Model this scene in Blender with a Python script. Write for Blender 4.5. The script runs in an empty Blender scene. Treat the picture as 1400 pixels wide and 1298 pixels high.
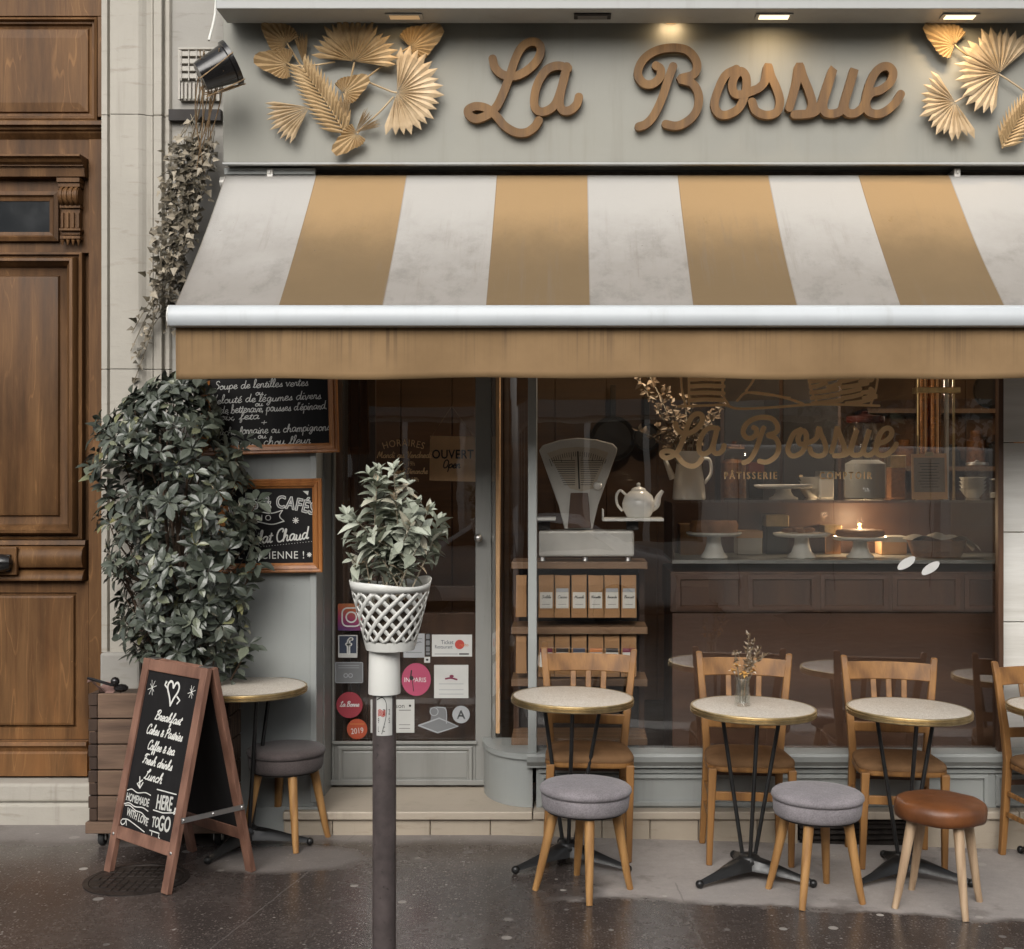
import bpy, bmesh, math, random
from mathutils import Vector, Matrix, Euler
R = math.radians
rnd = random.Random(11)
SC = bpy.context.scene
COL = SC.collection

# ------------------------------------------------------------------ camera
FOC, CX, CY, CAMZ = 1800.0, 780.0, 640.0, 1.82      # focal length in photo pixels, principal point, eye height
CAMY = -6.6
cam_data = bpy.data.cameras.new('camera')
cam_data.sensor_fit = 'HORIZONTAL'; cam_data.sensor_width = 36.0
cam_data.lens = 36.0 * FOC / 1400.0
cam_data.shift_x = (700 - CX) / 1400.0
cam_data.shift_y = (CY - 649) / 1400.0
cam_data.clip_start = 0.05; cam_data.clip_end = 400
cam = bpy.data.objects.new('camera', cam_data); COL.objects.link(cam)
cam.location = (0, CAMY, CAMZ); cam.rotation_euler = (R(90), 0, 0)
SC.camera = cam

# ------------------------------------------------------------------ sky, sun, exposure (overcast)
SUN_EL, SUN_AZ = 35.0, 190.0
world = bpy.data.worlds.new('World'); SC.world = world; world.use_nodes = True
wn = world.node_tree; bg = wn.nodes['Background']
sky = wn.nodes.new('ShaderNodeTexSky'); sky.sky_type = 'NISHITA'; sky.sun_disc = False
sky.sun_elevation = R(SUN_EL); sky.sun_rotation = R(SUN_AZ); sky.dust_density = 4.0; sky.air_density = 1.0
hs = wn.nodes.new('ShaderNodeHueSaturation'); hs.inputs['Saturation'].default_value = 0.22
wn.links.new(sky.outputs[0], hs.inputs['Color']); wn.links.new(hs.outputs[0], bg.inputs['Color'])
bg.inputs['Strength'].default_value = 0.15
sun_data = bpy.data.lights.new('sun', 'SUN'); sun_data.energy = 1.5; sun_data.angle = R(45); sun_data.color = (1.0, 0.95, 0.88)
sun = bpy.data.objects.new('sun', sun_data); COL.objects.link(sun)
_az = R(SUN_AZ)
_dir = Vector((math.sin(_az) * math.cos(R(SUN_EL)), math.cos(_az) * math.cos(R(SUN_EL)), math.sin(R(SUN_EL))))
sun.rotation_euler = _dir.to_track_quat('Z', 'Y').to_euler(); sun.location = _dir * 30
SC.view_settings.view_transform = 'Standard'; SC.view_settings.look = 'None'; SC.view_settings.gamma = 1.0
SC.view_settings.exposure = 0.25
SC.cycles.max_bounces = 8; SC.cycles.transparent_max_bounces = 16; SC.cycles.glossy_bounces = 4
SC.cycles.use_denoising = True
SC.cycles.caustics_reflective = False; SC.cycles.caustics_refractive = False

# ------------------------------------------------------------------ photo pixel -> place (used while measuring)
def PX(px, d): return (px - CX) * d / FOC
def PZ(py, d): return CAMZ + (CY - py) * d / FOC
def PP(px, py, d): return Vector((PX(px, d), CAMY + d, PZ(py, d)))
def gz(x):                                             # the pavement falls gently to the right
    return min(0.03, -0.028 * (x - 0.75)) if x > -6 else 0.03
def tilt_at(x): return 0.028 if x > -0.32 else 0.0
def GP(px, py):
    d, x = 6.0, 0.0
    for _ in range(8):
        x = PX(px, d); d = FOC * (CAMZ - gz(x)) / (py - CY)
    return Vector((PX(px, d), CAMY + d, gz(PX(px, d))))

# ------------------------------------------------------------------ object helpers
def tag(o, label=None, cat=None, group=None, kind=None):
    if label: o['label'] = label
    if cat: o['category'] = cat
    if group: o['group'] = group
    if kind: o['kind'] = kind
    return o
def thing(name, label, cat, loc=(0, 0, 0), rz=0.0, group=None):
    o = bpy.data.objects.new(name, None); COL.objects.link(o)
    o.location = loc; o.rotation_euler = (0, 0, rz); o.empty_display_size = 0.1
    return tag(o, label, cat, group)
def root_of(o):
    while o.parent: o = o.parent
    return o
def copy_tree(o, parent=None):
    c = o.copy(); COL.objects.link(c); c.parent = parent
    for ch in [k for k in SC.objects if k.parent == o]: copy_tree(ch, c)
    return c
def stand(o, x, y, yaw=0.0):
    m = Matrix.Rotation(tilt_at(x), 4, 'Y') @ Matrix.Rotation(yaw, 4, 'Z')
    o.rotation_euler = m.to_euler(); o.location = (x, y, gz(x)); return o

def smooth_pts(pts, n=6):
    """Catmull-Rom through the points"""
    if len(pts) < 3: return [Vector(p) for p in pts]
    P = [Vector(p) for p in pts]; P = [2 * P[0] - P[1]] + P + [2 * P[-1] - P[-2]]
    out = []
    for i in range(1, len(P) - 2):
        p0, p1, p2, p3 = P[i - 1:i + 3]
        for k in range(n):
            t = k / n
            out.append(0.5 * ((2 * p1) + (p2 - p0) * t + (2 * p0 - 5 * p1 + 4 * p2 - p3) * t * t + (3 * p1 - p0 - 3 * p2 + p3) * t ** 3))
    out.append(P[-2]); return out

class MB:
    """collects shapes and links them as ONE mesh object"""
    def __init__(s): s.v = []; s.f = []
    def add(s, vs, fs):
        b = len(s.v); s.v += [Vector(p) for p in vs]; s.f += [tuple(i + b for i in f) for f in fs]; return s
    def box(s, x0, x1, y0, y1, z0, z1):
        return s.add([(x0, y0, z0), (x1, y0, z0), (x1, y1, z0), (x0, y1, z0), (x0, y0, z1), (x1, y0, z1), (x1, y1, z1), (x0, y1, z1)],
                     [(0, 3, 2, 1), (4, 5, 6, 7), (0, 1, 5, 4), (1, 2, 6, 5), (2, 3, 7, 6), (3, 0, 4, 7)])
    def obox(s, m, sx, sy, sz):
        b = MB().box(-sx / 2, sx / 2, -sy / 2, sy / 2, -sz / 2, sz / 2)
        return s.add([m @ p for p in b.v], b.f)
    def bar(s, a, b, wx, wy, up=(0, 1, 0), w2=None):
        """rectangular bar from a to b; wx across, wy along `up`"""
        a, b = Vector(a), Vector(b); z = (b - a).normalized(); y = Vector(up); y = (y - z * y.dot(z)).normalized(); x = y.cross(z)
        k = w2 or 1.0
        vs = [a + x * sx * wx / 2 + y * sy * wy / 2 for sx, sy in ((-1, -1), (1, -1), (1, 1), (-1, 1))] + \
             [b + x * sx * wx * k / 2 + y * sy * wy * k / 2 for sx, sy in ((-1, -1), (1, -1), (1, 1), (-1, 1))]
        return s.add(vs, [(0, 3, 2, 1), (4, 5, 6, 7), (0, 1, 5, 4), (1, 2, 6, 5), (2, 3, 7, 6), (3, 0, 4, 7)])
    def tube(s, pts, r, n=8, cap=True):
        pts = [Vector(p) for p in pts]; k = len(pts); rr = r if isinstance(r, (list, tuple)) else [r] * k
        vs, fs = [], []; pv = None
        for i, p in enumerate(pts):
            t = (pts[min(i + 1, k - 1)] - pts[max(i - 1, 0)])
            t = t.normalized() if t.length > 1e-9 else Vector((0, 0, 1))
            if pv is None:
                pv = t.orthogonal().normalized()
            else:
                pv = pv - t * pv.dot(t); pv = pv.normalized() if pv.length > 1e-6 else t.orthogonal().normalized()
            w = t.cross(pv)
            for j in range(n):
                a = 2 * math.pi * j / n; vs.append(p + (pv * math.cos(a) + w * math.sin(a)) * rr[i])
        for i in range(k - 1):
            for j in range(n):
                fs.append((i * n + j, i * n + (j + 1) % n, (i + 1) * n + (j + 1) % n, (i + 1) * n + j))
        if cap: fs += [tuple(range(n))[::-1], tuple((k - 1) * n + j for j in range(n))]
        return s.add(vs, fs)
    def lathe(s, prof, c=(0, 0, 0), n=32, cap=True, a0=0.0, a1=2 * math.pi, m=None):
        """prof: [(radius, z)] bottom to top"""
        full = abs(a1 - a0 - 2 * math.pi) < 1e-6; cols = n if full else n + 1; c = Vector(c)
        vs = []; fs = []
        for r, z in prof:
            for j in range(cols):
                a = a0 + (a1 - a0) * j / n; p = Vector((r * math.cos(a), r * math.sin(a), z))
                vs.append(c + (m @ p if m else p))
        for i in range(len(prof) - 1):
            for j in range(n):
                fs.append((i * cols + j, i * cols + (j + 1) % cols, (i + 1) * cols + (j + 1) % cols, (i + 1) * cols + j))
        if cap and full:
            if prof[0][0] > 1e-5: fs.append(tuple(range(n))[::-1])
            if prof[-1][0] > 1e-5: fs.append(tuple((len(prof) - 1) * cols + j for j in range(n)))
        return s.add(vs, fs)
    def sphere(s, c, r, n=12, sc=(1, 1, 1)):
        k = n // 2; b = MB().lathe([(r * math.sin(math.pi * i / k), -r * math.cos(math.pi * i / k)) for i in range(k + 1)], (0, 0, 0), n, cap=False)
        c = Vector(c); return s.add([c + Vector((p.x * sc[0], p.y * sc[1], p.z * sc[2])) for p in b.v], b.f)
    def prism(s, poly, fn, h0, h1):
        """poly: 2-D outline (counter-clockwise); fn(u, v, h) -> place"""
        n = len(poly)
        vs = [fn(u, v, h0) for u, v in poly] + [fn(u, v, h1) for u, v in poly]
        fs = [tuple(range(n))[::-1], tuple(range(n, 2 * n))] + [(i, (i + 1) % n, n + (i + 1) % n, n + i) for i in range(n)]
        return s.add(vs, fs)
    def moulding(s, x0, x1, z0, z1, prof, cap=True, y0=0.0):
        """rectangular frame in a wall facing -Y. prof: [(inset from the rectangle, y)] from outside to inside"""
        vs = []; fs = []
        for i, y in prof:
            vs += [(x0 + i, y0 + y, z0 + i), (x1 - i, y0 + y, z0 + i), (x1 - i, y0 + y, z1 - i), (x0 + i, y0 + y, z1 - i)]
        for k in range(len(prof) - 1):
            for j in range(4):
                fs.append((4 * k + j, 4 * k + (j + 1) % 4, 4 * k + 4 + (j + 1) % 4, 4 * k + 4 + j))
        if cap: k = len(prof) - 1; fs.append((4 * k, 4 * k + 1, 4 * k + 2, 4 * k + 3))
        return s.add(vs, fs)
    def ribbon(s, pts, w, place, o0, o1=None, drift=0.0006, caps=5):
        """stroke with round ends. pts 2-D (already smoothed), half width w (number or list). place(u, v, off). o1: thickness top"""
        P = [Vector((p[0], p[1])) for p in pts]
        Q = [P[0]]
        for p in P[1:]:
            if (p - Q[-1]).length > 1e-6: Q.append(p)
        P = Q; n = len(P)
        if n < 2: return s
        W = w if isinstance(w, (list, tuple)) else [w] * n
        if len(W) != n: W = [W[min(int(i * len(W) / n), len(W) - 1)] for i in range(n)]
        rows = []
        for i in range(n):
            t = P[min(i + 1, n - 1)] - P[max(i - 1, 0)]
            t = t.normalized() if t.length > 1e-9 else Vector((1, 0)); nn = Vector((-t.y, t.x))
            rows.append((P[i] + nn * W[i], P[i] - nn * W[i], t))
        t = rows[0][2]; pre = []
        for k in range(1, caps):
            a = math.pi / 2 * k / caps
            nn = Vector((-t.y, t.x)); q = P[0] - t * W[0] * math.cos(a); pre.append((q + nn * W[0] * math.sin(a), q - nn * W[0] * math.sin(a), t))
        t = rows[-1][2]; post = []
        for k in range(caps - 1, 0, -1):
            a = math.pi / 2 * k / caps
            nn = Vector((-t.y, t.x)); q = P[-1] + t * W[-1] * math.cos(a); post.append((q + nn * W[-1] * math.sin(a), q - nn * W[-1] * math.sin(a), t))
        rows = pre + rows + post; m = len(rows)
        def off(i, base): return base + drift * i / m
        top = o0 if o1 is None else o1
        vs = []
        for i, (l, r, _) in enumerate(rows): vs += [place(l.x, l.y, off(i, top)), place(r.x, r.y, off(i, top))]
        fs = [(2 * i, 2 * i + 1, 2 * i + 3, 2 * i + 2) for i in range(m - 1)]
        if o1 is not None:
            b = len(vs)
            for i, (l, r, _) in enumerate(rows): vs += [place(l.x, l.y, off(i, o0)), place(r.x, r.y, off(i, o0))]
            for i in range(m - 1):
                fs += [(2 * i + 2, 2 * i, b + 2 * i, b + 2 * i + 2)[::-1], (2 * i + 1, 2 * i + 3, b + 2 * i + 3, b + 2 * i + 1)[::-1], (b + 2 * i, b + 2 * i + 2, b + 2 * i + 3, b + 2 * i + 1)]
            fs += [(0, 1, b + 1, b)[::-1], (2 * m - 2, 2 * m - 1, b + 2 * m - 1, b + 2 * m - 2)]
        return s.add(vs, fs)
    def build(s, name, mat, parent=None, smooth=False, bevel=0.0, seg=2, local=False, angle=40, recalc=True):
        me = bpy.data.meshes.new(name)
        off = Vector((0, 0, 0))
        if parent is not None and not local: off = Vector(root_of(parent).location)
        me.from_pydata([p - off for p in s.v], [], s.f)
        if recalc:
            bm = bmesh.new(); bm.from_mesh(me); bmesh.ops.recalc_face_normals(bm, faces=bm.faces); bm.to_mesh(me); bm.free()
        me.materials.append(mat)
        if smooth:
            for p in me.polygons: p.use_smooth = True
            me.set_sharp_from_angle(angle=R(angle))
        o = bpy.data.objects.new(name, me); COL.objects.link(o)
        if parent is not None: o.parent = parent
        if bevel:
            b = o.modifiers.new('bevel', 'BEVEL'); b.width = bevel; b.segments = seg; b.limit_method = 'ANGLE'; b.angle_limit = R(35)
            b.use_clamp_overlap = True
        me.update(); return o

_txt = {}
def text_faces(txt, size=1.0, align='CENTER', space=1.0):
    """flat faces of printed lettering (built-in font), baseline at 0"""
    key = (txt, align, space)
    if key not in _txt:
        cu = bpy.data.curves.new('lettering', 'FONT'); cu.body = txt; cu.size = 1.0; cu.align_x = align; cu.space_character = space; cu.resolution_u = 3; cu.fill_mode = 'FRONT'
        o = bpy.data.objects.new('lettering', cu); COL.objects.link(o)
        dg = bpy.context.evaluated_depsgraph_get(); dg.update(); e = o.evaluated_get(dg); me = e.to_mesh()
        _txt[key] = ([Vector((v.co.x, v.co.y)) for v in me.vertices], [tuple(p.vertices) for p in me.polygons])
        e.to_mesh_clear(); bpy.data.objects.remove(o); bpy.data.curves.remove(cu)
    v, f = _txt[key]; return [p * size for p in v], f
def add_text(mb, txt, u, v, size, place, off, align='CENTER', rot=0.0, space=1.0, sx=1.0, arc=0.0, bold=0.0):
    vs, fs = text_faces(txt, size, align, space); out = []
    for p in vs:
        x, y = p.x * sx, p.y
        if arc:
            a = x * arc; x, y = math.sin(a) * (1 / arc + y), math.cos(a) * (1 / arc + y) - 1 / arc
        c, s_ = math.cos(rot), math.sin(rot)
        out.append(place(u + x * c - y * s_, v + x * s_ + y * c, off))
    mb.add(out, fs)
    if bold:
        k = bold * size
        for dx, dy in ((k, 0), (-k, 0), (0, k), (0, -k)):
            mb.add([place(*q) for q in [(u + (p.x * sx) * math.cos(rot) - p.y * math.sin(rot) + dx, v + (p.x * sx) * math.sin(rot) + p.y * math.cos(rot) + dy, off + 0.0001 * (1 + abs(dx) / (k + 1e-9) * 0.3)) for p in vs]], fs) if not arc else None
    return mb

# single-stroke script for hand lettering: x-height 1, ascender 2
G = {
'a': (.95, [[(.75,.85),(.5,1),(.2,.8),(.1,.4),(.25,.02),(.5,.1),(.72,.6),(.78,.95),(.72,.3),(.8,.02),(.98,.15)]]),
'b': (.8, [[(0,.1),(.25,.9),(.38,1.8),(.27,2.05),(.15,1.7),(.13,.3),(.3,0),(.6,.1),(.68,.6),(.5,.9),(.3,.7)]]),
'c': (.75, [[(.65,.8),(.45,1),(.18,.75),(.1,.35),(.28,.02),(.55,.05),(.75,.25)]]),
'd': (.98, [[(.72,.85),(.45,1),(.18,.75),(.1,.35),(.28,0),(.5,.12),(.72,.7),(.85,2.0),(.74,.4),(.82,.02),(1,.15)]]),
'e': (.75, [[(0,.2),(.3,.45),(.6,.65),(.55,.95),(.3,.95),(.12,.55),(.2,.1),(.45,0),(.75,.25)]]),
'f': (.62, [[(0,.1),(.35,1),(.5,1.8),(.4,2.05),(.28,1.7),(.25,.5),(.2,-.7),(.3,-.9),(.42,-.4),(.3,.05),(.62,.2)]]),
'g': (.95, [[(.72,.85),(.45,1),(.15,.6),(.25,.05),(.5,.12),(.75,.9),(.65,-.4),(.4,-.95),(.15,-.7),(.5,-.2),(.95,.15)]]),
'h': (.9, [[(0,.1),(.3,1.2),(.38,1.9),(.25,2.0),(.15,1.4),(.1,0)],[(.12,.4),(.4,.95),(.62,.85),(.6,.2),(.72,0),(.9,.15)]]),
'i': (.42, [[(0,.1),(.2,.95),(.15,.2),(.25,0),(.42,.15)],[(.24,1.4),(.26,1.5)]]),
'k': (.82, [[(0,.1),(.3,1.2),(.38,1.9),(.25,2.0),(.12,1.2),(.08,0)],[(.1,.35),(.5,.95),(.5,.65),(.2,.5),(.5,.1),(.65,0),(.82,.15)]]),
'l': (.45, [[(0,.1),(.3,1.0),(.4,1.8),(.28,2.05),(.15,1.6),(.12,.3),(.25,0),(.45,.15)]]),
'm': (1.12, [[(0,.1),(.12,.95),(.1,0)],[(.12,.5),(.35,.97),(.5,.8),(.48,0)],[(.5,.5),(.72,.97),(.88,.8),(.86,.2),(.95,0),(1.12,.15)]]),
'n': (.8, [[(0,.1),(.12,.95),(.1,0)],[(.12,.5),(.38,.97),(.55,.8),(.53,.2),(.62,0),(.8,.15)]]),
'o': (.8, [[(.45,1),(.18,.8),(.1,.4),(.28,0),(.55,.1),(.68,.5),(.55,.95),(.42,.95),(.5,.75),(.8,.8)]]),
'p': (.78, [[(0,.1),(.15,.95),(.1,-.95)],[(.12,.5),(.35,.97),(.62,.85),(.65,.35),(.45,.02),(.15,.12)]]),
'r': (.62, [[(0,.1),(.15,1.0),(.2,.85),(.45,.9),(.4,.2),(.5,0),(.62,.15)]]),
's': (.62, [[(0,.1),(.3,.7),(.38,1.0),(.45,.6),(.5,.25),(.35,0),(.1,.1)],[(.42,.02),(.62,.15)]]),
't': (.5, [[(0,.1),(.25,1.0),(.32,1.6),(.2,.3),(.3,0),(.5,.15)],[(.05,1.1),(.5,1.15)]]),
'u': (.88, [[(0,.1),(.12,.95),(.1,.25),(.25,0),(.5,.2),(.65,.95),(.6,.2),(.7,0),(.88,.15)]]),
'v': (.75, [[(0,.8),(.12,.95),(.25,.1),(.35,.02),(.6,.8),(.62,.95),(.8,.85)]]),
'x': (.7, [[(.05,.95),(.6,0)],[(.6,.95),(.05,0)]]),
'B': (1.1, [[(.35,2),(.2,1),(.1,0)],[(0,1.6),(.3,2.0),(.7,2.0),(.85,1.7),(.65,1.15),(.35,1.05),(.8,.95),(.95,.5),(.7,.05),(.3,.05)]]),
'C': (1.0, [[(.9,1.5),(.95,1.85),(.7,2),(.3,1.7),(.1,.9),(.3,.1),(.7,0),(1.05,.3)]]),
'P': (.95, [[(.35,2),(.2,1),(.12,0)],[(0,1.5),(.3,2.0),(.7,2.0),(.9,1.7),(.8,1.2),(.35,1.0)]]),
'F': (.85, [[(.45,1.9),(.3,1),(.15,.1),(0,.2)],[(0,1.5),(.2,1.95),(1.0,1.95)],[(.15,1.0),(.75,1.05)]]),
'L': (.85, [[(.1,1.5),(.4,1.4),(.7,1.85),(.5,2.05),(.35,1.6),(.25,.5),(.05,.05),(0,.2),(.2,.2),(.5,0),(.9,.2)]]),
'S': (.85, [[(.8,1.7),(.6,2),(.25,1.75),(.35,1.25),(.7,.9),(.75,.35),(.4,0),(.1,.25)]]),
'V': (.9, [[(.05,1.8),(.22,1.9),(.38,.1),(.5,.05),(.9,1.95)]]),
'Q': (1.1, [[(.5,2),(.15,1.6),(.1,.6),(.4,0),(.85,.4),(.9,1.5),(.55,2)],[(.6,.4),(1.1,-.1)]]),
'O': (1.1, [[(.5,2),(.15,1.6),(.1,.6),(.4,0),(.85,.4),(.9,1.5),(.55,2),(.7,1.8)]]),
'M': (1.35, [[(0,0),(.3,2),(.6,.3),(1.0,2),(1.05,.2),(1.2,0),(1.35,.15)]]),
'N': (1.05, [[(0,0),(.25,2),(.75,.05),(.95,2)]]),
'D': (1.1, [[(.35,2),(.2,1),(.1,0)],[(0,1.7),(.4,2),(.9,1.5),(.85,.5),(.4,0),(.05,.05)]]),
'A': (1.05, [[(0,0),(.55,2),(.8,0),(1.0,.15)],[(.2,.7),(.8,.75)]]),
'G': (1.0, [[(.9,1.6),(.65,2),(.25,1.6),(.1,.8),(.4,0),(.85,.5),(.85,.95),(.5,.95)]]),
'&': (.95, [[(.85,.05),(.3,.9),(.32,1.3),(.58,1.25),(.5,.9),(.15,.4),(.3,0),(.6,.1),(.85,.6)]]),
'+': (.8, [[(.1,.6),(.7,.6)],[(.4,.95),(.4,.25)]]),
',': (.3, [[(.15,.1),(.05,-.3)]]), "'": (.25, [[(.15,1.9),(.1,1.5)]]), '.': (.3, [[(.12,.02),(.16,.04)]]),
' ': (.55, []),
}
def glyph(ch):
    acc = {'é': 'e'}
    if ch in acc:
        a, st = G[acc[ch]]; return a, st + [[(.35, 1.3), (.6, 1.6)]]
    return G.get(ch, (.5, []))
def script(mb, txt, u, v, xh, place, off, pen, slant=0.25, width=None, rot=0.0, align='CENTER', wob=0.03, seed=1):
    rr = random.Random(seed)
    adv = sum(glyph(c)[0] for c in txt); kx = xh if width is None else width / adv
    x0 = {'CENTER': -adv / 2, 'LEFT': 0, 'RIGHT': -adv}[align]; x = x0
    n = 0
    for c in txt:
        a, st = glyph(c); dy = rr.uniform(-wob, wob); k = 1 + rr.uniform(-wob, wob)
        for s_ in st:
            q = []
            for p in smooth_pts([(px_, py_, 0) for px_, py_ in s_], 3):
                X = (x + p.x + slant * p.y) * kx; Y = (p.y * k + dy) * xh
                q.append((u + X * math.cos(rot) - Y * math.sin(rot), v + X * math.sin(rot) + Y * math.cos(rot)))
            mb.ribbon(q, pen, place, off + 0.00002 * (n % 12), drift=0.0002, caps=3); n += 1
        x += a
    return mb
# ------------------------------------------------------------------ materials (all procedural)
def new_mat(name):
    m = bpy.data.materials.new(name); m.use_nodes = True
    nt = m.node_tree; return m, nt, nt.nodes['Principled BSDF']
class E:
    """tiny expression builder over Math nodes"""
    def __init__(s, nt, v): s.nt, s.v = nt, v
    def _op(s, op, *others, clamp=False):
        n = s.nt.nodes.new('ShaderNodeMath'); n.operation = op; n.use_clamp = clamp
        for i, a in enumerate((s,) + others):
            a = a.v if isinstance(a, E) else a
            if isinstance(a, (int, float)): n.inputs[i].default_value = a
            else: s.nt.links.new(a, n.inputs[i])
        return E(s.nt, n.outputs[0])
    def __add__(s, o): return s._op('ADD', o)
    def __sub__(s, o): return s._op('SUBTRACT', o)
    def __mul__(s, o): return s._op('MULTIPLY', o)
    def __truediv__(s, o): return s._op('DIVIDE', o)
    def abs(s): return s._op('ABSOLUTE')
    def floor(s): return s._op('FLOOR')
    def mod(s, o): return s._op('FLOORED_MODULO', o)
    def min(s, o): return s._op('MINIMUM', o)
    def max(s, o): return s._op('MAXIMUM', o)
    def pow(s, o): return s._op('POWER', o)
    def gt(s, o): return s._op('GREATER_THAN', o)
    def lt(s, o): return s._op('LESS_THAN', o)
    def ss(s, a, b):
        n = s.nt.nodes.new('ShaderNodeMapRange'); n.interpolation_type = 'SMOOTHSTEP'
        s.nt.links.new(s.v, n.inputs['Value']); n.inputs['From Min'].default_value = a; n.inputs['From Max'].default_value = b
        if a > b:
            n.inputs['From Min'].default_value = b; n.inputs['From Max'].default_value = a; n.inputs['To Min'].default_value = 1; n.inputs['To Max'].default_value = 0
        return E(s.nt, n.outputs[0])
def coords(nt, scale=(1, 1, 1), rot=(0, 0, 0), loc=(0, 0, 0), kind='Object'):
    tc = nt.nodes.new('ShaderNodeTexCoord'); mp = nt.nodes.new('ShaderNodeMapping')
    mp.inputs['Scale'].default_value = scale; mp.inputs['Rotation'].default_value = rot; mp.inputs['Location'].default_value = loc
    nt.links.new(tc.outputs[kind], mp.inputs['Vector']); return mp.outputs[0]
def noise(nt, vec, scale, detail=4, rough=.55, dist=0.0):
    n = nt.nodes.new('ShaderNodeTexNoise'); n.inputs['Scale'].default_value = scale; n.inputs['Detail'].default_value = detail
    n.inputs['Roughness'].default_value = rough; n.inputs['Distortion'].default_value = dist
    nt.links.new(vec, n.inputs['Vector']); return n.outputs['Fac']
def ramp(nt, fac, stops):
    n = nt.nodes.new('ShaderNodeValToRGB'); e = n.color_ramp.elements
    while len(e) < len(stops): e.new(0.5)
    for el, (p, c) in zip(e, stops): el.position = p; el.color = (*c, 1) if len(c) == 3 else c
    nt.links.new(fac.v if isinstance(fac, E) else fac, n.inputs[0]); return n.outputs[0]
def mixc(nt, fac, a, b, mode='MIX'):
    n = nt.nodes.new('ShaderNodeMix'); n.data_type = 'RGBA'; n.blend_type = mode
    for sock, val in ((n.inputs[0], fac), (n.inputs[6], a), (n.inputs[7], b)):
        val = val.v if isinstance(val, E) else val
        if isinstance(val, (int, float)): sock.default_value = val
        elif isinstance(val, tuple): sock.default_value = (*val, 1)
        else: nt.links.new(val, sock)
    return n.outputs[2]
def bump(nt, bsdf, h, strength=.3, dist=.01):
    n = nt.nodes.new('ShaderNodeBump'); n.inputs['Strength'].default_value = strength; n.inputs['Distance'].default_value = dist
    nt.links.new(h.v if isinstance(h, E) else h, n.inputs['Height']); nt.links.new(n.outputs[0], bsdf.inputs['Normal'])
def lin(*c):
    """display colour 0-255 -> linear"""
    return tuple(((x / 255) / 12.92 if x / 255 <= .04045 else ((x / 255 + .055) / 1.055) ** 2.4) for x in c)
def sc(c, k): return tuple(x * k for x in c)
def simple(name, col, rough=.5, var=.18, vs=6.0, bs=80.0, bst=.12, metal=0.0, stretch=(1, 1, 1), spec=.5, bd=.004, speck=0.0):
    m, nt, b = new_mat(name); v = coords(nt, stretch)
    f = noise(nt, v, vs, 6, .6)
    c = ramp(nt, f, [(.3, sc(col, 1 - var)), (.7, sc(col, 1 + var))])
    if speck:
        f2 = noise(nt, v, 45, 3, .7); c = mixc(nt, E(nt, f2).ss(.62, .72) * speck, c, sc(col, .35))
    nt.links.new(c, b.inputs['Base Color']); b.inputs['Roughness'].default_value = rough; b.inputs['Metallic'].default_value = metal
    b.inputs['Specular IOR Level'].default_value = spec
    rn = E(nt, noise(nt, v, vs * 2.3, 4)) * .3 + (rough - .15)
    nt.links.new(rn.max(.04).v, b.inputs['Roughness'])
    if bst: bump(nt, b, noise(nt, v, bs, 5, .6), bst, bd)
    return m
def wood(name, dark, light, axis='Z', scale=1.0, rough=.45, wear=None, bst=.25, fine=1.0, coat=0.0):
    m, nt, b = new_mat(name)
    st = {'Z': (1, 1, .07), 'X': (.07, 1, 1), 'Y': (1, .07, 1)}[axis]
    v = coords(nt, tuple(s * scale for s in st))
    n1 = noise(nt, v, 14, 6, .65, .6); n2 = noise(nt, v, 120 * fine, 3, .6)
    wv = nt.nodes.new('ShaderNodeTexWave'); wv.wave_type = 'RINGS'; wv.rings_direction = 'X' if axis != 'X' else 'Z'
    wv.inputs['Scale'].default_value = 5; wv.inputs['Distortion'].default_value = 7; wv.inputs['Detail'].default_value = 3; wv.inputs['Detail Scale'].default_value = 1.2
    nt.links.new(v, wv.inputs['Vector'])
    f = E(nt, n1) * .55 + E(nt, wv.outputs['Fac']) * .25 + E(nt, n2) * .25
    c = ramp(nt, f, [(.25, dark), (.52, tuple((a + d) / 2 for a, d in zip(dark, light))), (.8, light)])
    if wear:
        w = E(nt, noise(nt, coords(nt, (1, 1, 1)), 26, 5, .75)).ss(.66, .74)
        c = mixc(nt, w * wear[1], c, wear[0])
    nt.links.new(c, b.inputs['Base Color']); b.inputs['Roughness'].default_value = rough
    nt.links.new((E(nt, n1) * .3 + (rough - .15)).v, b.inputs['Roughness'])
    bump(nt, b, E(nt, n2) * .6 + E(nt, n1) * .4, bst, .003)
    b.inputs['Coat Weight'].default_value = coat
    return m
def leaf_mat(name, stops, rough=.4, trans=.15):
    m, nt, b = new_mat(name); g = nt.nodes.new('ShaderNodeNewGeometry')
    c = ramp(nt, g.outputs['Random Per Island'], stops)
    nt.links.new(c, b.inputs['Base Color']); b.inputs['Roughness'].default_value = rough
    b.inputs['Subsurface Weight'].default_value = 0
    bump(nt, b, noise(nt, coords(nt), 120, 3), .15, .003)
    return m

M = {}
# ---- stone and plaster
def stone_mat(name, base, stain, course=None, rough=.85):
    m, nt, b = new_mat(name); v = coords(nt)
    n1 = noise(nt, v, 1.6, 7, .62); n2 = noise(nt, coords(nt, (1, 1, 5), (0, R(14), 0)), 6, 5, .6); n3 = noise(nt, v, 30, 4, .7)
    c = ramp(nt, n1, [(.3, sc(base, .84)), (.6, base), (.8, sc(base, 1.1))])
    c = mixc(nt, E(nt, n2).ss(.56, .72) * .45, c, stain)
    c = mixc(nt, E(nt, n3).ss(.64, .75) * .25, c, sc(base, .55))
    # rain streaks
    s = noise(nt, coords(nt, (9, 9, .5)), 1.5, 5, .6)
    c = mixc(nt, E(nt, s).ss(.55, .75) * .35, c, sc(stain, .8))
    nt.links.new(c, b.inputs['Base Color']); b.inputs['Roughness'].default_value = rough
    bump(nt, b, E(nt, n3) * .6 + E(nt, n2) * .5, .35, .008)
    return m
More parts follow.
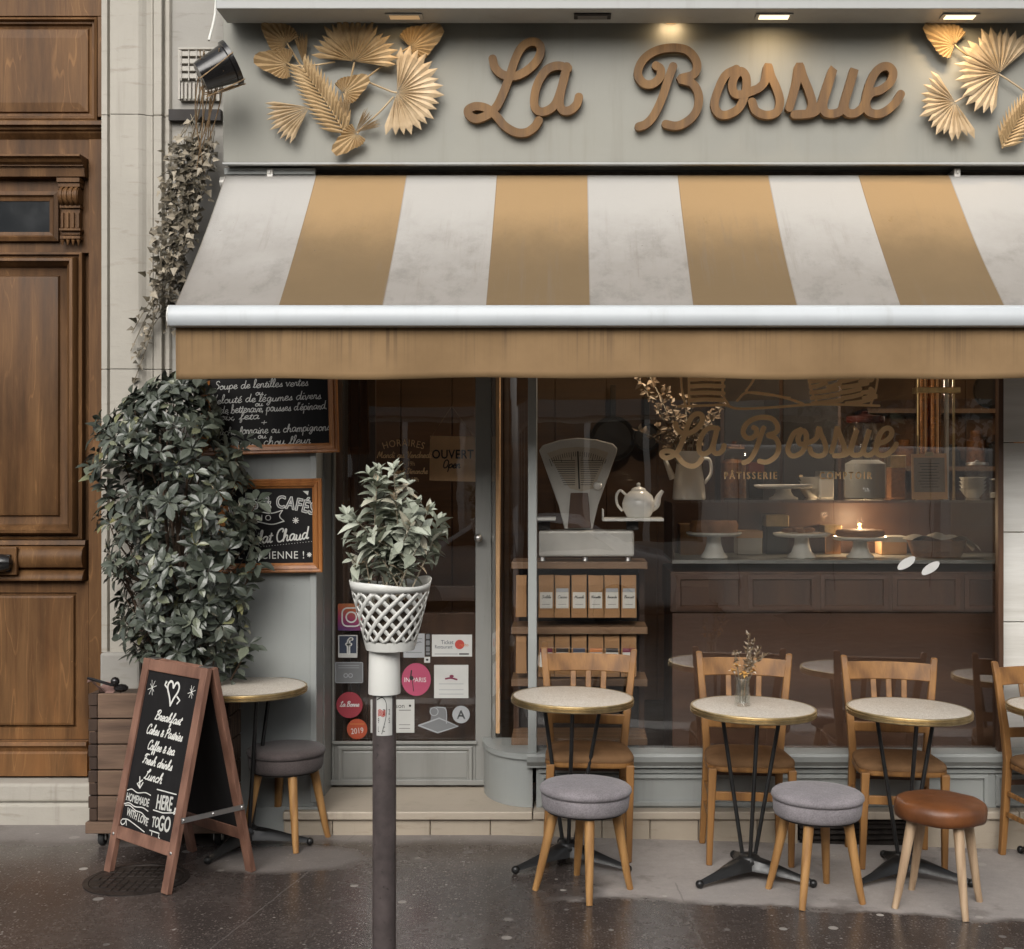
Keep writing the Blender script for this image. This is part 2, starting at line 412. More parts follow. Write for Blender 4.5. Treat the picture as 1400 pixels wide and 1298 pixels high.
M['stone'] = stone_mat('pale limestone', (.405, .378, .328), (.235, .205, .16))
M['rough_stone'] = stone_mat('weathered limestone', (.33, .315, .285), (.21, .19, .16))
M['marble'] = stone_mat('worn step marble', (.43, .37, .295), (.30, .245, .18), rough=.5)
M['tile'] = stone_mat('step riser tile', (.40, .34, .265), (.25, .20, .145), rough=.55)
M['brick'] = simple('dark brick', (.11, .085, .07), .9, .4, 12, 40, .5)
# ---- carriage door wood
def door_wood():
    m, nt, b = new_mat('varnished oak')
    v = coords(nt, (1, 1, .10)); w = noise(nt, v, 3.5, 3, .5)
    n2 = noise(nt, coords(nt, (1, 1, .03)), 90, 3, .6); n1 = noise(nt, coords(nt, (1, 1, .12)), 7, 6, .65)
    # cathedral grain: bands of a slow noise
    g = (E(nt, w) * 30).mod(1.0); ln = g.ss(.84, .93) * g.ss(1.0, .96)
    c = ramp(nt, n1, [(.28, lin(52, 36, 22)), (.5, lin(92, 65, 40)), (.75, lin(120, 88, 56))])
    c = mixc(nt, ln * E(nt, n1).ss(.44, .62) * .34, c, lin(160, 118, 76))
    c = mixc(nt, E(nt, n2).ss(.5, .75) * .35, c, lin(70, 40, 22))
    wear = E(nt, noise(nt, coords(nt), 30, 5, .78)).ss(.67, .73)
    tc = nt.nodes.new('ShaderNodeTexCoord'); sp = nt.nodes.new('ShaderNodeSeparateXYZ'); nt.links.new(tc.outputs['Object'], sp.inputs[0])
    low = E(nt, sp.outputs['Z']).ss(1.5, .35)
    c = mixc(nt, wear * low * .75, c, lin(190, 150, 105))
    c = mixc(nt, E(nt, noise(nt, coords(nt, (1, 1, .3)), 5, 5)).ss(.45, .75) * low * .5, c, lin(150, 104, 62))
    nt.links.new(c, b.inputs['Base Color'])
    nt.links.new((E(nt, n1) * .25 + .38).v, b.inputs['Roughness']); b.inputs['Specular IOR Level'].default_value = .2
    bump(nt, b, E(nt, n2) * .7 + E(nt, n1) * .3, .18, .003)
    return m
M['oak'] = door_wood()
# ---- paints
def paint(name, col, dirt, rough=.45, chips=.0):
    m, nt, b = new_mat(name); v = coords(nt)
    n1 = noise(nt, v, 2.2, 6, .6); n2 = noise(nt, coords(nt, (10, 10, .8)), 1.2, 5, .65); n3 = noise(nt, v, 55, 5, .75)
    c = ramp(nt, n1, [(.3, sc(col, .93)), (.7, sc(col, 1.06))])
    c = mixc(nt, E(nt, n2).ss(.52, .8) * .4, c, dirt)
    if chips: c = mixc(nt, E(nt, n3).ss(.69, .74) * chips, c, sc(dirt, .5))
    nt.links.new(c, b.inputs['Base Color']); nt.links.new((E(nt, n1) * .3 + (rough - .15)).v, b.inputs['Roughness'])
    bump(nt, b, E(nt, noise(nt, v, 260, 3)) * .5 + E(nt, n3) * .5, .10, .003); return m
M['fascia'] = paint('sage grey fascia paint', (.262, .257, .222), (.195, .183, .15), .6)
M['cornice'] = paint('pale grey cornice paint', (.36, .365, .355), (.25, .245, .225), .5)
M['joinery'] = paint('grey joinery paint', (.30, .315, .305), (.18, .175, .16), .42, .6)
M['joinery_dark'] = paint('grey door paint', (.235, .235, .22), (.12, .115, .105), .42, .7)
M['white_metal'] = paint('white lacquered metal', (.50, .53, .55), (.35, .36, .355), .42)
M['white_plastic'] = paint('white plastic', (.68, .68, .64), (.42, .39, .33), .42, .35)
M['black_metal'] = simple('black painted iron', (.012, .012, .012), .35, .3, 20, 120, .1)
M['black_plastic'] = simple('black glossy plastic', (.012, .011, .011), .2, .3, 9, 70, .1)
M['steel'] = simple('brushed steel', (.55, .54, .52), .35, .12, 12, 200, .08, 1.0)
M['brass'] = simple('worn brass', (.50, .39, .22), .42, .25, 18, 120, .12, 1.0)
M['bollard'] = simple('brown grey post paint', (.075, .06, .058), .42, .4, 14, 160, .2, speck=.9)
# ---- awning cloth: stripes run in the cloth, with damp and dirt
def awning():
    m, nt, b = new_mat('striped awning cloth')
    tc = nt.nodes.new('ShaderNodeTexCoord'); sp = nt.nodes.new('ShaderNodeSeparateXYZ'); nt.links.new(tc.outputs['Object'], sp.inputs[0])
    x, z = E(nt, sp.outputs['X']), E(nt, sp.outputs['Z'])
    k = ((x - AW_X0) / AW_W).mod(2.0); oc = k.gt(1.0)
    v = coords(nt); n1 = noise(nt, v, 2.4, 7, .62); nf = noise(nt, coords(nt, (1.6, 1, .8)), 5, 7, .7)
    h = (z - 2.51) / .75                                    # 0 at the front bar, 1 at the roller
    dirt = (h * -1.0 + .92 + (E(nt, n1) - .5) * .7).ss(.1, .85)
    damp = (h * -1.0 + .74 + (E(nt, nf) - .5) * .30).ss(.0, .42)
    white = mixc(nt, dirt * .9, (.405, .39, .365), (.24, .222, .20))
    blot = E(nt, noise(nt, coords(nt, (2.2, 2, .9)), 2.6, 8, .72)).ss(.46, .70) * dirt
    white = mixc(nt, blot * .75, white, (.18, .168, .15))
    ochre = mixc(nt, damp * .72, (.335, .222, .112), (.160, .110, .060))
    ochre = mixc(nt, dirt * .55, ochre, (.105, .076, .042))
    c = mixc(nt, oc, white, ochre)
    seam = ((x - AW_X0) / AW_W).mod(1.0).lt(.011); c = mixc(nt, seam * .35, c, (.14, .10, .06))
    tide = E(nt, noise(nt, coords(nt, (1.3, 1, .25)), 9, 6, .75)).ss(.60, .66) * (h - .62).abs().ss(.10, .0)
    c = mixc(nt, tide * oc * .45, c, (.22, .14, .05))
    drip = E(nt, noise(nt, coords(nt, (22, 1, 1.1)), 1.0, 6, .72)).ss(.52, .70) * E(nt, noise(nt, v, 2.3, 5, .6)).ss(.42, .6) * h.ss(.95, .3)
    c = mixc(nt, drip * .38, c, (.16, .13, .10))
    speck = E(nt, noise(nt, v, 60, 2, .5)).ss(.755, .79) * h.ss(1.0, .4)
    c = mixc(nt, speck * .6, c, (.10, .08, .06))
    nt.links.new(c, b.inputs['Base Color']); b.inputs['Roughness'].default_value = .85; b.inputs['Specular IOR Level'].default_value = .25
    wr = noise(nt, coords(nt, (1, 1, 3)), 11, 5, .65, 1.0)
    bump(nt, b, E(nt, wr) * .75 + E(nt, noise(nt, v, 260, 2)) * .3, .35, .008); return m
AW_X0, AW_W = -1.695, .4442
M['awning'] = awning()
def valance():
    m, nt, b = new_mat('ochre valance cloth'); v = coords(nt)
    tc = nt.nodes.new('ShaderNodeTexCoord'); sp = nt.nodes.new('ShaderNodeSeparateXYZ'); nt.links.new(tc.outputs['Object'], sp.inputs[0])
    z = E(nt, sp.outputs['Z'])
    st = noise(nt, coords(nt, (60, 1, .6)), 1.0, 5, .7); st2 = noise(nt, coords(nt, (1, 1, .2)), 3, 5, .6)
    c = ramp(nt, noise(nt, v, 3, 6, .6), [(.3, (.205, .13, .065)), (.7, (.275, .178, .092))])
    top = (z - 2.2).ss(.0, .2)
    c = mixc(nt, E(nt, st).ss(.46, .66) * E(nt, st2).ss(.38, .56) * top * .85, c, (.13, .085, .05))
    c = mixc(nt, (z - 2.2).ss(.035, .0) * .35, c, (.36, .235, .115))
    nt.links.new(c, b.inputs['Base Color']); b.inputs['Roughness'].default_value = .85; b.inputs['Specular IOR Level'].default_value = .2
    bump(nt, b, E(nt, st) * .4 + E(nt, noise(nt, v, 420, 2)) * .4, .2, .003); return m
M['valance'] = valance()
# ---- furniture
M['beech'] = wood('beech chair wood', lin(92, 60, 31), lin(158, 113, 62), 'Z', 1.5, .5, (lin(84, 56, 32), .6))
M['pale_beech'] = wood('pale stool wood', lin(132, 92, 50), lin(186, 142, 88), 'Z', 1.6, .5, (lin(100, 68, 38), .6))
M['white_wood'] = wood('bleached stool wood', lin(150, 122, 94), lin(196, 170, 140), 'Z', 1.6, .55, (lin(110, 84, 60), .5))
M['suede'] = simple('brown suede', lin(128, 97, 68), .9, .22, 9, 200, .15, spec=.2)
def felt(name, col):
    m, nt, b = new_mat(name); v = coords(nt); n = noise(nt, v, 150, 4, .8); n2 = noise(nt, v, 7, 5, .6); n3 = noise(nt, coords(nt, (1, 1, 3)), 60, 4, .7)
    c = ramp(nt, E(nt, n) * .5 + E(nt, n2) * .3 + E(nt, n3) * .2, [(.35, sc(col, .55)), (.65, sc(col, 1.4))])
    nt.links.new(c, b.inputs['Base Color']); b.inputs['Roughness'].default_value = .95; b.inputs['Specular IOR Level'].default_value = .1
    b.inputs['Sheen Weight'].default_value = .15
    bump(nt, b, E(nt, n) * .6 + E(nt, n3) * .4, .35, .003); return m
M['grey_felt'] = felt('grey felt', (.235, .215, .225)); M['dark_felt'] = felt('dark brown felt', (.085, .07, .068))
M['leather'] = simple('tan leather', lin(104, 62, 33), .42, .4, 7, 60, .3)
def terrazzo():
    m, nt, b = new_mat('cream speckled table top'); v = coords(nt)
    vo = nt.nodes.new('ShaderNodeTexVoronoi'); vo.inputs['Scale'].default_value = 230; nt.links.new(v, vo.inputs['Vector'])
    r = nt.nodes.new('ShaderNodeSeparateColor'); nt.links.new(vo.outputs['Color'], r.inputs[0])
    c = ramp(nt, r.outputs[0], [(0, (.38, .32, .25)), (.25, (.50, .45, .38)), (.8, (.58, .53, .46)), (1, (.70, .66, .6))])
    nt.links.new(c, b.inputs['Base Color']); nt.links.new((E(nt, noise(nt, v, 6, 4)) * .3 + .25).v, b.inputs['Roughness']); return m
M['terrazzo'] = terrazzo()
# ---- boards
def board():
    m, nt, b = new_mat('blackboard'); v = coords(nt)
    s = E(nt, noise(nt, coords(nt, (3, 3, 1), (0, .5, 0)), 3, 5, .65)).ss(.45, .8)
    c = mixc(nt, s * .5, (.009, .0085, .009), (.024, .022, .022)); nt.links.new(c, b.inputs['Base Color'])
    b.inputs['Roughness'].default_value = .75; b.inputs['Specular IOR Level'].default_value = .25; return m
M['board'] = board()
def chalk(name, col, th=.42):
    m, nt, b = new_mat(name); v = coords(nt)
    n = E(nt, noise(nt, v, 420, 4, .75)).ss(th - .12, th + .1)
    nt.links.new(mixc(nt, n, sc(col, .25), col), b.inputs['Base Color']); b.inputs['Roughness'].default_value = .95; b.inputs['Specular IOR Level'].default_value = 0.05; return m
M['chalk'] = chalk('white chalk', (.62, .62, .59), .44); M['chalk_pen'] = chalk('white chalk pen', (.66, .66, .62), .34)
M['frame_oak'] = wood('oiled board frame', lin(118, 68, 28), lin(176, 116, 62), 'Z', 1.4, .4)
M['red_wood'] = wood('reddish sign wood', lin(92, 62, 50), lin(146, 108, 90), 'Z', 1.5, .5, (lin(70, 44, 34), .35))
M['crate_wood'] = wood('weathered planter wood', lin(64, 48, 38), lin(124, 100, 82), 'X', 1.5, .8, (lin(50, 38, 30), .5))
M['crate_dark'] = wood('planter end grain', lin(48, 36, 29), lin(74, 56, 44), 'Z', 1.5, .85)
M['soil'] = simple('dry soil', (.07, .05, .035), .95, .5, 30, 60, .8)
# ---- plants
M['laurel'] = leaf_mat('dark glossy leaf', [(0, (.028, .034, .024)), (.4, (.052, .062, .047)), (.8, (.10, .113, .09)), (.95, (.15, .165, .115)), (.988, (.17, .17, .075)), (1, (.2, .19, .08))], .30)
M['sage'] = leaf_mat('pale sage leaf', [(0, (.20, .22, .165)), (.5, (.32, .345, .275)), (.86, (.42, .44, .36)), (.93, (.46, .43, .33)), (1, (.36, .26, .16))], .5)
M['ivy'] = leaf_mat('dry ivy leaf', [(0, (.035, .03, .018)), (.4, (.085, .07, .045)), (.7, (.18, .15, .105)), (1, (.38, .33, .25))], .55)
M['stem'] = simple('woody stem', (.085, .055, .035), .8, .3, 20, 80, .3)
M['pale_stem'] = simple('pale stem', (.20, .17, .12), .8, .3, 20, 80, .2)
M['twine'] = simple('straw twine', (.30, .20, .11), .9, .3, 40, 200, .2)
def gold():
    m, nt, b = new_mat('gold sprayed leaf'); v = coords(nt); n = noise(nt, v, 9, 5, .6)
    c = ramp(nt, n, [(.3, (.30, .195, .09)), (.55, (.43, .295, .15)), (.8, (.56, .42, .245))])
    nt.links.new(c, b.inputs['Base Color']); b.inputs['Metallic'].default_value = .25; b.inputs['Roughness'].default_value = .52
    bump(nt, b, noise(nt, v, 150, 4), .2, .002); return m
M['gold'] = gold()
def gold2():
    m, nt, b = new_mat('pale gold sprayed leaf'); v = coords(nt); n = noise(nt, v, 9, 5, .6)
    c = ramp(nt, n, [(.3, (.36, .25, .135)), (.55, (.48, .36, .22)), (.8, (.60, .48, .33))])
    nt.links.new(c, b.inputs['Base Color']); b.inputs['Metallic'].default_value = .15; b.inputs['Roughness'].default_value = .58
    bump(nt, b, noise(nt, v, 150, 4), .2, .002); return m
M['gold_pale'] = gold2()
M['letter'] = wood('plywood letter', lin(84, 60, 34), lin(138, 103, 60), 'Z', 1.8, .7)
M['letter_pale'] = M['letter']
M['vinyl'] = simple('gold vinyl', (.82, .56, .30), .5, .08, 4, 60, .02)
# ---- glass
def glass(name, base=.085, tint=(.985, .985, .98)):
    m = bpy.data.materials.new(name); m.use_nodes = True; nt = m.node_tree
    for n in list(nt.nodes): nt.nodes.remove(n)
    o = nt.nodes.new('ShaderNodeOutputMaterial'); t = nt.nodes.new('ShaderNodeBsdfTransparent'); g = nt.nodes.new('ShaderNodeBsdfGlossy'); mx = nt.nodes.new('ShaderNodeMixShader')
    lw = nt.nodes.new('ShaderNodeLayerWeight'); lw.inputs['Blend'].default_value = .5
    f = E(nt, lw.outputs['Facing']).pow(4.0) * .6 + base
    t.inputs['Color'].default_value = (*tint, 1); g.inputs['Roughness'].default_value = 0.0; g.inputs['Color'].default_value = (1, 1, 1, 1)
    b = nt.nodes.new('ShaderNodeBump'); b.inputs['Strength'].default_value = .04; b.inputs['Distance'].default_value = .02
    nt.links.new(noise(nt, coords(nt), 2.2, 2), b.inputs['Height']); nt.links.new(b.outputs[0], g.inputs['Normal'])
    nt.links.new(f.v, mx.inputs[0]); nt.links.new(t.outputs[0], mx.inputs[1]); nt.links.new(g.outputs[0], mx.inputs[2]); nt.links.new(mx.outputs[0], o.inputs[0]); return m
M['glass'] = glass('shop window glass', .085); M['door_glass'] = glass('shop door glass', .06); M['jar_glass'] = glass('jar glass', .06, (.96, .96, .95))
M['vase_glass'] = glass('vase glass', .12, (.93, .94, .93))
# ---- interior
M['wall_wood'] = wood('brown plank wall', lin(74, 50, 30), lin(112, 78, 48), 'X', 1.0, .6)
M['counter'] = wood('brown counter front', lin(62, 40, 26), lin(92, 62, 42), 'X', .8, .55)
M['shelf_wood'] = wood('shelf board', lin(92, 68, 48), lin(136, 106, 78), 'X', 1.0, .6)
M['dark_wood'] = wood('dark brown timber', lin(50, 32, 20), lin(92, 62, 40), 'Z', 1.0, .5)
M['dark'] = simple('dark interior', (.018, .014, .012), .7, .3, 4, 30, .1)
M['floor_in'] = simple('dark floor', (.06, .045, .035), .5, .3, 4, 30, .1)
M['ceramic'] = simple('white glazed ceramic', (.84, .82, .77), .22, .05, 5, 30, .02)
M['kraft'] = simple('brown kraft paper', lin(150, 112, 74), .8, .12, 10, 60, .15)
M['paper'] = simple('off white paper', (.55, .53, .48), .8, .06, 10, 60, .05)
M['card'] = simple('brown card', lin(214, 172, 128), .85, .1, 10, 60, .1)
M['wicker'] = simple('brown wicker', lin(112, 76, 44), .75, .4, 40, 90, .6, stretch=(1, 1, 2))
M['linen'] = simple('grey linen', (.36, .33, .29), .9, .15, 12, 200, .2)
M['cake'] = simple('baked cake', lin(140, 96, 58), .8, .35, 18, 60, .4)
M['cookie'] = simple('amber biscuits', lin(126, 82, 44), .7, .5, 40, 60, .6)
M['aluminium'] = simple('pale cast metal', (.56, .54, .50), .35, .1, 6, 200, .05, .15)
M['dial'] = simple('scale dial face', (.50, .43, .34), .6, .08, 6, 60, .03)
M['copper'] = simple('copper tube', (.55, .30, .15), .18, .1, 6, 60, .02, 1.0)
M['red_lid'] = simple('dark red lid', (.10, .022, .015), .4, .2, 6, 60, .05)
M['dried'] = leaf_mat('dried flower', [(0, (.07, .042, .02)), (.6, (.17, .115, .065)), (1, (.36, .30, .23))], .85)
M['petal'] = leaf_mat('orange dried flower', [(0, (.42, .20, .04)), (.5, (.52, .30, .08)), (1, (.60, .52, .42))], .8)
def flat(name, col, rough=.55): return simple(name, col, rough, .06, 8, 60, .02)
M['ink'] = flat('dark print', (.02, .018, .017)); M['ink_white'] = flat('white print', (.62, .62, .6))
M['st_white'] = flat('white sticker', (.50, .50, .475)); M['st_grey'] = flat('grey sticker', (.16, .165, .17)); M['st_pink'] = flat('pink sticker', (.38, .06, .12))
M['st_crimson'] = flat('crimson sticker', (.30, .035, .05)); M['st_red'] = flat('orange red sticker', (.42, .075, .03)); M['st_navy'] = flat('navy sticker', (.035, .045, .075))
M['st_silver'] = flat('silver sticker', (.32, .33, .34)); M['ink_red'] = flat('red print', (.42, .05, .035)); M['ink_plum'] = flat('plum print', (.16, .02, .05)); M['ink_orange'] = flat('orange print', (.5, .17, .05))
def gradient_sticker():
    m, nt, b = new_mat('sunset gradient sticker')
    tc = nt.nodes.new('ShaderNodeTexCoord'); sp = nt.nodes.new('ShaderNodeSeparateXYZ'); nt.links.new(tc.outputs['Generated'], sp.inputs[0])
    f = E(nt, sp.outputs['Z']) * .8 + E(nt, sp.outputs['X']) * .2
    nt.links.new(ramp(nt, f, [(0, (.07, .04, .15)), (.4, (.28, .03, .10)), (.7, (.42, .10, .04)), (1, (.36, .17, .06))]), b.inputs['Base Color']); b.inputs['Roughness'].default_value = .5; return m
M['st_gradient'] = gradient_sticker()
def emit(name, col, k):
    m, nt, b = new_mat(name); b.inputs['Base Color'].default_value = (*col, 1); b.inputs['Emission Color'].default_value = (*col, 1); b.inputs['Emission Strength'].default_value = k; return m
M['lamp_on'] = emit('lit lamp diffuser', (1.0, .80, .52), 1.5); M['lamp_dim'] = emit('dim lamp diffuser', (1.0, .72, .42), .10); M['flame'] = emit('lit bulb', (1.0, .55, .2), 6.0)
M['lamp_off'] = simple('unlit lamp glass', (.12, .11, .10), .3, .1, 5, 30, .02)
# ---- ground: wet asphalt with dry patches under the awning
def ground():
    m, nt, b = new_mat('wet and dry asphalt'); v = coords(nt)
    tc = nt.nodes.new('ShaderNodeTexCoord'); sp = nt.nodes.new('ShaderNodeSeparateXYZ'); nt.links.new(tc.outputs['Object'], sp.inputs[0])
    x, y = E(nt, sp.outputs['X']), E(nt, sp.outputs['Y']) + 6.6       # y is now the distance from the viewpoint
    nb = (E(nt, noise(nt, coords(nt, (1, 1.3, 1)), 2.3, 6, .62)) - .5); ns = (E(nt, noise(nt, v, 9, 5, .7)) - .5)
    edge = y + nb * .34 + ns * .10
    f1 = (edge - (x - 1.0) * -.055).ss(5.42, 5.50) * (x + nb * .7 + ns * .15).ss(-.05, .22)          # in front of the window
    f2 = (y + nb * .26 + ns * .06).ss(6.22, 6.36) * .6                                                  # strip along the step
    ex = (x + 1.33) / .38; ey = (y - 6.02) / .22
    f3 = (ex * ex + ey * ey + nb * 1.2 + ns * .4).ss(1.25, .45) * .5
    dry = f1.max(f2).max(f3)
    grain = noise(nt, v, 120, 5, .85); blot = noise(nt, v, 1.1, 5, .6); mid = noise(nt, v, 22, 5, .7)
    wetc = ramp(nt, E(nt, grain) * .6 + E(nt, blot) * .25 + E(nt, mid) * .15, [(.34, (.027, .0215, .0195)), (.52, (.062, .050, .045)), (.68, (.175, .148, .134))])
    dryc = ramp(nt, E(nt, grain) * .3 + E(nt, blot) * .45 + E(nt, mid) * .25, [(.3, (.215, .195, .18)), (.55, (.325, .295, .275)), (.75, (.44, .405, .38))])
    stain = E(nt, noise(nt, v, 3.3, 6, .7)).ss(.56, .68); dryc = mixc(nt, stain * .5, dryc, (.13, .112, .10))
    c = mixc(nt, dry, wetc, dryc)
    # flattened gum and petals: scattered pale spots
    vo = nt.nodes.new('ShaderNodeTexVoronoi'); vo.voronoi_dimensions = '2D'; vo.inputs['Scale'].default_value = 4.6; nt.links.new(v, vo.inputs['Vector'])
    sc_ = nt.nodes.new('ShaderNodeSeparateColor'); nt.links.new(vo.outputs['Color'], sc_.inputs[0])
    rad = (E(nt, sc_.outputs[1]) * .10 + .02); spot = (E(nt, vo.outputs['Distance']) + ns * .03 - rad).lt(0.0) * E(nt, sc_.outputs[0]).gt(.70)
    c = mixc(nt, spot * (E(nt, sc_.outputs[2]) * .7 + .15), c, (.42, .39, .35))
    vo2 = nt.nodes.new('ShaderNodeTexVoronoi'); vo2.voronoi_dimensions = '2D'; vo2.inputs['Scale'].default_value = 17; nt.links.new(v, vo2.inputs['Vector'])
    s2 = nt.nodes.new('ShaderNodeSeparateColor'); nt.links.new(vo2.outputs['Color'], s2.inputs[0])
    spot2 = E(nt, vo2.outputs['Distance']).lt(.10) * E(nt, s2.outputs[0]).gt(.86)
    c = mixc(nt, spot2 * E(nt, s2.outputs[1]) * .7, c, (.36, .33, .30))
    vo3 = nt.nodes.new('ShaderNodeTexVoronoi'); vo3.voronoi_dimensions = '2D'; vo3.inputs['Scale'].default_value = 75; nt.links.new(v, vo3.inputs['Vector'])
    s3 = nt.nodes.new('ShaderNodeSeparateColor'); nt.links.new(vo3.outputs['Color'], s3.inputs[0])
    c = mixc(nt, E(nt, vo3.outputs['Distance']).lt(.30) * E(nt, s3.outputs[0]).gt(.72) * E(nt, s3.outputs[1]) * .42, c, (.30, .265, .24))
    # joints in the asphalt
    j1 = (x - (y - 5.4) * .19 + 1.245 + ns * .02).abs().lt(.0035); j2 = (x - (y - 5.3) * -.06 - .485 + ns * .02).abs().lt(.0035) * y.lt(5.75); jn = j1.max(j2)
    c = mixc(nt, jn * .55, c, (.15, .135, .125))
    nt.links.new(c, b.inputs['Base Color'])
    puddle = E(nt, noise(nt, coords(nt, (1, .7, 1)), 1.7, 4, .55)).ss(.38, .62)
    rw = E(nt, mid) * .16 + .20 - puddle * .12
    nt.links.new((rw * (dry * -1.0 + 1.0) + dry * .85).max(spot * .7).v, b.inputs['Roughness'])
    b.inputs['Specular IOR Level'].default_value = .5
    hgt = E(nt, grain) * .55 + E(nt, mid) * .2
    bump(nt, b, hgt, .22, .0025); return m
M['ground'] = ground()
M['road'] = simple('wet road asphalt', (.045, .042, .04), .35, .3, 3, 160, .3)
M['kerb'] = simple('granite kerb', (.22, .21, .2), .6, .2, 30, 90, .3)
M['iron'] = simple('worn cast iron', (.045, .038, .034), .4, .4, 20, 60, .4, .5)
M['wall_pale'] = stone_mat('pale rendered facade', (.66, .62, .55), (.46, .41, .35))
M['van_white'] = simple('white van paint', (.74, .71, .66), .45, .05, 3, 30, .0)
M['car_white'] = simple('grey car paint', (.22, .22, .22), .25, .04, 3, 30, .0); M['car_dark'] = simple('dark car paint', (.03, .032, .036), .2, .1, 3, 30, .0)
M['car_glass'] = simple('dark car glass', (.02, .022, .024), .08, .1, 3, 30, .0); M['rubber'] = simple('tyre rubber', (.02, .02, .02), .8, .2, 9, 60, .1)
# ------------------------------------------------------------------ ground
def YD(d): return d + CAMY
mb = MB()
xs = [-40, -6, -0.3214, 12, 40]
for a, b in zip(xs[:-1], xs[1:]):
    za, zb = (.03 if a <= -.33 else gz(a)), (.03 if b <= -.32 else gz(b))
    mb.add([(a, -2.75, za), (b, -2.75, zb), (b, .6, zb), (a, .6, za)], [(0, 1, 2, 3)])
tag(mb.build('pavement', M['ground']), kind='structure')
mb = MB()
for k in range(-20, 21):
    x0, x1 = k * 1.0 + .003, k * 1.0 + .997
    mb.add([(x0, -3.05, gz(x0) - .4), (x1, -3.05, gz(x1) - .4), (x1, -2.752, gz(x1) - .4), (x0, -2.752, gz(x0) - .4),
            (x0, -3.05, gz(x0) + .002), (x1, -3.05, gz(x1) + .002), (x1, -2.752, gz(x1) + .002), (x0, -2.752, gz(x0) + .002)],
           [(0, 3, 2, 1), (4, 5, 6, 7), (0, 1, 5, 4), (1, 2, 6, 5), (2, 3, 7, 6), (3, 0, 4, 7)])
tag(mb.build('kerb', M['kerb'], bevel=.012), kind='structure')
tag(MB().box(-60, 60, -60, -3.06, -.5, -.36).build('road', M['road']), kind='structure')
tag(MB().box(-40, 40, -19, -13.4, -.355, -.22).build('far_pavement', M['kerb'], bevel=.02), kind='structure')

# ------------------------------------------------------------------ the stone building with its carriage door
bld = thing('stone_building', 'pale limestone building around the brown carriage door and the shop front', 'building', (-3, .3, 0))
dD = 6.75; yD = YD(dD)
DX = PX(157, dD); PL = PX(138, 6.55)
w = MB()
w.box(-9, -4.62, 0, .6, -.1, 8); w.box(-4.62, -2.0, .002, .6, 4.62, 8); w.box(-2.02, -1.60, .001, .6, -.1, 8)
w.box(-1.60, 9, .003, .6, 3.30, 8); w.box(3.62, 9, .004, .6, -.1, 3.30)
w.build('wall', M['rough_stone'], bld)
MB().box(-1.60, 3.62, -.02, .25, 2.78, 3.299).build('lintel', M['brick'], bld)
pil = [(138, -.045), (146, -.045), (147.5, -.018), (149.5, -.018), (151, -.058), (190, -.058), (194, -.05), (199, -.036), (205, -.030), (207, -.030), (207.5, -.014), (209, -.040),
       (220, -.040), (221, .0), (223.5, .0), (224, -.022), (229, -.022), (231, -.004)]
poly = [(PX(p, 6.55), y) for p, y in pil] + [(PX(231, 6.55), .30), (PL, .30)]
mb = MB(); zs = [.90, PZ(505, 6.55), PZ(157, 6.55), 5.6, 8]
for a, b in zip(zs[:-1], zs[1:]): mb.prism(poly, lambda u, v, h: Vector((u, v, h)), a + .0015, b - .0015)
mb.build('pilaster', M['stone'], bld, bevel=.003)
mb = MB(); mb.box(PX(134, 6.5), PX(190, 6.5), -.10, .2, -.1, .62); mb.box(PX(135.5, 6.5), PX(190, 6.5), -.092, .2, .624, .905); mb.box(PX(190.5, 6.5), -1.99, -.07, .2, -.1, .905)
mb.build('plinth', M['rough_stone'], bld, bevel=.012)
mb = MB(); mb.box(-4.7, PX(160, 6.62), .0, .45, -.1, .135); mb.box(-4.7, PX(160, 6.62), .02, .45, .138, .232)
mb.build('door_sill', M['stone'], bld, bevel=.014)

cdoor = MB().box(-4.62, DX, yD + .055, yD + .13, .236, 4.62).build('carriage_door', M['oak'], bld)
def dz(py): return PZ(py, dD)
def dx(px): return PX(px, dD)
mb = MB(); mb.box(dx(121), DX, yD, yD + .05, .238, dz(190) - .002); mb.box(-4.6, DX, yD + .004, yD + .05, dz(22), 4.6)
mb.box(-4.6, dx(120.6), yD + .005, yD + .05, dz(1030), dz(1012)); mb.box(dx(133), DX, yD + .002, yD + .05, dz(160), dz(22.5))
mb.build('door_frame', M['oak'], cdoor, bevel=.003)
mb = MB(); mb.moulding(-4.3, dx(132.5), dz(166), dz(24), [(0, .05), (0, .0), (.012, -.008), (.02, .012), (.028, .012), (.036, .03), (.05, .034), (.055, .022), (.10, .016)], y0=yD)
mb.build('upper_panel', M['oak'], cdoor)
def xmould(mb, x0, x1, prof):                       # prof: (z, y) outline, extruded along X
    return mb.prism([(z, y) for z, y in prof], lambda u, v, h: Vector((h, v, u)), x0, x1)
mb = MB(); xmould(mb, -4.6, DX, [(dz(166), yD + .05), (dz(166), yD - .02), (dz(168.5), yD - .025), (dz(169), yD - .045), (dz(174), yD - .05), (dz(175), yD - .03), (dz(179), yD - .026), (dz(180), yD - .012), (dz(183), yD - .008), (dz(190), yD + .02), (dz(190), yD + .05)][::-1])
mb.build('transom_rail', M['oak'], cdoor)
MB().box(-4.6, dx(120.5), yD + .02, yD + .05, dz(345), dz(190)).build('frieze', M['oak'], cdoor)
mb = MB(); xmould(mb, -4.5, dx(119), [(dz(217), yD + .02), (dz(217), yD - .10), (dz(220), yD - .105), (dz(222), yD - .085), (dz(226), yD - .075), (dz(229), yD - .055), (dz(230.5), yD - .055), (dz(231), yD - .04), (dz(243.5), yD - .035), (dz(244), yD + .02)][::-1])
mb.build('cornice', M['oak'], cdoor)
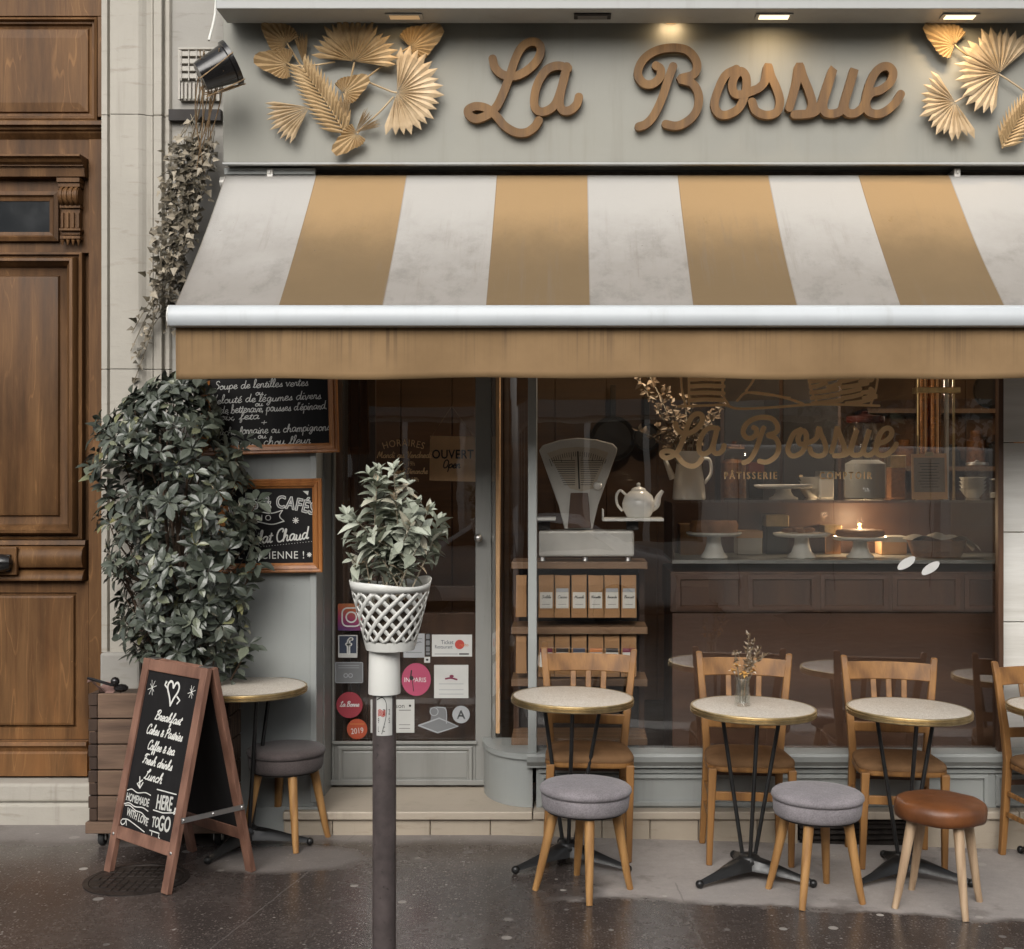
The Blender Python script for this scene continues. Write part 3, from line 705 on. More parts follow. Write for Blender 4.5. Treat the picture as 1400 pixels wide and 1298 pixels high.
# scroll bracket
c0, c1 = dx(85), dx(112); mb = MB()
mb.box(c0 - .01, c1 + .006, yD - .05, yD + .02, dz(252), dz(246)); mb.box(c0 - .006, c1 + .003, yD - .04, yD + .02, dz(258), dz(252.5))
zc = dz(270)
mb.add(*(lambda b: (b.v, b.f))(MB().lathe([(.042, 0), (.042, c1 - c0)], (c0, yD - .02, zc), 20, m=Matrix(((0, 0, 1), (0, 1, 0), (1, 0, 0))))))
for k in range(4):
    x = c0 + (c1 - c0) * (k + .5) / 4
    mb.add(*(lambda b: (b.v, b.f))(MB().lathe([(.048, -.008), (.05, 0), (.048, .008)], (x, yD - .02, zc), 20, m=Matrix(((0, 0, 1), (0, 1, 0), (1, 0, 0))))))
mb.box(c0 - .002, c1 + .002, yD - .03, yD + .02, dz(286), dz(282)); mb.box(c0 + .004, c1 - .004, yD - .016, yD + .02, dz(322), dz(286.5))
for k in range(4):
    x = c0 + .010 + (c1 - c0 - .02) * k / 3; mb.box(x - .006, x + .006, yD - .028, yD - .014, dz(313), dz(292))
mb.box(c0 - .004, c1 + .004, yD - .034, yD + .02, dz(317), dz(314)); mb.box(c0 - .001, c1 + .001, yD - .03, yD + .02, dz(328), dz(324))
for k in range(4):
    x = c0 + .010 + (c1 - c0 - .02) * k / 3; mb.tube([(x, yD - .02, dz(329)), (x, yD - .02, dz(337))], [.011, .002], 6)
mb.build('corbel', M['oak'], cdoor, smooth=True, bevel=.002)
tw = MB().moulding(-4.0, dx(80), dz(330), dz(262), [(0, .05), (0, -.005), (.02, -.012), (.03, .002), (.048, .006), (.05, .017)], cap=False, y0=yD).build('transom_window', M['oak'], cdoor)
MB().box(-3.96, dx(71), yD + .010, yD + .0165, dz(322), dz(275)).build('pane', M['car_glass'], tw)
# tall panel with its bolection moulding
lx = -3.37
mb = MB(); mb.moulding(lx, dx(112), dz(738), dz(345), [(0, .05), (0, -.0), (.012, -.006), (.015, .010), (.024, .012), (.028, -.02), (.036, -.036), (.05, -.04), (.056, -.026), (.07, -.012), (.078, .012), (.095, .016), (.118, .018), (.125, .004), (.14, -.002)], y0=yD)
mb.build('tall_panel', M['oak'], cdoor, smooth=True, angle=35)
mb = MB(); xmould(mb, -3.4, dx(117), [(dz(739), yD + .05), (dz(739), yD - .005), (dz(745), yD - .012), (dz(746.5), yD + .0), (dz(747.5), yD - .028), (dz(752), yD - .048), (dz(760), yD - .06), (dz(768), yD - .055), (dz(775), yD - .04), (dz(778), yD - .0), (dz(780), yD - .02), (dz(786), yD - .042), (dz(791), yD - .05), (dz(793), yD - .048), (dz(794), yD + .05)][::-1])
mb.build('lock_rail', M['oak'], cdoor, smooth=True, angle=40)
MB().box(-3.2, dx(31), yD - .075, yD - .045, dz(785), dz(747)).build('handle_plate', M['oak'], cdoor, bevel=.006)
mb = MB(); mb.tube([(dx(-20), yD - .10, dz(768)), (dx(2), yD - .105, dz(768)), (dx(16), yD - .10, dz(768)), (dx(24), yD - .095, dz(768)), (dx(27), yD - .088, dz(768))], [.045, .047, .045, .035, .012], 20)
mb.box(dx(-20), dx(24), yD - .09, yD - .072, dz(780), dz(757))
mb.build('handle', M['black_plastic'], cdoor, smooth=True)
mb = MB(); mb.moulding(lx, dx(120.5), dz(1011), dz(795), [(0, .05), (0, .004), (.058, .004), (.062, .016), (.07, .016), (.074, -.004), (.085, -.008)], y0=yD)
mb.build('lower_panel', M['oak'], cdoor)
mb = MB(); xmould(mb, -4.6, dx(121), [(dz(1013), yD + .05), (dz(1013), yD - .03), (dz(1018), yD - .036), (dz(1022), yD - .02), (dz(1027), yD - .012), (dz(1030), yD - .02), (dz(1060), yD - .022), (dz(1061), yD + .05)][::-1])
mb.build('kick_board', M['oak'], cdoor)

# ------------------------------------------------------------------ shop front
shop = thing('pastry_shop', 'sage grey pastry shop front with large display window and glazed door', 'shop front', (.6, -.1, 0))
FD = 6.42; FY = YD(FD); FX0, FX1 = -475 * FD / FOC, 3.5
fz0, fz1 = PZ(222.5, FD), PZ(22, FD)
fascia = MB().box(FX0, FX1, FY, -.002, fz0, 4.10).build('fascia', M['fascia'], shop, bevel=.004)
MB().box(FX0 - .002, FX1, FY - .012, FY + .02, fz0 - .012, fz0 - .001).build('trim', M['cornice'], fascia, bevel=.002)
cz = PZ(12, 6.16); cy = YD(6.16)
cor = MB(); cor.box(-1.66, FX1, cy, FY - .055, cz, cz + .06); cor.box(-1.645, FX1, cy - .025, FY - .055, cz + .062, cz + .50); cor.box(-1.66, FX1, FY - .055, FY - .002, cz + .03, cz + .50)
cornice = cor.build('cornice', M['cornice'], shop, bevel=.004)
def fixture(px, on, k):
    x = PX(px, 6.25); f = MB()
    zb = cz - .002
    f.box(x - .088, x + .088, cy + .055, cy + .128, zb - .006, zb - .0005)
    o = f.build('spotlight', M['cornice'] if on else M['dark'], cornice, bevel=.002)
    MB().box(x - .070, x + .070, cy + .066, cy + .117, zb - .0095, zb - .0065).build('diffuser', M[on] if on else M['lamp_off'], cornice)
    if on:
        l = bpy.data.lights.new('spotlight', 'AREA'); l.shape = 'RECTANGLE'; l.size = .13; l.size_y = .045; l.energy = k; l.color = (1.0, .74, .44); l.spread = R(150)
        lo = bpy.data.objects.new('spotlight_lamp', l); COL.objects.link(lo); lo.location = (x, cy + .0915, zb - .012); lo.rotation_euler = (R(22), 0, 0); lo.parent = None
for px, on, k in ((553, 'lamp_dim', .35), (810, False, 0), (1058, 'lamp_on', .9), (1312, 'lamp_on', 1.7)): fixture(px, on, k)

x = PX(918, 6.38); MB().lathe([(.03, cz + .014), (.034, cz + .016), (.034, cz + .0295)], (x, FY - .03, 0), 20).build('downlight', M['lamp_dim'], cornice, smooth=True)
l = bpy.data.lights.new('downlight', 'AREA'); l.shape = 'DISK'; l.size = .09; l.energy = .32; l.color = (1.0, .74, .44)
lo = bpy.data.objects.new('downlight_lamp', l); COL.objects.link(lo); lo.location = (x, FY - .045, cz + .008); lo.rotation_euler = (R(30), 0, 0)
GY = YD(6.52); ST = .149                               # glass plane, step height
SL, SR = -1.77, -1.258                                 # grey side panel
side = MB(); side.box(SL, SR, YD(6.47), .10, .03, 2.78)
sp_o = side.build('side_panel', M['joinery'], shop, bevel=.004)
mb = MB(); mb.box(PX(424, 6.46), SR + .012, YD(6.455), YD(6.469), .18, 2.77); mb.box(SL, SR + .02, YD(6.44), YD(6.47) - .0015, .02, .16)
mb.build('corner_board', M['joinery'], sp_o, bevel=.003)
# door reveal (return of the panel) and door
DY = YD(6.89); dL, dR = SR, PX(678, 6.89)
MB().box(SR - .06, SR + .006, .10, DY + .09, ST, 2.78).build('door_reveal', M['joinery_dark'], shop, bevel=.002)
door = thing('shop_door', None, None); door.parent = shop; door.location = Vector((0, 0, 0)) - Vector(shop.location)
bpy.data.objects.remove(door)
def qx(px): return PX(px, 6.89)
def qz(py): return PZ(py, 6.89)
mb = MB(); mb.box(SR + .008, qx(457), DY, DY + .045, ST + .012, 2.70); mb.box(qx(650), qx(672), DY, DY + .045, ST + .012, 2.70)
mb.box(qx(457), qx(650), DY + .001, DY + .045, ST + .012, qz(1016)); mb.box(qx(457), qx(650), DY + .001, DY + .045, 2.6, 2.699)
door = mb.build('door', M['joinery_dark'], shop, bevel=.004)
mb = MB(); mb.moulding(qx(462), qx(646), qz(1072), qz(1020), [(0, .0015), (.0, -.012), (.006, -.014), (.02, -.012), (.026, .0005), (.034, -.003)], y0=DY)
mb.box(qx(452), qx(671), DY - .016, DY + .0005, ST + .014, qz(1066)); mb.box(qx(455), qx(652), DY - .018, DY + .0005, qz(1017), qz(1013))
mb.build('kick_panel', M['joinery_dark'], door, bevel=.002)
MB().box(qx(457), qx(650), DY + .02, DY + .026, qz(1016), 2.6).build('pane', M['door_glass'], door)
mb = MB(); mb.lathe([(.012, 0), (.012, .05)], (qx(655), DY - .05, qz(735)), 12, m=Matrix.Rotation(R(-90), 4, 'X')); mb.sphere((qx(655), DY - .06, qz(735)), .022, 14)
mb.build('handle', M['steel'], door, smooth=True)
mb = MB(); mb.box(qx(673), qx(678), DY - .02, DY + .06, ST, 2.78); mb.build('door_jamb', M['joinery_dark'], shop, bevel=.002)
MB().box(qx(678.5), qx(684), DY - .05, DY + .02, .44, 2.78).build('brass_strip', M['card'], shop, bevel=.002)
MB().box(SR, dR, DY + .002, DY + .05, 2.70, 2.78).build('door_head', M['joinery_dark'], shop)
# curved corner: base, lip, glass
ccx, ccd = PX(728, 6.47), 6.86
def ell(rx, rd, n=14): return [(ccx - rx * math.sin(math.pi / 2 * i / n), YD(ccd) - rd * math.cos(math.pi / 2 * i / n)) for i in range(n + 1)]
def curved(mb, rx, rd, z0, z1, cap=True):
    e = ell(rx, rd); n = len(e); vs = [(x, y, z0) for x, y in e] + [(x, y, z1) for x, y in e] + [(ccx, YD(ccd), z0), (ccx, YD(ccd), z1)]
    fs = [(i, i + 1, n + i + 1, n + i) for i in range(n - 1)]
    if cap: fs += [(2 * n + 1, n + i, n + i + 1) for i in range(n - 1)] + [(2 * n, i + 1, i) for i in range(n - 1)]
    return mb.add(vs, fs)
mb = MB(); curved(mb, .262, .385, ST + .001, .385); curved(mb, .27, .40, .387, .415)
mb.build('curved_base', M['joinery'], shop, smooth=True)
curved(MB(), .235, .335, .416, 2.77, cap=False).build('curved_pane', M['glass'], shop, smooth=True)
# main window
wx0, wx1 = PX(722, 6.47), PX(1369, 6.5)
mb = MB(); mb.box(wx0, PX(734, 6.47), YD(6.455), YD(6.53), .385, 2.78); mb.build('mullion', M['joinery'], shop, bevel=.004)
mb = MB(); mb.box(wx1 - .022, wx1 + .004, YD(6.475), YD(6.53), .42, 2.78); mb.build('mullion', M['dark_wood'], shop, bevel=.003)
MB().box(PX(734, 6.47), wx1 - .022, GY, GY + .006, .412, 2.775).build('window_pane', M['glass'], shop)
mb = MB(); xmould(mb, wx0 - .005, 3.5, [(.424, GY + .05), (.424, YD(6.425)), (.412, YD(6.415)), (.385, YD(6.42)), (.372, YD(6.432)), (.362, YD(6.44)), (.352, YD(6.44)), (.35, GY + .05)][::-1])
mb.build('window_sill', M['joinery'], shop, bevel=.002)
sr = MB(); sr.box(wx0 + .04, 3.5, YD(6.475), GY + .06, ST + .001, .349)
riser = sr.build('stall_riser', M['joinery'], shop)
mb = MB(); mb.moulding(wx0 + .06, 2.05, ST + .012, .315, [(0, .0), (0, -.014), (.018, -.016), (.022, -.002)], cap=False, y0=YD(6.475)); mb.moulding(2.09, 3.45, ST + .012, .315, [(0, .0), (0, -.014), (.018, -.016), (.022, -.002)], cap=False, y0=YD(6.475))
mb.box(wx0 + .05, 3.5, YD(6.462), YD(6.475) - .001, .322, .341)
mb.build('panel_trim', M['joinery'], riser)
mb = MB()

pass
MB().box(3.5, 3.62, YD(6.45), .1, 0, 2.78).build('end_panel', M['joinery'], shop, bevel=.004)
# marble step and tiled riser
mb = MB(); mb.box(SR - .14, -.186, YD(6.395), DY + .1, .109, ST)
x = -.182
while x < 3.5: mb.box(x, min(x + 1.18, 3.5), YD(6.40), GY + .1, .109, ST - .001); x += 1.184
step = mb.build('door_step', M['marble'], shop, bevel=.006)
mb = MB(); x = -1.40; rr = random.Random(4)
VX0, VX1 = PX(1092, 6.4), PX(1248, 6.4)
while x < 3.5:
    w_ = rr.uniform(.22, .3); x1 = x + w_
    if x < VX1 and x1 > VX0: x1 = VX0 if x < VX0 - .05 else x1
    if x >= VX1 - .001 and mb.v and mb.v[0].x < VX0: mb.build('tile_riser', M['tile'], step, bevel=.006); mb = MB()
    if not (x >= VX0 - .01 and x < VX1): mb.box(x + .0012, x1 - .0012, YD(6.418) + rr.uniform(-.002, .002), YD(6.5), -.12, .107)
    x = x1 if not (x >= VX0 - .01 and x < VX1) else VX1
mb.build('tile_riser', M['tile'], step, bevel=.006)
mb = MB(); mb.box(VX0 + .005, VX1 - .005, YD(6.47), YD(6.49), -.1, .106)
for k in range(5): z = .095 - k * .026; mb.obox(Matrix.Translation(((VX0 + VX1) / 2, YD(6.435), z)) @ Matrix.Rotation(R(35), 4, 'X'), VX1 - VX0 - .02, .03, .005)
mb.build('vent_grille', M['iron'], step)

# ------------------------------------------------------------------ awning
aw = thing('awning', 'ochre and white striped awning over the shop window', 'awning', (.9, -.1, 3.2))
d0, d1 = 6.47, 5.64; z0, z1 = PZ(240, 6.47), PZ(419, 5.64)
ax0, ax1 = -1.695, -1.695 + .4442 * 12
n, m = 14, 48; vs = []; fs = []
for i in range(n + 1):
    t = i / n
    for j in range(m + 1):
        u = j / m; x = ax0 + (ax1 - ax0) * u
        sag = -.018 * math.sin(math.pi * t) - .006 * math.sin(u * 37 + t * 3) * math.sin(math.pi * t) - .004 * math.sin(u * 75.4) ** 2 * math.sin(math.pi * t)
        vs.append((x, YD(d0 + (d1 - d0) * t), z0 + (z1 - z0) * t + sag))
for i in range(n):
    for j in range(m): a = i * (m + 1) + j; fs.append((a, a + 1, a + m + 2, a + m + 1))
can = MB().add(vs, fs).build('canopy', M['awning'], None, smooth=True)
sm = can.modifiers.new('cloth thickness', 'SOLIDIFY'); sm.thickness = .003
def keep_parent(o, p): o.parent = p; o.matrix_parent_inverse = Matrix.Translation(-Vector(root_of(p).location))
keep_parent(can, aw)
bar = [(PZ(447, 5.6), YD(5.61)), (PZ(446, 5.6), YD(5.585)), (PZ(440, 5.6), YD(5.572)), (PZ(430, 5.6), YD(5.57)), (PZ(421, 5.6), YD(5.582)), (PZ(417.5, 5.6), YD(5.60)), (PZ(417.5, 5.6), YD(5.65)), (PZ(447, 5.6), YD(5.67))]
bx0 = PX(229, 5.57)
xmould(MB(), bx0, ax1 + .03, bar).build('front_bar', M['white_metal'], aw, smooth=True, bevel=.002)
xmould(MB(), bx0 - .006, bx0 - .0005, [(z, y) for z, y in bar]).build('end_cap', M['white_plastic'], aw, bevel=.001)
vs = []; fs = []; n, m = 8, 150; vz0, vz1 = PZ(446, 5.63), PZ(517.5, 5.63)
for i in range(n + 1):
    t = i / n
    for j in range(m + 1):
        x = PX(240, 5.63) + (ax1 + .0 - PX(240, 5.63)) * j / m
        vs.append((x, YD(5.63) + t * .018 * math.sin(x * 5.1 + 1) * math.sin(x * 1.7) + .006 * t * math.sin(x * 17), vz0 + (vz1 - vz0) * t + .007 * t * math.sin(x * 2.3) * math.sin(x * 5)))
for i in range(n):
    for j in range(m): a = i * (m + 1) + j; fs.append((a, a + 1, a + m + 2, a + m + 1))
val = MB().add(vs, fs).build('valance', M['valance'], None, smooth=True); keep_parent(val, aw)
s_ = val.modifiers.new('cloth thickness', 'SOLIDIFY'); s_.thickness = .002
mb = MB(); mb.lathe([(.032, 0), (.032, ax1 - ax0 + .06)], (ax0 - .03, YD(6.5), z0 - .032), 18, m=Matrix(((0, 0, 1), (0, 1, 0), (1, 0, 0))))
mb.build('roller', M['aluminium'], aw, smooth=True)
for xx in (PX(368, 6.45), 1.9):
    mb = MB(); mb.box(xx - .015, xx + .015, YD(6.462), YD(6.585), z0 - .07, z0 + .032); mb.box(xx - .006, xx + .006, YD(6.455), YD(6.4615), z0 + .006, z0 + .026); mb.build('bracket', M['aluminium'], aw, bevel=.003)
for xx in (-.9, 1.6):
    mb = MB(); e = (xx + .35, YD(6.0), 2.78); mb.tube([(xx, YD(6.47), 3.13), e], .02, 8); mb.tube([e, (xx, YD(5.69), 2.49)], .018, 8); mb.build('folding_arm', M['white_metal'], aw, smooth=True)
mb = MB().box(PX(305, 6.46), PX(430, 6.46), YD(6.475), YD(6.5), z0 + .006, fz0 - .014); mb.build('cassette_plate', M['joinery'], aw, bevel=.003)
# ------------------------------------------------------------------ wooden sign lettering
def zc(pts, ox, oy=0, k=3.5): return [(ox + a / k, oy + b / k) for a, b in pts]
LET = {
'L': [zc([(188,285),(200,328),(240,362),(300,366),(360,335),(405,285),(418,235),(400,208),(365,205),(325,232),(295,290),(265,380),(238,450),(207,512),(165,552),(110,572),(75,553),(72,528),(108,512),(160,522),(205,558),(245,605),(300,636),(350,636),(388,610),(408,580)], 620)],
'a': [zc([(548,330),(500,318),(450,335),(412,385),(390,450),(388,510),(412,537),(450,532),(488,500),(515,430),(535,350)], 620), zc([(542,322),(530,380),(515,440),(508,500),(525,532),(560,530),(590,502),(600,468)], 620)],
'B': [zc([(968,318),(990,335),(988,372),(955,404),(915,405),(885,372),(886,330),(915,282),(970,247),(1040,233),(1110,242),(1152,280),(1165,325),(1145,362),(1085,382),(1140,402),(1170,450),(1170,510),(1145,560),(1100,595),(1060,606),(1015,598)], 620), zc([(1050,322),(1025,390),(995,480),(958,556),(922,596),(886,610)], 620)],
'o': [zc([(1352,335),(1300,365),(1265,435),(1248,505),(1270,548),(1312,552),(1365,520),(1395,450),(1400,380),(1378,346),(1350,362),(1332,410),(1345,452),(1385,455),(1430,440)], 620)],
's': [zc([(95,440),(130,425),(158,392),(172,322),(188,370),(215,430),(230,490),(215,540),(165,555),(115,535),(97,492)], 1000)],
's2': [zc([(275,520),(290,470),(308,400),(322,320),(340,370),(370,445),(384,505),(360,548),(300,553)], 1000)],
'u': [zc([(300,553),(385,545),(425,505),(450,430),(484,335),(458,425),(436,505),(448,543),(490,548),(525,528),(548,460),(586,335),(562,420),(538,505),(552,543),(590,546),(625,520)], 1000)],
'e': [zc([(625,520),(660,455),(710,436),(755,400),(770,355),(750,326),(715,327),(680,360),(652,430),(640,500),(655,540),(700,550),(745,530),(785,492),(806,456)], 1000)],
}
sign = thing('sign_lettering', 'large plywood script letters reading La Bossue on the grey fascia', 'sign lettering', (PX(930, FD), FY - .015, PZ(130, FD)))
dS = FD - .03
def sgn(u, v, off): return Vector((PX(u, dS), FY - .012 - off, PZ(v, dS)))
for i, (k, name) in enumerate((('L', 'letter'), ('a', 'letter'), ('B', 'letter'), ('o', 'letter'), ('s', 'letter'), ('s2', 'letter'), ('u', 'letter'), ('e', 'letter'))):
    mb = MB()
    for j, st in enumerate(LET[k]):
        q = smooth_pts([(a, b, 0) for a, b in st], 7)
        mb.ribbon(q, 5.7, sgn, .0 + .0003 * i + .0005 * j, .030 + .0010 * i + .0005 * j, drift=.0012, caps=6)
    mb.build(name, M['letter'], sign, bevel=0)
    if k in 'LaB':
        pass

# ------------------------------------------------------------------ gilded dried palm leaves on the fascia
def fan(mb, c, ang, spread, rad, n, web=.5, tipw=.35, jit=.06, lift=.03, cone=.02, shape=None):
    """pleated leaf: c on the fascia, ang = direction (deg, up = 90), spread (deg), n leaflets"""
    rr = random.Random(int(c[0] * 13 + c[1]))
    half = spread / n / 2
    for i in range(n):
        a = ang - spread / 2 + spread * (i + .5) / n
        r = rad * (1 + rr.uniform(-jit, jit)) * (shape((i + .5) / n * 2 - 1) if shape else 1.0)
        da = rr.uniform(-half, half) * .35; base = lift + rr.uniform(-.004, .004)
        def P(rad_, aa, h):
            t = R(aa); return (c[0] + rad_ * math.cos(t), FY - .014 - h, c[1] + rad_ * math.sin(t))
        w1 = r * web
        hh = half * .96
        pts = [P(.004, a, base), P(w1, a - hh, base + cone * web), P(w1, a, base + cone * web + .009), P(w1, a + hh, base + cone * web),
               P(r * .8, a - hh * tipw * 1.6 + da * .5, base + cone * .8), P(r * .8, a + da * .5, base + cone * .8 + .006), P(r * .8, a + hh * tipw * 1.6 + da * .5, base + cone * .8), P(r, a + da, base + cone * .9)]
        mb.add(pts, [(0, 1, 2), (0, 2, 3), (1, 4, 5, 2), (2, 5, 6, 3), (4, 7, 5), (5, 7, 6)])
def spade(mb, c, ang, ln, w=.62, n=15, lift=.03):
    """trimmed palm spear: pleats fan out from the stalk inside a spade outline"""
    L = ln; out = []
    for i in range(n + 1):
        s_ = -1 + 2 * i / n; al = s_ * 105
        a = abs(al)
        r = L * (1.0 if a < 6 else (w * (1 - .42 * (a / 105)) + (1 - w) * max(0, 1 - a / 38) ** 1.3))
        out.append((al, r))
    for i in range(n):
        (a0, r0), (a1, r1) = out[i], out[i + 1]; am, rm = (a0 + a1) / 2, (r0 + r1) / 2
        def P(r, a, h):
            t = R(ang + a); curl = .018 * (r / L) ** 2
            return (c[0] + r * math.cos(t), FY - .014 - h - curl, c[1] + r * math.sin(t))
        mb.add([P(.004, am, lift), P(r0, a0, lift), P(rm, am, lift + .012), P(r1, a1, lift)], [(0, 1, 2), (0, 2, 3)])
def feather(mb, a, b, ll, n=22, sl=35, lift=.03, w=.011, sides=(1, -1)):
    a, b = Vector((a[0], a[1])), Vector((b[0], b[1])); d = (b - a); th = math.degrees(math.atan2(d.y, d.x))
    for s_ in sides:
        for i in range(n):
            t = .02 + .96 * i / n; p = a + d * t; k = ll * (1 - .45 * abs(t - .35) ** 1.2) * (1 if s_ > 0 else .92)
            aa = R(th + s_ * (sl + 18 * (1 - t))); dir_ = Vector((math.cos(aa), math.sin(aa))); nn = Vector((-dir_.y, dir_.x)) * w / 2
            def P(q, h): return (q.x, FY - .014 - h, q.y)
            mb.add([P(p - nn * .5, lift), P(p, lift + .006), P(p + nn * .5, lift), P(p + dir_ * k * .5 - nn, lift + .012), P(p + dir_ * k * .5, lift + .018), P(p + dir_ * k * .5 + nn, lift + .012), P(p + dir_ * k, lift + .008)],
                   [(0, 1, 4, 3), (1, 2, 5, 4), (3, 4, 6), (4, 5, 6)])
def pxs(x, y, d=FD - .05): return (PX(x, d), PZ(y, d))
def zl(x, y): return pxs(300 + x / 3.5, y / 3.5)        # zoom of the left bunch
def zr(x, y): return pxs(1000 + x / 3.5, y / 3.5)
U = (FD - .05) / 1800 / 3.5
def stalk(mb, pts, r=.0045, lift=.028):
    q = smooth_pts([(p[0], FY - .014 - lift, p[1]) for p in pts], 5); mb.tube(q, r, 7)
def palm(label, base, build, mat='gold', stems=()):
    t = thing('gold_palm_leaf', label, 'dried palm leaf', (base[0], FY - .015, base[1]), 0, 'gilded dried palm leaves on the fascia')
    mb = MB(); build(mb); mb.build('blade', M[mat], t, recalc=False)
    if stems:
        sb = MB()
        for s_ in stems: stalk(sb, s_)
        sb.build('stalk', M[mat], t, smooth=True)
    return t
b = zl(322, 208); palm('small gold palm spear at the upper corner beside the hanging pot', b, lambda m: spade(m, b, 137, 165 * U, .66), 'gold', [[zl(322, 206), zl(365, 275), zl(420, 365)]])
b = zl(330, 308); palm('gold palm spear pointing sideways towards the hanging pot', b, lambda m: spade(m, b, 172, 185 * U, .58), 'gold', [[zl(335, 312), zl(440, 312), zl(552, 294)]])
b = zl(410, 330); palm('narrow folded gold leaf standing upright below the round fan', b, lambda m: fan(m, b, 97, 26, 175 * U, 7, .75, .5, .03), 'gold', [[zl(410, 325), zl(408, 350)]])
b = zl(645, 296); palm('broad gold fan leaf spread upwards like a half sun', b, lambda m: fan(m, b, 83, 186, 205 * U, 19, .40, .66, .09, .04), 'gold', [[zl(645, 296), zl(625, 380), zl(600, 470), zl(598, 640)]])
b = zl(912, 225); palm('bronze gold palm spear under the lit spotlight nearest the hanging pot', b, lambda m: spade(m, b, 30, 200 * U, .62), 'gold', [[zl(912, 222), zl(860, 255), zl(770, 320), zl(640, 420)]])
b = zl(850, 442); palm('pale gold fan leaf opening towards the letter L', b, lambda m: fan(m, b, -9, 198, 222 * U, 18, .30, .72, .06, .035), 'gold_pale', [[zl(850, 442), zl(820, 436), zl(715, 393)], [zl(832, 462), zl(760, 540), zl(655, 632)]])
b = zl(592, 445); palm('small gold spear in the middle of the leaf bunch', b, lambda m: spade(m, b, 30, 160 * U, .6), 'gold', [[zl(592, 445), zl(600, 470)]])
b = zl(430, 512); palm('gold fan leaf drooping towards the lower corner of the fascia', b, lambda m: fan(m, b, 209, 74, 212 * U, 10, .60, .66, .05), 'gold_pale', [[zl(430, 512), zl(470, 490)]])
b = zl(605, 640); palm('long feathered gold frond leaning over the middle of the bunch', b, lambda m: feather(m, b, zl(395, 320), 145 * U, 15, 30, w=.021), 'gold', [[zl(605, 642), zl(520, 500), zl(390, 310)]])
b = zl(604, 625); palm('narrow folded gold leaf beside the feathered frond', b, lambda m: fan(m, b, 91, 24, 165 * U, 6, .8, .5, .03), 'gold_pale')
b = zl(658, 638); palm('small gold spear pointing down at the foot of the bunch', b, lambda m: spade(m, b, 222, 170 * U, .5), 'gold', [[zl(658, 638), zl(690, 600)]])
b = zl(648, 634); palm('short two sided gold leaf at the foot of the bunch', b, lambda m: (fan(m, b, 20, 18, 135 * U, 5, .7, .5, .03), fan(m, b, 55, 26, 125 * U, 6, .6, .4, .08)), 'gold_pale')
b = zr(1070, 212); palm('gold palm spear beside the brightest spotlight', b, lambda m: spade(m, b, 148, 195 * U, .62), 'gold', [[zr(1070, 212), zr(1100, 240), zr(1180, 300)]])
b = zr(1282, 352); palm('big pale gold fan leaf below the brightest spotlight', b, lambda m: fan(m, b, 152, 220, 214 * U, 20, .32, .70, .08, .04), 'gold_pale', [[zr(1282, 352), zr(1340, 390), zr(1420, 445)]])
b = zr(1072, 488); palm('pale gold fan leaf hanging down after the letter e', b, lambda m: fan(m, b, 214, 180, 184 * U, 15, .34, .68, .10), 'gold_pale', [[zr(1072, 488), zr(1130, 455), zr(1200, 420)]])
b = zr(1298, 705); palm('feathered gold frond rising near the lower edge of the fascia', b, lambda m: feather(m, b, zr(1420, 500), 125 * U, 11, 28, w=.02), 'gold', [[zr(1298, 708), zr(1350, 610), zr(1430, 480)]])

# ------------------------------------------------------------------ wall vent, cable, hanging pot, climbing ivy
dv = 6.58
vent = thing('wall_vent', 'cream louvred wall vent behind the hanging black pot', 'wall vent', (PX(272, dv), YD(dv), PZ(110, dv)))
x0, x1, za, zb = PX(246, dv), PX(300, dv), PZ(138, dv), PZ(68, dv)
mb = MB(); mb.box(x0, x1, YD(6.575), YD(6.6) - .0005, za, zb)
M['vent'] = paint('grimy cream paint', (.40, .375, .33), (.2, .18, .15), .6, .6); mb.build('back_plate', M['vent'], vent)
mb = MB(); mb.box(x0 - .003, x1, YD(6.555), YD(6.575) - .001, zb - .006, zb + .004); mb.box(x0 - .003, x0 + .008, YD(6.555), YD(6.575) - .001, za, zb - .007)
for k in range(4): z = zb - .018 - k * .037; mb.box(x0 + .01, x1, YD(6.548), YD(6.575) - .001, z - .024, z)
for k in range(5): x = x0 + .016 + k * .038; mb.box(x - .003, x + .003, YD(6.543), YD(6.547), za + .09, zb - .012)
for k in range(9): x = x0 + .016 + k * .02; mb.box(x - .005, x + .005, YD(6.558), YD(6.575) - .001, za + .004, za + .085)
mb.build('louvres', M['vent'], vent, bevel=.0015)
MB().box(PX(232, 6.58), PX(303, 6.58), YD(6.56), YD(6.599), PZ(166, 6.58), PZ(151, 6.58)).build('slot_bar', M['dark'], vent)
mb = MB(); mb.tube(smooth_pts([(PX(297, 6.5), YD(6.5), PZ(-30, 6.5)), (PX(294, 6.5), YD(6.5), PZ(20, 6.5)), (PX(289.5, 6.5), YD(6.45), PZ(60, 6.5))], 5), .007, 8)
tag(mb.build('white_cable', M['white_plastic'], smooth=True), 'white cable dropping from the cornice to the hanging pot', 'cable')
pd = 6.14; pc = PP(296, 95, pd)
pot = thing('hanging_pot', 'tilted black plastic plant pot hung upside down and bound with straw twine', 'plant pot', pc)
ax = Vector((.80, .22, .46)).normalized(); mt = ax.to_track_quat('Z', 'Y').to_matrix()
mb = MB(); mb.lathe([(.062, -.085), (.067, -.084), (.092, .06), (.104, .064), (.106, .085), (.100, .087), (.096, .08), (.088, .062), (.062, -.07), (.0, -.07)], pc, 28, m=mt, cap=True)
mb.build('shell', M['black_plastic'], pot, smooth=True)
mb = MB(); rr = random.Random(5)
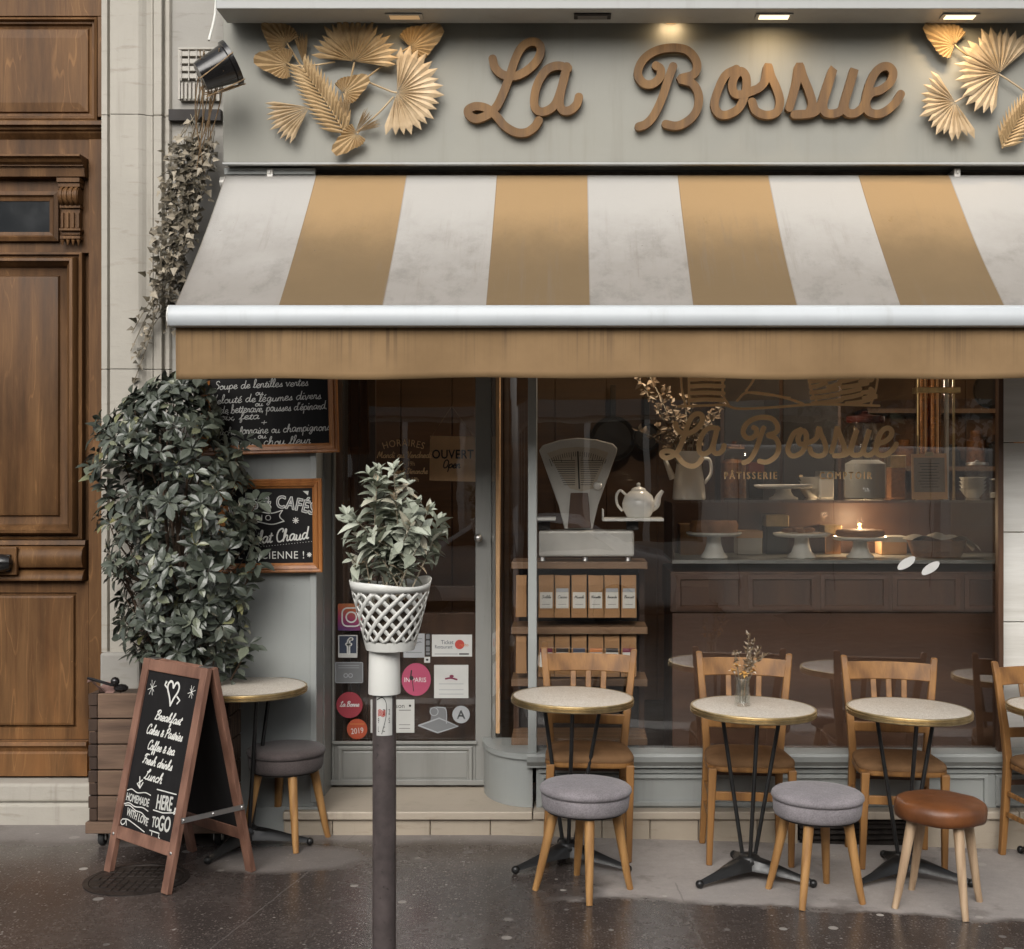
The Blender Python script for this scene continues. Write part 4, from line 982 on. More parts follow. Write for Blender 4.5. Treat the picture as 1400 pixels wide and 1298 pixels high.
for k in range(9):
    a = rr.uniform(-.9, .9); q = []
    for i in range(9):
        t = i / 8; q.append(pc + mt @ Vector(((.112 - .02 * t) * math.cos(a * 1.6 + 4.4 + t * .4), (.112 - .02 * t) * math.sin(a * 1.6 + 4.4 + t * .4), .09 - .19 * t)))
    mb.tube(smooth_pts([tuple(p) for p in q], 3), .0028, 5)
for k in range(14):
    s_ = pc + Vector((rr.uniform(-.07, .05), rr.uniform(-.08, .02), rr.uniform(-.03, .08)))
    e = Vector((PX(rr.uniform(262, 290), 6.5), YD(rr.uniform(6.44, 6.55)), PZ(rr.uniform(170, 260), 6.5)))
    mid = (s_ + e) / 2 + Vector((rr.uniform(-.05, .05), -.03, rr.uniform(-.03, .05)))
    mb.tube(smooth_pts([tuple(s_), tuple(mid), tuple(e)], 6), .0026, 5)
mb.build('twine', M['twine'], pot, smooth=True)

def leaf(mb, p, d, n, ln, w, fold=.25, curl=.15, shape=(.0, .55, 1.0, .72, .0)):
    """leaf with a folded midrib: p base, d direction, n upper side"""
    d = d.normalized(); s_ = d.cross(n)
    if s_.length < 1e-5: s_ = d.orthogonal()
    s_.normalize(); n = s_.cross(d).normalized(); k = len(shape) - 1; vs = []
    for i, sh in enumerate(shape):
        t = i / k; c = p + d * ln * t - n * curl * ln * t * t; ww = w / 2 * sh
        if i in (0, k): vs.append(c)
        else: vs += [c - s_ * ww + n * fold * ww, c, c + s_ * ww + n * fold * ww]
    fs = [(0, 1, 2), (0, 2, 3)]
    for i in range(k - 2):
        a = 1 + i * 3; fs += [(a, a + 3, a + 4, a + 1), (a + 1, a + 4, a + 5, a + 2)]
    e = len(vs) - 1; a = 1 + (k - 2) * 3; fs += [(a, e, a + 1), (a + 1, e, a + 2)]
    mb.add(vs, fs)
ivy = thing('climbing_ivy', 'half dry ivy trailing down the stone beside the awning', 'climbing plant', PP(262, 160, 6.52))
rr = random.Random(8); lm = MB(); stm = MB()
for k in range(22):
    xa = rr.uniform(252, 292); ya = rr.uniform(150, 190); yb = rr.uniform(300, 470) if k < 17 else rr.uniform(480, 530)
    q = []; x = xa; bias = (222 - xa) if rr.random() < .25 else (262 - .5 * xa - 131 if k < 17 else 232 - xa); y = ya
    N = 9
    for i in range(N):
        t = i / (N - 1); y = ya + (yb - ya) * t
        wd = 1 if y < 420 else .25
        x = xa + bias * t * t + rr.uniform(-15, 13) * wd - max(0, y - 180) * .145
        q.append(PP(x, y, 6.55 - .16 * math.sin(math.pi * min(1, t * 1.1)) * rr.uniform(.4, 1) - .02))
    pts = smooth_pts([tuple(p) for p in q], 3); stm.tube(pts, .0022, 5)
    for p in pts[2:]:
        yy = CY - (p.z - CAMZ) * FOC / (p.y - CAMY)
        dens = 2.1 if 190 < yy < 400 else (.9 if yy <= 190 else .8)
        for _ in range(int(dens) + (rr.random() < dens % 1)):
            d = Vector((rr.uniform(-1, 1), rr.uniform(-1, .1), rr.uniform(-1, .4))); nn = Vector((rr.uniform(-.6, .6), -1, rr.uniform(0, .9)))
            ln = rr.uniform(.02, .052)
            leaf(lm, p + Vector((rr.uniform(-.035, .035), rr.uniform(-.06, .01), rr.uniform(-.03, .03))), d, nn, ln, ln * rr.uniform(.6, .95), .35, .2, (0, 1.0, .6, .35, 0))
lm.build('foliage', M['ivy'], ivy, recalc=False); stm.build('stem', M['pale_stem'], ivy, smooth=True)

# ------------------------------------------------------------------ two framed menu boards
def wallplace(d, rot=0.0, cx=0, cy=0):
    def f(u, v, off):                                   # u, v in photo pixels
        a, b = u - cx, v - cy; c, s_ = math.cos(rot), math.sin(rot)
        x, y = cx + a * c - b * s_, cy + a * s_ + b * c
        return Vector((PX(x, d), YD(d) - off, PZ(y, d)))
    return f
K = 6.4 / 1800                                            # metres per photo pixel on the boards
def menu_board(label, x0, x1, y0, y1, d, rot, fw):
    t = thing('menu_board', label, 'menu board', PP((x0 + x1) / 2, (y0 + y1) / 2, d), 0, 'framed menu boards beside the shop door')
    t.rotation_euler = (0, 0, 0)
    cx, cy = (x0 + x1) / 2, (y0 + y1) / 2; pl = wallplace(d, rot, cx, cy)
    mb = MB(); prof = [(0, 0), (0, .022), (fw * .12, .026), (fw * .35, .024), (fw * .42, .030), (fw * .75, .026), (fw * .8, .018), (fw, .012)]
    vs = []; fs = []
    for i, o in prof: vs += [pl(x0 + i, y1 - i, o), pl(x1 - i, y1 - i, o), pl(x1 - i, y0 + i, o), pl(x0 + i, y0 + i, o)]
    for k in range(len(prof) - 1):
        for j in range(4): fs.append((4 * k + j, 4 * k + (j + 1) % 4, 4 * k + 4 + (j + 1) % 4, 4 * k + 4 + j))
    mb.add(vs, fs).build('frame', M['frame_oak'], t)
    i = fw - 1
    MB().prism([(x0 + i, y1 - i), (x1 - i, y1 - i), (x1 - i, y0 + i), (x0 + i, y0 + i)], pl, .001, .009).build('slate', M['board'], t)
    return t, (lambda u, v, off: pl(u, v, .0095 + off))
t1, p1 = menu_board('framed blackboard with handwritten soup and quiche menu under the awning', 275, 462, 452, 621, 6.435, R(-1.5), 13)
def inv(pl): return lambda u, v, off: pl(u, -v, off)
mb = MB(); q = inv(p1); W_ = 1.15
for i, (s_, x, y, xh, wd) in enumerate((('Soupe de lentilles vertes', 358, 530, 5.2, 128), ('ou', 355, 540, 3.6, 11), ('Velouté de légumes divers', 364, 549, 5.4, 150), ('ou', 354, 555, 3.6, 11),
        ('Salade betterave, pousses d\'épinard.', 363, 563, 5.4, 168), ('noix, feta', 323, 573, 4.8, 62), ('+', 360, 582, 6, 9), ('Quiche lorraine ou champignons', 369, 592, 5.4, 162), ('ou', 357, 599, 3.6, 12), ('Gratin de chou fleur', 359, 609, 5.6, 128))):
    script(mb, s_, x, -y, xh, q, .0004, .52, .12, wd, R(1.2), wob=.10, seed=i)
mb.build('chalk_writing', M['chalk'], t1, recalc=False)
t2, p2 = menu_board('framed blackboard advertising teas, coffees and hot chocolate beside the door', 300, 441, 655, 783, 6.44, R(-.6), 13)
mb = MB(); q = inv(p2); W2 = .0004
def arc_text(s_, cx, cy, size, arc, **k): add_text(mb, s_, cx, cy, size, q, W2, arc=arc, **k)
[add_text(mb, 'THÉS & CAFÉS', 371 + a, -694 + b_, 23.5, q, W2 + .00003 * (a + b_ + 2), arc=.0062, sx=.74, space=1.10) for a, b_ in ((-.8, -.8), (.8, -.8), (-.8, .8), (.8, .8), (0, 0))]
mb2 = MB(); add_text(mb2, 'THÉS & CAFÉS', 371, -694, 23.5, q, W2 + .0006, arc=.0062, sx=.74, space=1.10); mb2.build('lettering_fill', M['st_grey'], t2, recalc=False)
add_text(mb, 'BIO', 360, -711.5, 11, q, W2, rot=R(-2), space=1.5)
for pts in ([(322, 703), (335, 699), (350, 698), (370, 702), (387, 698)], [(322, 716), (335, 712), (352, 713), (372, 717), (389, 713)], [(387, 698), (383, 706), (389, 713)], [(322, 703), (327, 709), (322, 716)]):
    mb.ribbon(smooth_pts([(a, -b_, 0) for a, b_ in pts], 5), .7, q, W2)
script(mb, 'Chocolat Chaud', 368, -742, 8.4, q, W2, .95, .18, 108, R(5), wob=.06, seed=3)
add_text(mb, "À L'ANCIENNE !", 364, -764, 14.5, q, W2, sx=.92, space=1.12)
for cx_, cy_, s_ in ((405, 712, 1), (423, 759, .7)):
    for a in range(0, 180, 45): dx_, dy_ = math.cos(R(a)) * 4 * s_, math.sin(R(a)) * 4 * s_; mb.ribbon([(cx_ - dx_, -cy_ - dy_), (cx_ + dx_, -cy_ + dy_)], .6, q, W2)
mb.add([q(415, -672, W2), q(423, -672, W2), q(422, -678, W2)], [(0, 1, 2)])
for k in range(26):
    t = k / 25; mb.ribbon([(330 + 96 * t, -(748 - 9 * t) - 2), (330.6 + 96 * t, -(748 - 9 * t) - 2)], .3, q, W2)
mb.build('chalk_writing', M['chalk_pen'], t2, recalc=False)
# ------------------------------------------------------------------ planter box and the shrub in it
pb = thing('planter_box', 'weathered wooden planter box on casters under the dark shrub', 'planter', GP(215, 1160))
X0, X1, Y0, Y1 = PX(121, 6.2), PX(121, 6.2) + .66, YD(6.2), YD(6.56); zb_, zt = .155, PZ(948, 6.2)
nb = 5; h = (zt - zb_) / nb
wa, wb = MB(), MB()
for k in range(nb):
    za, zb = zb_ + k * h + .003, zb_ + (k + 1) * h - .003
    wa.box(X0 + .042, X1 - .042, Y0, Y0 + .03, za, zb); wa.box(X0 + .042, X1 - .042, Y1 - .03, Y1, za, zb)
    for xs_ in (X0, X1 - .04):
        o = .0 if k % 2 else .012
        wa.box(xs_ + (.0 if xs_ == X0 else .01), xs_ + .03, Y0 + .002 + o, Y1 - .002 - o, za, zb)
        wb.box(xs_ - .001, xs_ + .041, Y0 - .002, Y0 + .034, za + h * .5, zb)
        wb.box(xs_ + .002, xs_ + .039, Y0 + .001, Y0 + .03, za, za + h * .5 - .004)
wa.box(X0 - .012, X1 + .012, Y0 - .012, Y1, zb_ - .055, zb_ - .002)
wa.build('boards', M['crate_wood'], pb, bevel=.004); wb.build('corner_joint', M['crate_dark'], pb, bevel=.003)
MB().box(X0 + .045, X1 - .045, Y0 + .035, Y1 - .035, zb_ + .02, zt - .03).build('soil', M['soil'], pb)
for xx, yy in ((X0 + .05, Y0 + .05), (X1 - .06, Y0 + .05), (X0 + .05, Y1 - .06), (X1 - .06, Y1 - .06)):
    m_ = Matrix(((0, 0, 1), (0, 1, 0), (1, 0, 0)))
    mb = MB(); mb.lathe([(.010, -.014), (.034, -.013), (.038, -.006), (.038, .006), (.034, .013), (.010, .014)], (xx, yy, .068), 20, m=m_)
    c = mb.build('caster', M['rubber'], pb, smooth=True)
    mb = MB(); mb.box(xx - .02, xx - .016, yy - .02, yy + .02, .06, .1); mb.box(xx + .016, xx + .02, yy - .02, yy + .02, .06, .1); mb.lathe([(.016, -.022), (.016, .022)], (xx, yy, .068), 12, m=m_); mb.build('fork', M['steel'], c, bevel=.001)
# crumpled packaging lying on the planter corner
w = thing('crumpled_wrapper', 'crumpled pink and black wrapper lying on the planter corner', 'wrapper', (X0 + .05, Y0 + .08, zt))
mb = MB(); rr = random.Random(2); vs = []
for i in range(6):
    for j in range(5): vs.append((X0 - .015 + i * .028, Y0 + .02 + j * .025, zt + .035 + .025 * math.sin(i * 1.4 + j) + rr.uniform(-.01, .012) - .008 * i))
mb.add(vs, [(i * 5 + j, i * 5 + j + 1, i * 5 + j + 6, i * 5 + j + 5) for i in range(5) for j in range(4)]); mb.build('film', simple('pinkish foil', lin(140, 112, 104), .4, .25, 12, 60, .3), w, smooth=True)
mb = MB(); mb.tube(smooth_pts([(X0 - .01, Y0 + .01, zt + .07), (X0 + .05, Y0 + .005, zt + .055), (X0 + .12, Y0 + .02, zt + .03)], 4), [.004] + [.008] * 7 + [.003], 6); mb.sphere((X0 + .115, Y0 + .03, zt + .05), .022, 10); mb.sphere((X0 + .14, Y0 + .04, zt + .018), .028, 10, (1.3, 1, .7)); mb.build('flap', M['black_plastic'], w, smooth=True)

shrub = thing('evergreen_shrub', 'bushy dark glossy evergreen shrub growing in the wooden planter', 'shrub', (PX(235, 6.3), YD(6.34), zt - .04))
PR = [(522, 262, 26), (545, 232, 50), (575, 214, 80), (610, 219, 98), (650, 226, 104), (700, 236, 108), (750, 244, 108), (800, 242, 98), (840, 240, 90), (880, 246, 86), (905, 262, 60)]
def prof(y):
    for (a, ca, wa_), (b, cb, wb_) in zip(PR[:-1], PR[1:]):
        if a <= y <= b: t = (y - a) / (b - a); return ca + (cb - ca) * t, wa_ + (wb_ - wa_) * t
    return 250, 20
rr = random.Random(21); lm = MB(); stm = MB()
cen_d = 6.28
def whorl(p, ax_, nleaf, ln):
    ax_ = ax_.normalized(); t1_ = ax_.orthogonal().normalized(); t2_ = ax_.cross(t1_)
    a0 = rr.uniform(0, 6.28)
    for i in range(nleaf):
        a = a0 + i * 2.4; el = rr.uniform(.0, .75) * (1 - i / nleaf * .3)
        d = (t1_ * math.cos(a) + t2_ * math.sin(a)) * math.cos(el) + ax_ * math.sin(el)
        l = ln * rr.uniform(.6, 1.2)
        leaf(lm, p + ax_ * (i * .004) + d * .006, d, ax_ + Vector((0, 0, .15)), l, l * rr.uniform(.40, .54), .35, rr.uniform(.1, .4), (.08, .34, .80, 1.0, .66, .0))
trunk_base = Vector((PX(240, 6.36), YD(6.38), zt - .06))
cnt = 0
while cnt < 450:
    y = rr.uniform(524, 906); c, hw = prof(y); u = rr.uniform(-1, 1); v = rr.uniform(-1, 1)
    r2 = u * u + v * v
    if r2 > 1 or (r2 < .30 and rr.random() < .75): continue
    # a hollow in the middle, as between the two main limbs
    gx, gy = c + u * hw, y
    if ((gx - 250) / 13) ** 2 + ((gy - 685) / 34) ** 2 < 1 and v < .3: continue
    if gx < 190 and 610 < gy < 720 and rr.random() < .5: continue
    if gx < 175 and gy > 780 and rr.random() < .5: continue
    dep = .30 * hw / 110
    p = PP(gx, y, cen_d + v * dep)
    if p.y > -.09: p.y = -.09 - rr.uniform(0, .1)
    out = Vector((u * 1.0, v * 1.0 - .25, rr.uniform(.15, 1.0)))
    whorl(p, out, rr.randint(6, 9), rr.uniform(.054, .082)); cnt += 1
    if rr.random() < .4:
        b_ = p - out.normalized() * .12 + Vector((0, 0, -.06)); stm.tube(smooth_pts([tuple(p), tuple((p + b_) / 2 + Vector((rr.uniform(-.01, .01), 0, -.01))), tuple(b_)], 3), [.0028] * 4 + [.004] * 3, 5)
for tx, ty in ((203, 538), (272, 520), (146, 590), (335, 605), (128, 640), (350, 690), (352, 772), (340, 885)):
    p = PP(tx, ty, 6.22); b_ = PP(tx * .75 + 240 * .25, ty + 45, 6.27)
    for k in range(4):
        q = b_.lerp(p, k / 3); whorl(q, (p - b_) + Vector((rr.uniform(-.2, .2), -.2, .2)), 7, .085)
    stm.tube([tuple(p), tuple(b_)], [.003, .005], 5)
for k in range(9):
    y = rr.uniform(560, 760); c, hw = prof(y); e = PP(c + rr.uniform(-.8, .8) * hw, y, 6.3 + rr.uniform(-.15, .12)); m_ = (trunk_base + e) / 2 + Vector((rr.uniform(-.06, .06), 0, .05))
    stm.tube(smooth_pts([tuple(trunk_base + Vector((rr.uniform(-.05, .05), rr.uniform(-.04, .04), 0))), tuple(m_), tuple(e)], 5), [.014 - .001 * i for i in range(11)], 7)
lm.build('foliage', M['laurel'], shrub, recalc=False); stm.build('trunk', M['stem'], shrub, smooth=True)

# ------------------------------------------------------------------ pavement A-board
ab = thing('a_frame_sign', 'reddish wooden A-frame chalkboard with the breakfast menu standing on the pavement', 'chalkboard sign')
Wd, SPR, HT = .51, .21, .925
def side_pl(sgn_, sk):
    a = math.atan2(SPR - .012, HT); L = HT / math.cos(a)
    def f(u, v, off):
        y = -sgn_ * 0 + sgn_ * (-(SPR) + v * math.sin(a)); z = v * math.cos(a)
        return Vector((-Wd / 2 + u, y - sgn_ * off * math.cos(a), z + off * math.sin(a)))
    return f, L
def plbox(mb, f, u0, u1, v0, v1, o0, o1): return mb.prism([(u0, v0), (u1, v0), (u1, v1), (u0, v1)], f, o0, o1)
for sgn_, nm in ((1, 'front_frame'), (-1, 'rear_frame')):
    f, L = side_pl(sgn_, 0); mb = MB()
    plbox(mb, f, 0, .048, 0, L - .001, -.012, .014); plbox(mb, f, Wd - .048, Wd, 0, L - .001, -.012, .014)
    plbox(mb, f, .0485, Wd - .0485, L - .052, L - .002, -.010, .0125); plbox(mb, f, .0485, Wd - .0485, .150, .205, -.010, .0125)
    fr = mb.build(nm, M['red_wood'], ab, bevel=.003, local=True)
    mb = MB(); plbox(mb, f, .046, Wd - .046, .203, L - .05, -.005, .004); mb.build('slate', M['board'], fr, local=True)
    mb = MB()
    for uu, vv in ((.024, .165), (Wd - .024, .165)): q = f(uu, vv, .0145); mb.sphere(q, .008, 10, (1, .5, 1))
    mb.build('bolt', M['steel'], fr, smooth=True, local=True)
f, L = side_pl(1, 0); g_ = lambda u, v, off: f(u, v, .0045 + off)
mb = MB(); cxu = Wd / 2; pen = .0034
for i, (s_, v, xh, wd, uo) in enumerate((('Breakfast', .688, .0205, .205, .012), ('Cakes & Pastries', .622, .0205, .285, .004), ('Coffee & tea', .556, .0205, .215, .0), ('Fresh drinks', .492, .0205, .232, -.006), ('Lunch', .428, .0215, .14, -.018))):
    script(mb, s_, cxu + uo, v, xh, g_, .0004, .0030, .32, wd, 0, wob=.03, seed=i + 20)
hx, hv = cxu + .012, .815
heart = [(0, -.055), (-.018, -.02), (-.042, .012), (-.044, .035), (-.028, .048), (-.010, .042), (0, .022), (.012, .042), (.03, .046), (.044, .03), (.040, .008), (.018, -.022), (0, -.055)]
mb.ribbon([(hx + a, hv + b_) for a, b_ in [(p.x, p.y) for p in smooth_pts([(a, b_, 0) for a, b_ in heart], 4)]], .0052, g_, .0004)
mb.ribbon([(hx - .07, hv + .028), (hx - .046, hv + .016)], .004, g_, .0006); mb.ribbon([(hx + .04, hv - .012), (hx + .066, hv - .026)], .004, g_, .0006)
for dx_, dv_ in ((-.008, .016), (.012, .014)): mb.ribbon([(hx - .07, hv + .028), (hx - .062 + dx_ * .4, hv + .028 + dv_)], .003, g_, .0007); mb.ribbon([(hx + .066, hv - .026), (hx + .05, hv - .026 - dv_)], .003, g_, .0007)
for sx_, sv_, r_ in ((cxu - .155, .82, .034), (cxu + .155, .835, .028)):
    for a in (20, 65, 110, 155): c_, s_ = math.cos(R(a)) * r_ * (1 if a != 155 else .6), math.sin(R(a)) * r_; mb.ribbon([(sx_ - c_, sv_ - s_), (sx_ + c_, sv_ + s_)], .0014, g_, .0005)
add_text(mb, 'HOMEMADE', cxu - .105, .318, .047, g_, .0005, rot=R(0), sx=.72, bold=.02)
add_text(mb, 'WITH LOVE', cxu - .083, .248, .047, g_, .0005, rot=R(-6), sx=.72, bold=.02)
for pts in ([(.055, .36), (.09, .37), (.14, .362), (.20, .372), (.245, .368)], [(.05, .30), (.09, .31), (.14, .302), (.20, .308), (.248, .30)], [(.06, .295), (.10, .30), (.15, .287), (.20, .285), (.248, .268)], [(.06, .235), (.1, .24), (.15, .232), (.2, .222), (.248, .212)], [(.06, .235), (.05, .222), (.065, .212), (.085, .222), (.09, .235), (.10, .215)]):
    mb.ribbon(smooth_pts([(a, b_, 0) for a, b_ in pts], 5), .0022, g_, .0004)
for a, b_ in (((.15, .385), (.135, .43)), ((.15, .385), (.125, .40)), ((.152, .385), (.168, .41)), ((.135, .405), (.16, .42))): mb.ribbon([a, b_], .0035, g_, .0006)
add_text(mb, 'HERE', cxu + .105, .325, .085, g_, .0005, rot=R(4), sx=.62, bold=.02); script(mb, '&', cxu + .19, .322, .018, g_, .0005, .003, .1)
add_text(mb, 'TO', cxu + .065, .245, .062, g_, .0005, rot=R(4), sx=.62, bold=.02); add_text(mb, 'GO', cxu + .135, .240, .090, g_, .0005, rot=R(4), sx=.66, bold=.02)
for pts in ([(cxu + .03, .400), (cxu + .18, .402)], [(cxu + .03, .312), (cxu + .105, .312), (cxu + .18, .325)], [(cxu + .03, .226), (cxu + .10, .226)], [(cxu + .05, .222), (cxu + .052, .209)], [(cxu + .105, .226), (cxu + .106, .209), (cxu + .116, .207)]):
    mb.ribbon(pts, .0024, g_, .0004)
mb.build('chalk_writing', M['chalk_pen'], [o for o in SC.objects if o.parent == ab and o.name.startswith('front_frame')][0], recalc=False, local=True)
mb = MB()
for u in (-Wd / 2 + .0, Wd / 2 + .0):
    s_ = 1 if u > 0 else -1; x = u + s_ * .004; zz = .30; fr = SPR - (SPR - .012) * zz / HT
    mb = MB(); mb.box(x - .0025, x + .0025, -fr - .01, fr + .01, zz - .011, zz + .011)
    for y in (-fr, 0, fr): mb.sphere((x + s_ * .003, y, zz), .008, 8, (.5, 1, 1))
    mb.build('brace', M['steel'], ab, smooth=True, local=True)
for u in (-Wd / 2 + .05, Wd / 2 - .05): MB().obox(Matrix.Translation((u, 0, HT + .002)), .06, .035, .004).build('hinge', M['steel'], ab, local=True)
pl_, pr_ = GP(146, 1191), GP(231, 1224)
yaw = math.atan2(pr_.y - pl_.y, pr_.x - pl_.x); mid_ = (pl_ + pr_) / 2
c = mid_ + Matrix.Rotation(yaw, 3, 'Z') @ Vector((0, SPR, 0))
ab.location = (c.x, c.y, .031); ab.rotation_euler = (0, 0, yaw)

# ------------------------------------------------------------------ manhole cover
c = GP(187, 1203); mc = thing('manhole_cover', 'round worn iron cover let into the wet pavement before the A-frame sign', 'manhole cover', (c.x, c.y, .03))
mb = MB(); mb.lathe([(.222, .001), (.222, .004), (.20, .005), (.198, .002)], (0, 0, 0), 40, cap=False); mb.build('rim', M['iron'], mc, local=True, smooth=True)
mb = MB(); mb.lathe([(.196, .001), (.196, .004), (0.0, .0045)], (0, 0, 0), 40); rr = random.Random(3)
for i in range(-5, 6):
    for j in range(-3, 4):
        x, y = i * .034, j * .05
        if x * x + y * y < .03 and not (abs(j) < 1 and abs(i) < 2): mb.box(x - .012, x + .012, y - .019, y + .019, .0042, .0075)
mb.build('lid', M['iron'], mc, local=True)

# ------------------------------------------------------------------ post with the basket planter on top
dB = 4.3; bx = PX(525.5, dB); by = YD(dB); bz = gz(bx)
bo = thing('street_post', 'brown metal street post with white head and torn sticker', 'bollard', (bx, by, bz))
def bzp(py): return PZ(py, dB) - bz
mb = MB(); mb.lathe([(.0385, .0), (.0385, bzp(1003)), (.0385, bzp(946)), (.036, bzp(940))], (0, 0, 0), 32); mb.lathe([(.058, .0), (.056, .012), (.0395, .018)], (0, 0, 0), 32); mb.build('pole', M['bollard'], bo, local=True, smooth=True)
mb = MB(); mb.lathe([(.0520, bzp(948)), (.0525, bzp(946)), (.0495, bzp(884)), (.047, bzp(881)), (.02, bzp(879))], (0, 0, 0), 36); mb.build('head', M['white_plastic'], bo, local=True, smooth=True)
mb = MB(); mb.lathe([(.0392, bzp(1003)), (.0392, bzp(950))], (0, 0, 0), 20, cap=False, a0=R(-122), a1=R(-42)); stk = mb.build('sticker', M['st_white'], bo, local=True, smooth=True)
def cyl(u, v, off): a = R(-122) + u * R(80); return Vector(((.0395 + off) * math.cos(a), (.0395 + off) * math.sin(a), bzp(1003 - v * 53)))
mb = MB(); mb.ribbon(smooth_pts([(.05, .92, 0), (.4, .98, 0), (.62, .8, 0), (.58, .45, 0), (.35, .05, 0)], 6), .014, cyl, .0004)
for k, ch in enumerate('LCS9Z2'): add_text(mb, ch, .15 + .32 * (k % 3), .1 + .22 * (k // 2), .2, cyl, .0004, sx=1.0)
mb.build('scribble', M['ink'], stk, local=True, recalc=False)
mb = MB()
for k in range(5): mb.ribbon(smooth_pts([(.12, .5 + k * .035, 0), (.25, .53 + k * .035, 0), (.4, .49 + k * .035, 0), (.55, .53 + k * .03, 0)], 4), .010, cyl, .0006)
mb.build('red_scribble', M['ink_red'], stk, local=True, recalc=False)

bk = thing('basket_planter', 'white plastic lattice basket used as a planter on the street post', 'basket', (PX(534, dB), by - .002, PZ(888, dB)))
z0b, z1b = 0.0, PZ(795, dB) - PZ(888, dB); r0b, r1b = .079, .134
def rb(t): return r0b + (r1b - r0b) * t
def rimz(a): return .009 * math.sin(2 * a + .6) + .004 * math.sin(3 * a)
NA, NV = 15, 7
tA, tB = .14, .86
mb = MB(); vs = []; fs = []
# solid rings at foot and rim, lattice of diamonds between
mb.lathe([(.0, .0), (r0b - .002, .0), (rb(.0), .001), (rb(tA), z1b * tA)], (0, 0, 0), 66)
ring = []; n = 66
for k, t in enumerate((tB, 1.0)):
    for j in range(n): a = 2 * math.pi * j / n; ring.append((rb(t) * math.cos(a), rb(t) * math.sin(a), z1b * t + rimz(a) * (1 if k else .0)))
mb.add(ring, [(j, (j + 1) % n, n + (j + 1) % n, n + j) for j in range(n)])
for s_ in (1, -1):
    for k in range(NA):
        a0 = 2 * math.pi * k / NA; l = []; r_ = []; N = 14; turns = (NV / 2) * 2 * math.pi / NA
        for i in range(N + 1):
            t = tA - .01 + (tB - tA + .02) * i / N; a = a0 + s_ * turns * i / N; hw = math.pi / NA * .40
            R_ = rb(t) + (.0004 if s_ > 0 else -.0004)
            l.append((R_ * math.cos(a - hw), R_ * math.sin(a - hw), z1b * t)); r_.append((R_ * math.cos(a + hw), R_ * math.sin(a + hw), z1b * t))
        mb.add(l + r_, [(i, i + 1, N + 2 + i, N + 1 + i) for i in range(N)])
o = mb.build('lattice', M['white_plastic'], bk, local=True, smooth=True)
s_ = o.modifiers.new('plastic thickness', 'SOLIDIFY'); s_.thickness = .0022
mb = MB(); mb.lathe([(.0, .012), (rb(.12) - .012, .012), (rb(.5) - .015, z1b * .5), (rb(.62) - .018, z1b * .62), (0, z1b * .62)], (0, 0, 0), 24); mb.build('soil', M['soil'], bk, local=True)

sg = thing('potted_sage', 'pale grey green leafy plant growing in the white lattice basket', 'potted plant', (PX(534, dB), by, PZ(888, dB) + z1b * .62))
rr = random.Random(33); lm = MB(); stm = MB()
tips = [(505, 650), (520, 645), (538, 642), (556, 665), (572, 690), (585, 700), (600, 712), (597, 735), (474, 705), (487, 712), (492, 735), (482, 765), (510, 690), (525, 700), (545, 700), (560, 720), (550, 745), (530, 740), (512, 735), (500, 775), (570, 750), (540, 770), (560, 780), (515, 660)]
base0 = Vector((PX(534, dB), by, PZ(815, dB)))
for tx, ty in tips:
    tip = PP(tx, ty, dB + rr.uniform(-.11, .11)); b_ = base0 + Vector((rr.uniform(-.07, .07), rr.uniform(-.07, .07), rr.uniform(-.03, .0)))
    m_ = b_.lerp(tip, .5) + Vector((rr.uniform(-.02, .02), rr.uniform(-.02, .02), .02))
    pts = smooth_pts([tuple(b_), tuple(m_), tuple(tip)], 6); stm.tube(pts, [.0030 - .00012 * i for i in range(len(pts))], 6)
    L_ = (tip - b_).length; npair = max(4, int(L_ / .024)); tot = len(pts) - 1
    for k in range(npair):
        t = .36 + .64 * k / (npair - 1); i = min(int(t * tot), tot - 1); p = pts[i].lerp(pts[i + 1], t * tot - i); ax_ = (pts[i + 1] - pts[i]).normalized()
        a = k * 1.57 + rr.uniform(-.5, .5); t1_ = ax_.orthogonal().normalized(); t2_ = ax_.cross(t1_)
        for sgn_ in (1, -1):
            if rr.random() < .18: continue
            d = (t1_ * math.cos(a) + t2_ * math.sin(a)) * sgn_ + ax_ * rr.uniform(.1, 1.0)
            if rr.random() < .25: d.z -= rr.uniform(.5, 1.3)
            ln = rr.uniform(.044, .076) * (1.05 - .25 * (k == npair - 1))
            leaf(lm, p, d, ax_ + Vector((0, -.35, .3)), ln, ln * rr.uniform(.38, .56), rr.uniform(.2, .7), rr.uniform(-.1, .55), (.10, .7, 1.0, .88, .48, .0))
    for a in range(3): leaf(lm, pts[-1], (tip - m_).normalized() + Vector((rr.uniform(-.8, .8), rr.uniform(-.8, .8), rr.uniform(-.2, .5))), Vector((0, -.6, 1)), rr.uniform(.03, .045), .018, .5, .2, (.06, .7, 1.0, .6, .0))
lm.build('foliage', M['sage'], sg, recalc=False); stm.build('stem', M['pale_stem'], sg, smooth=True)
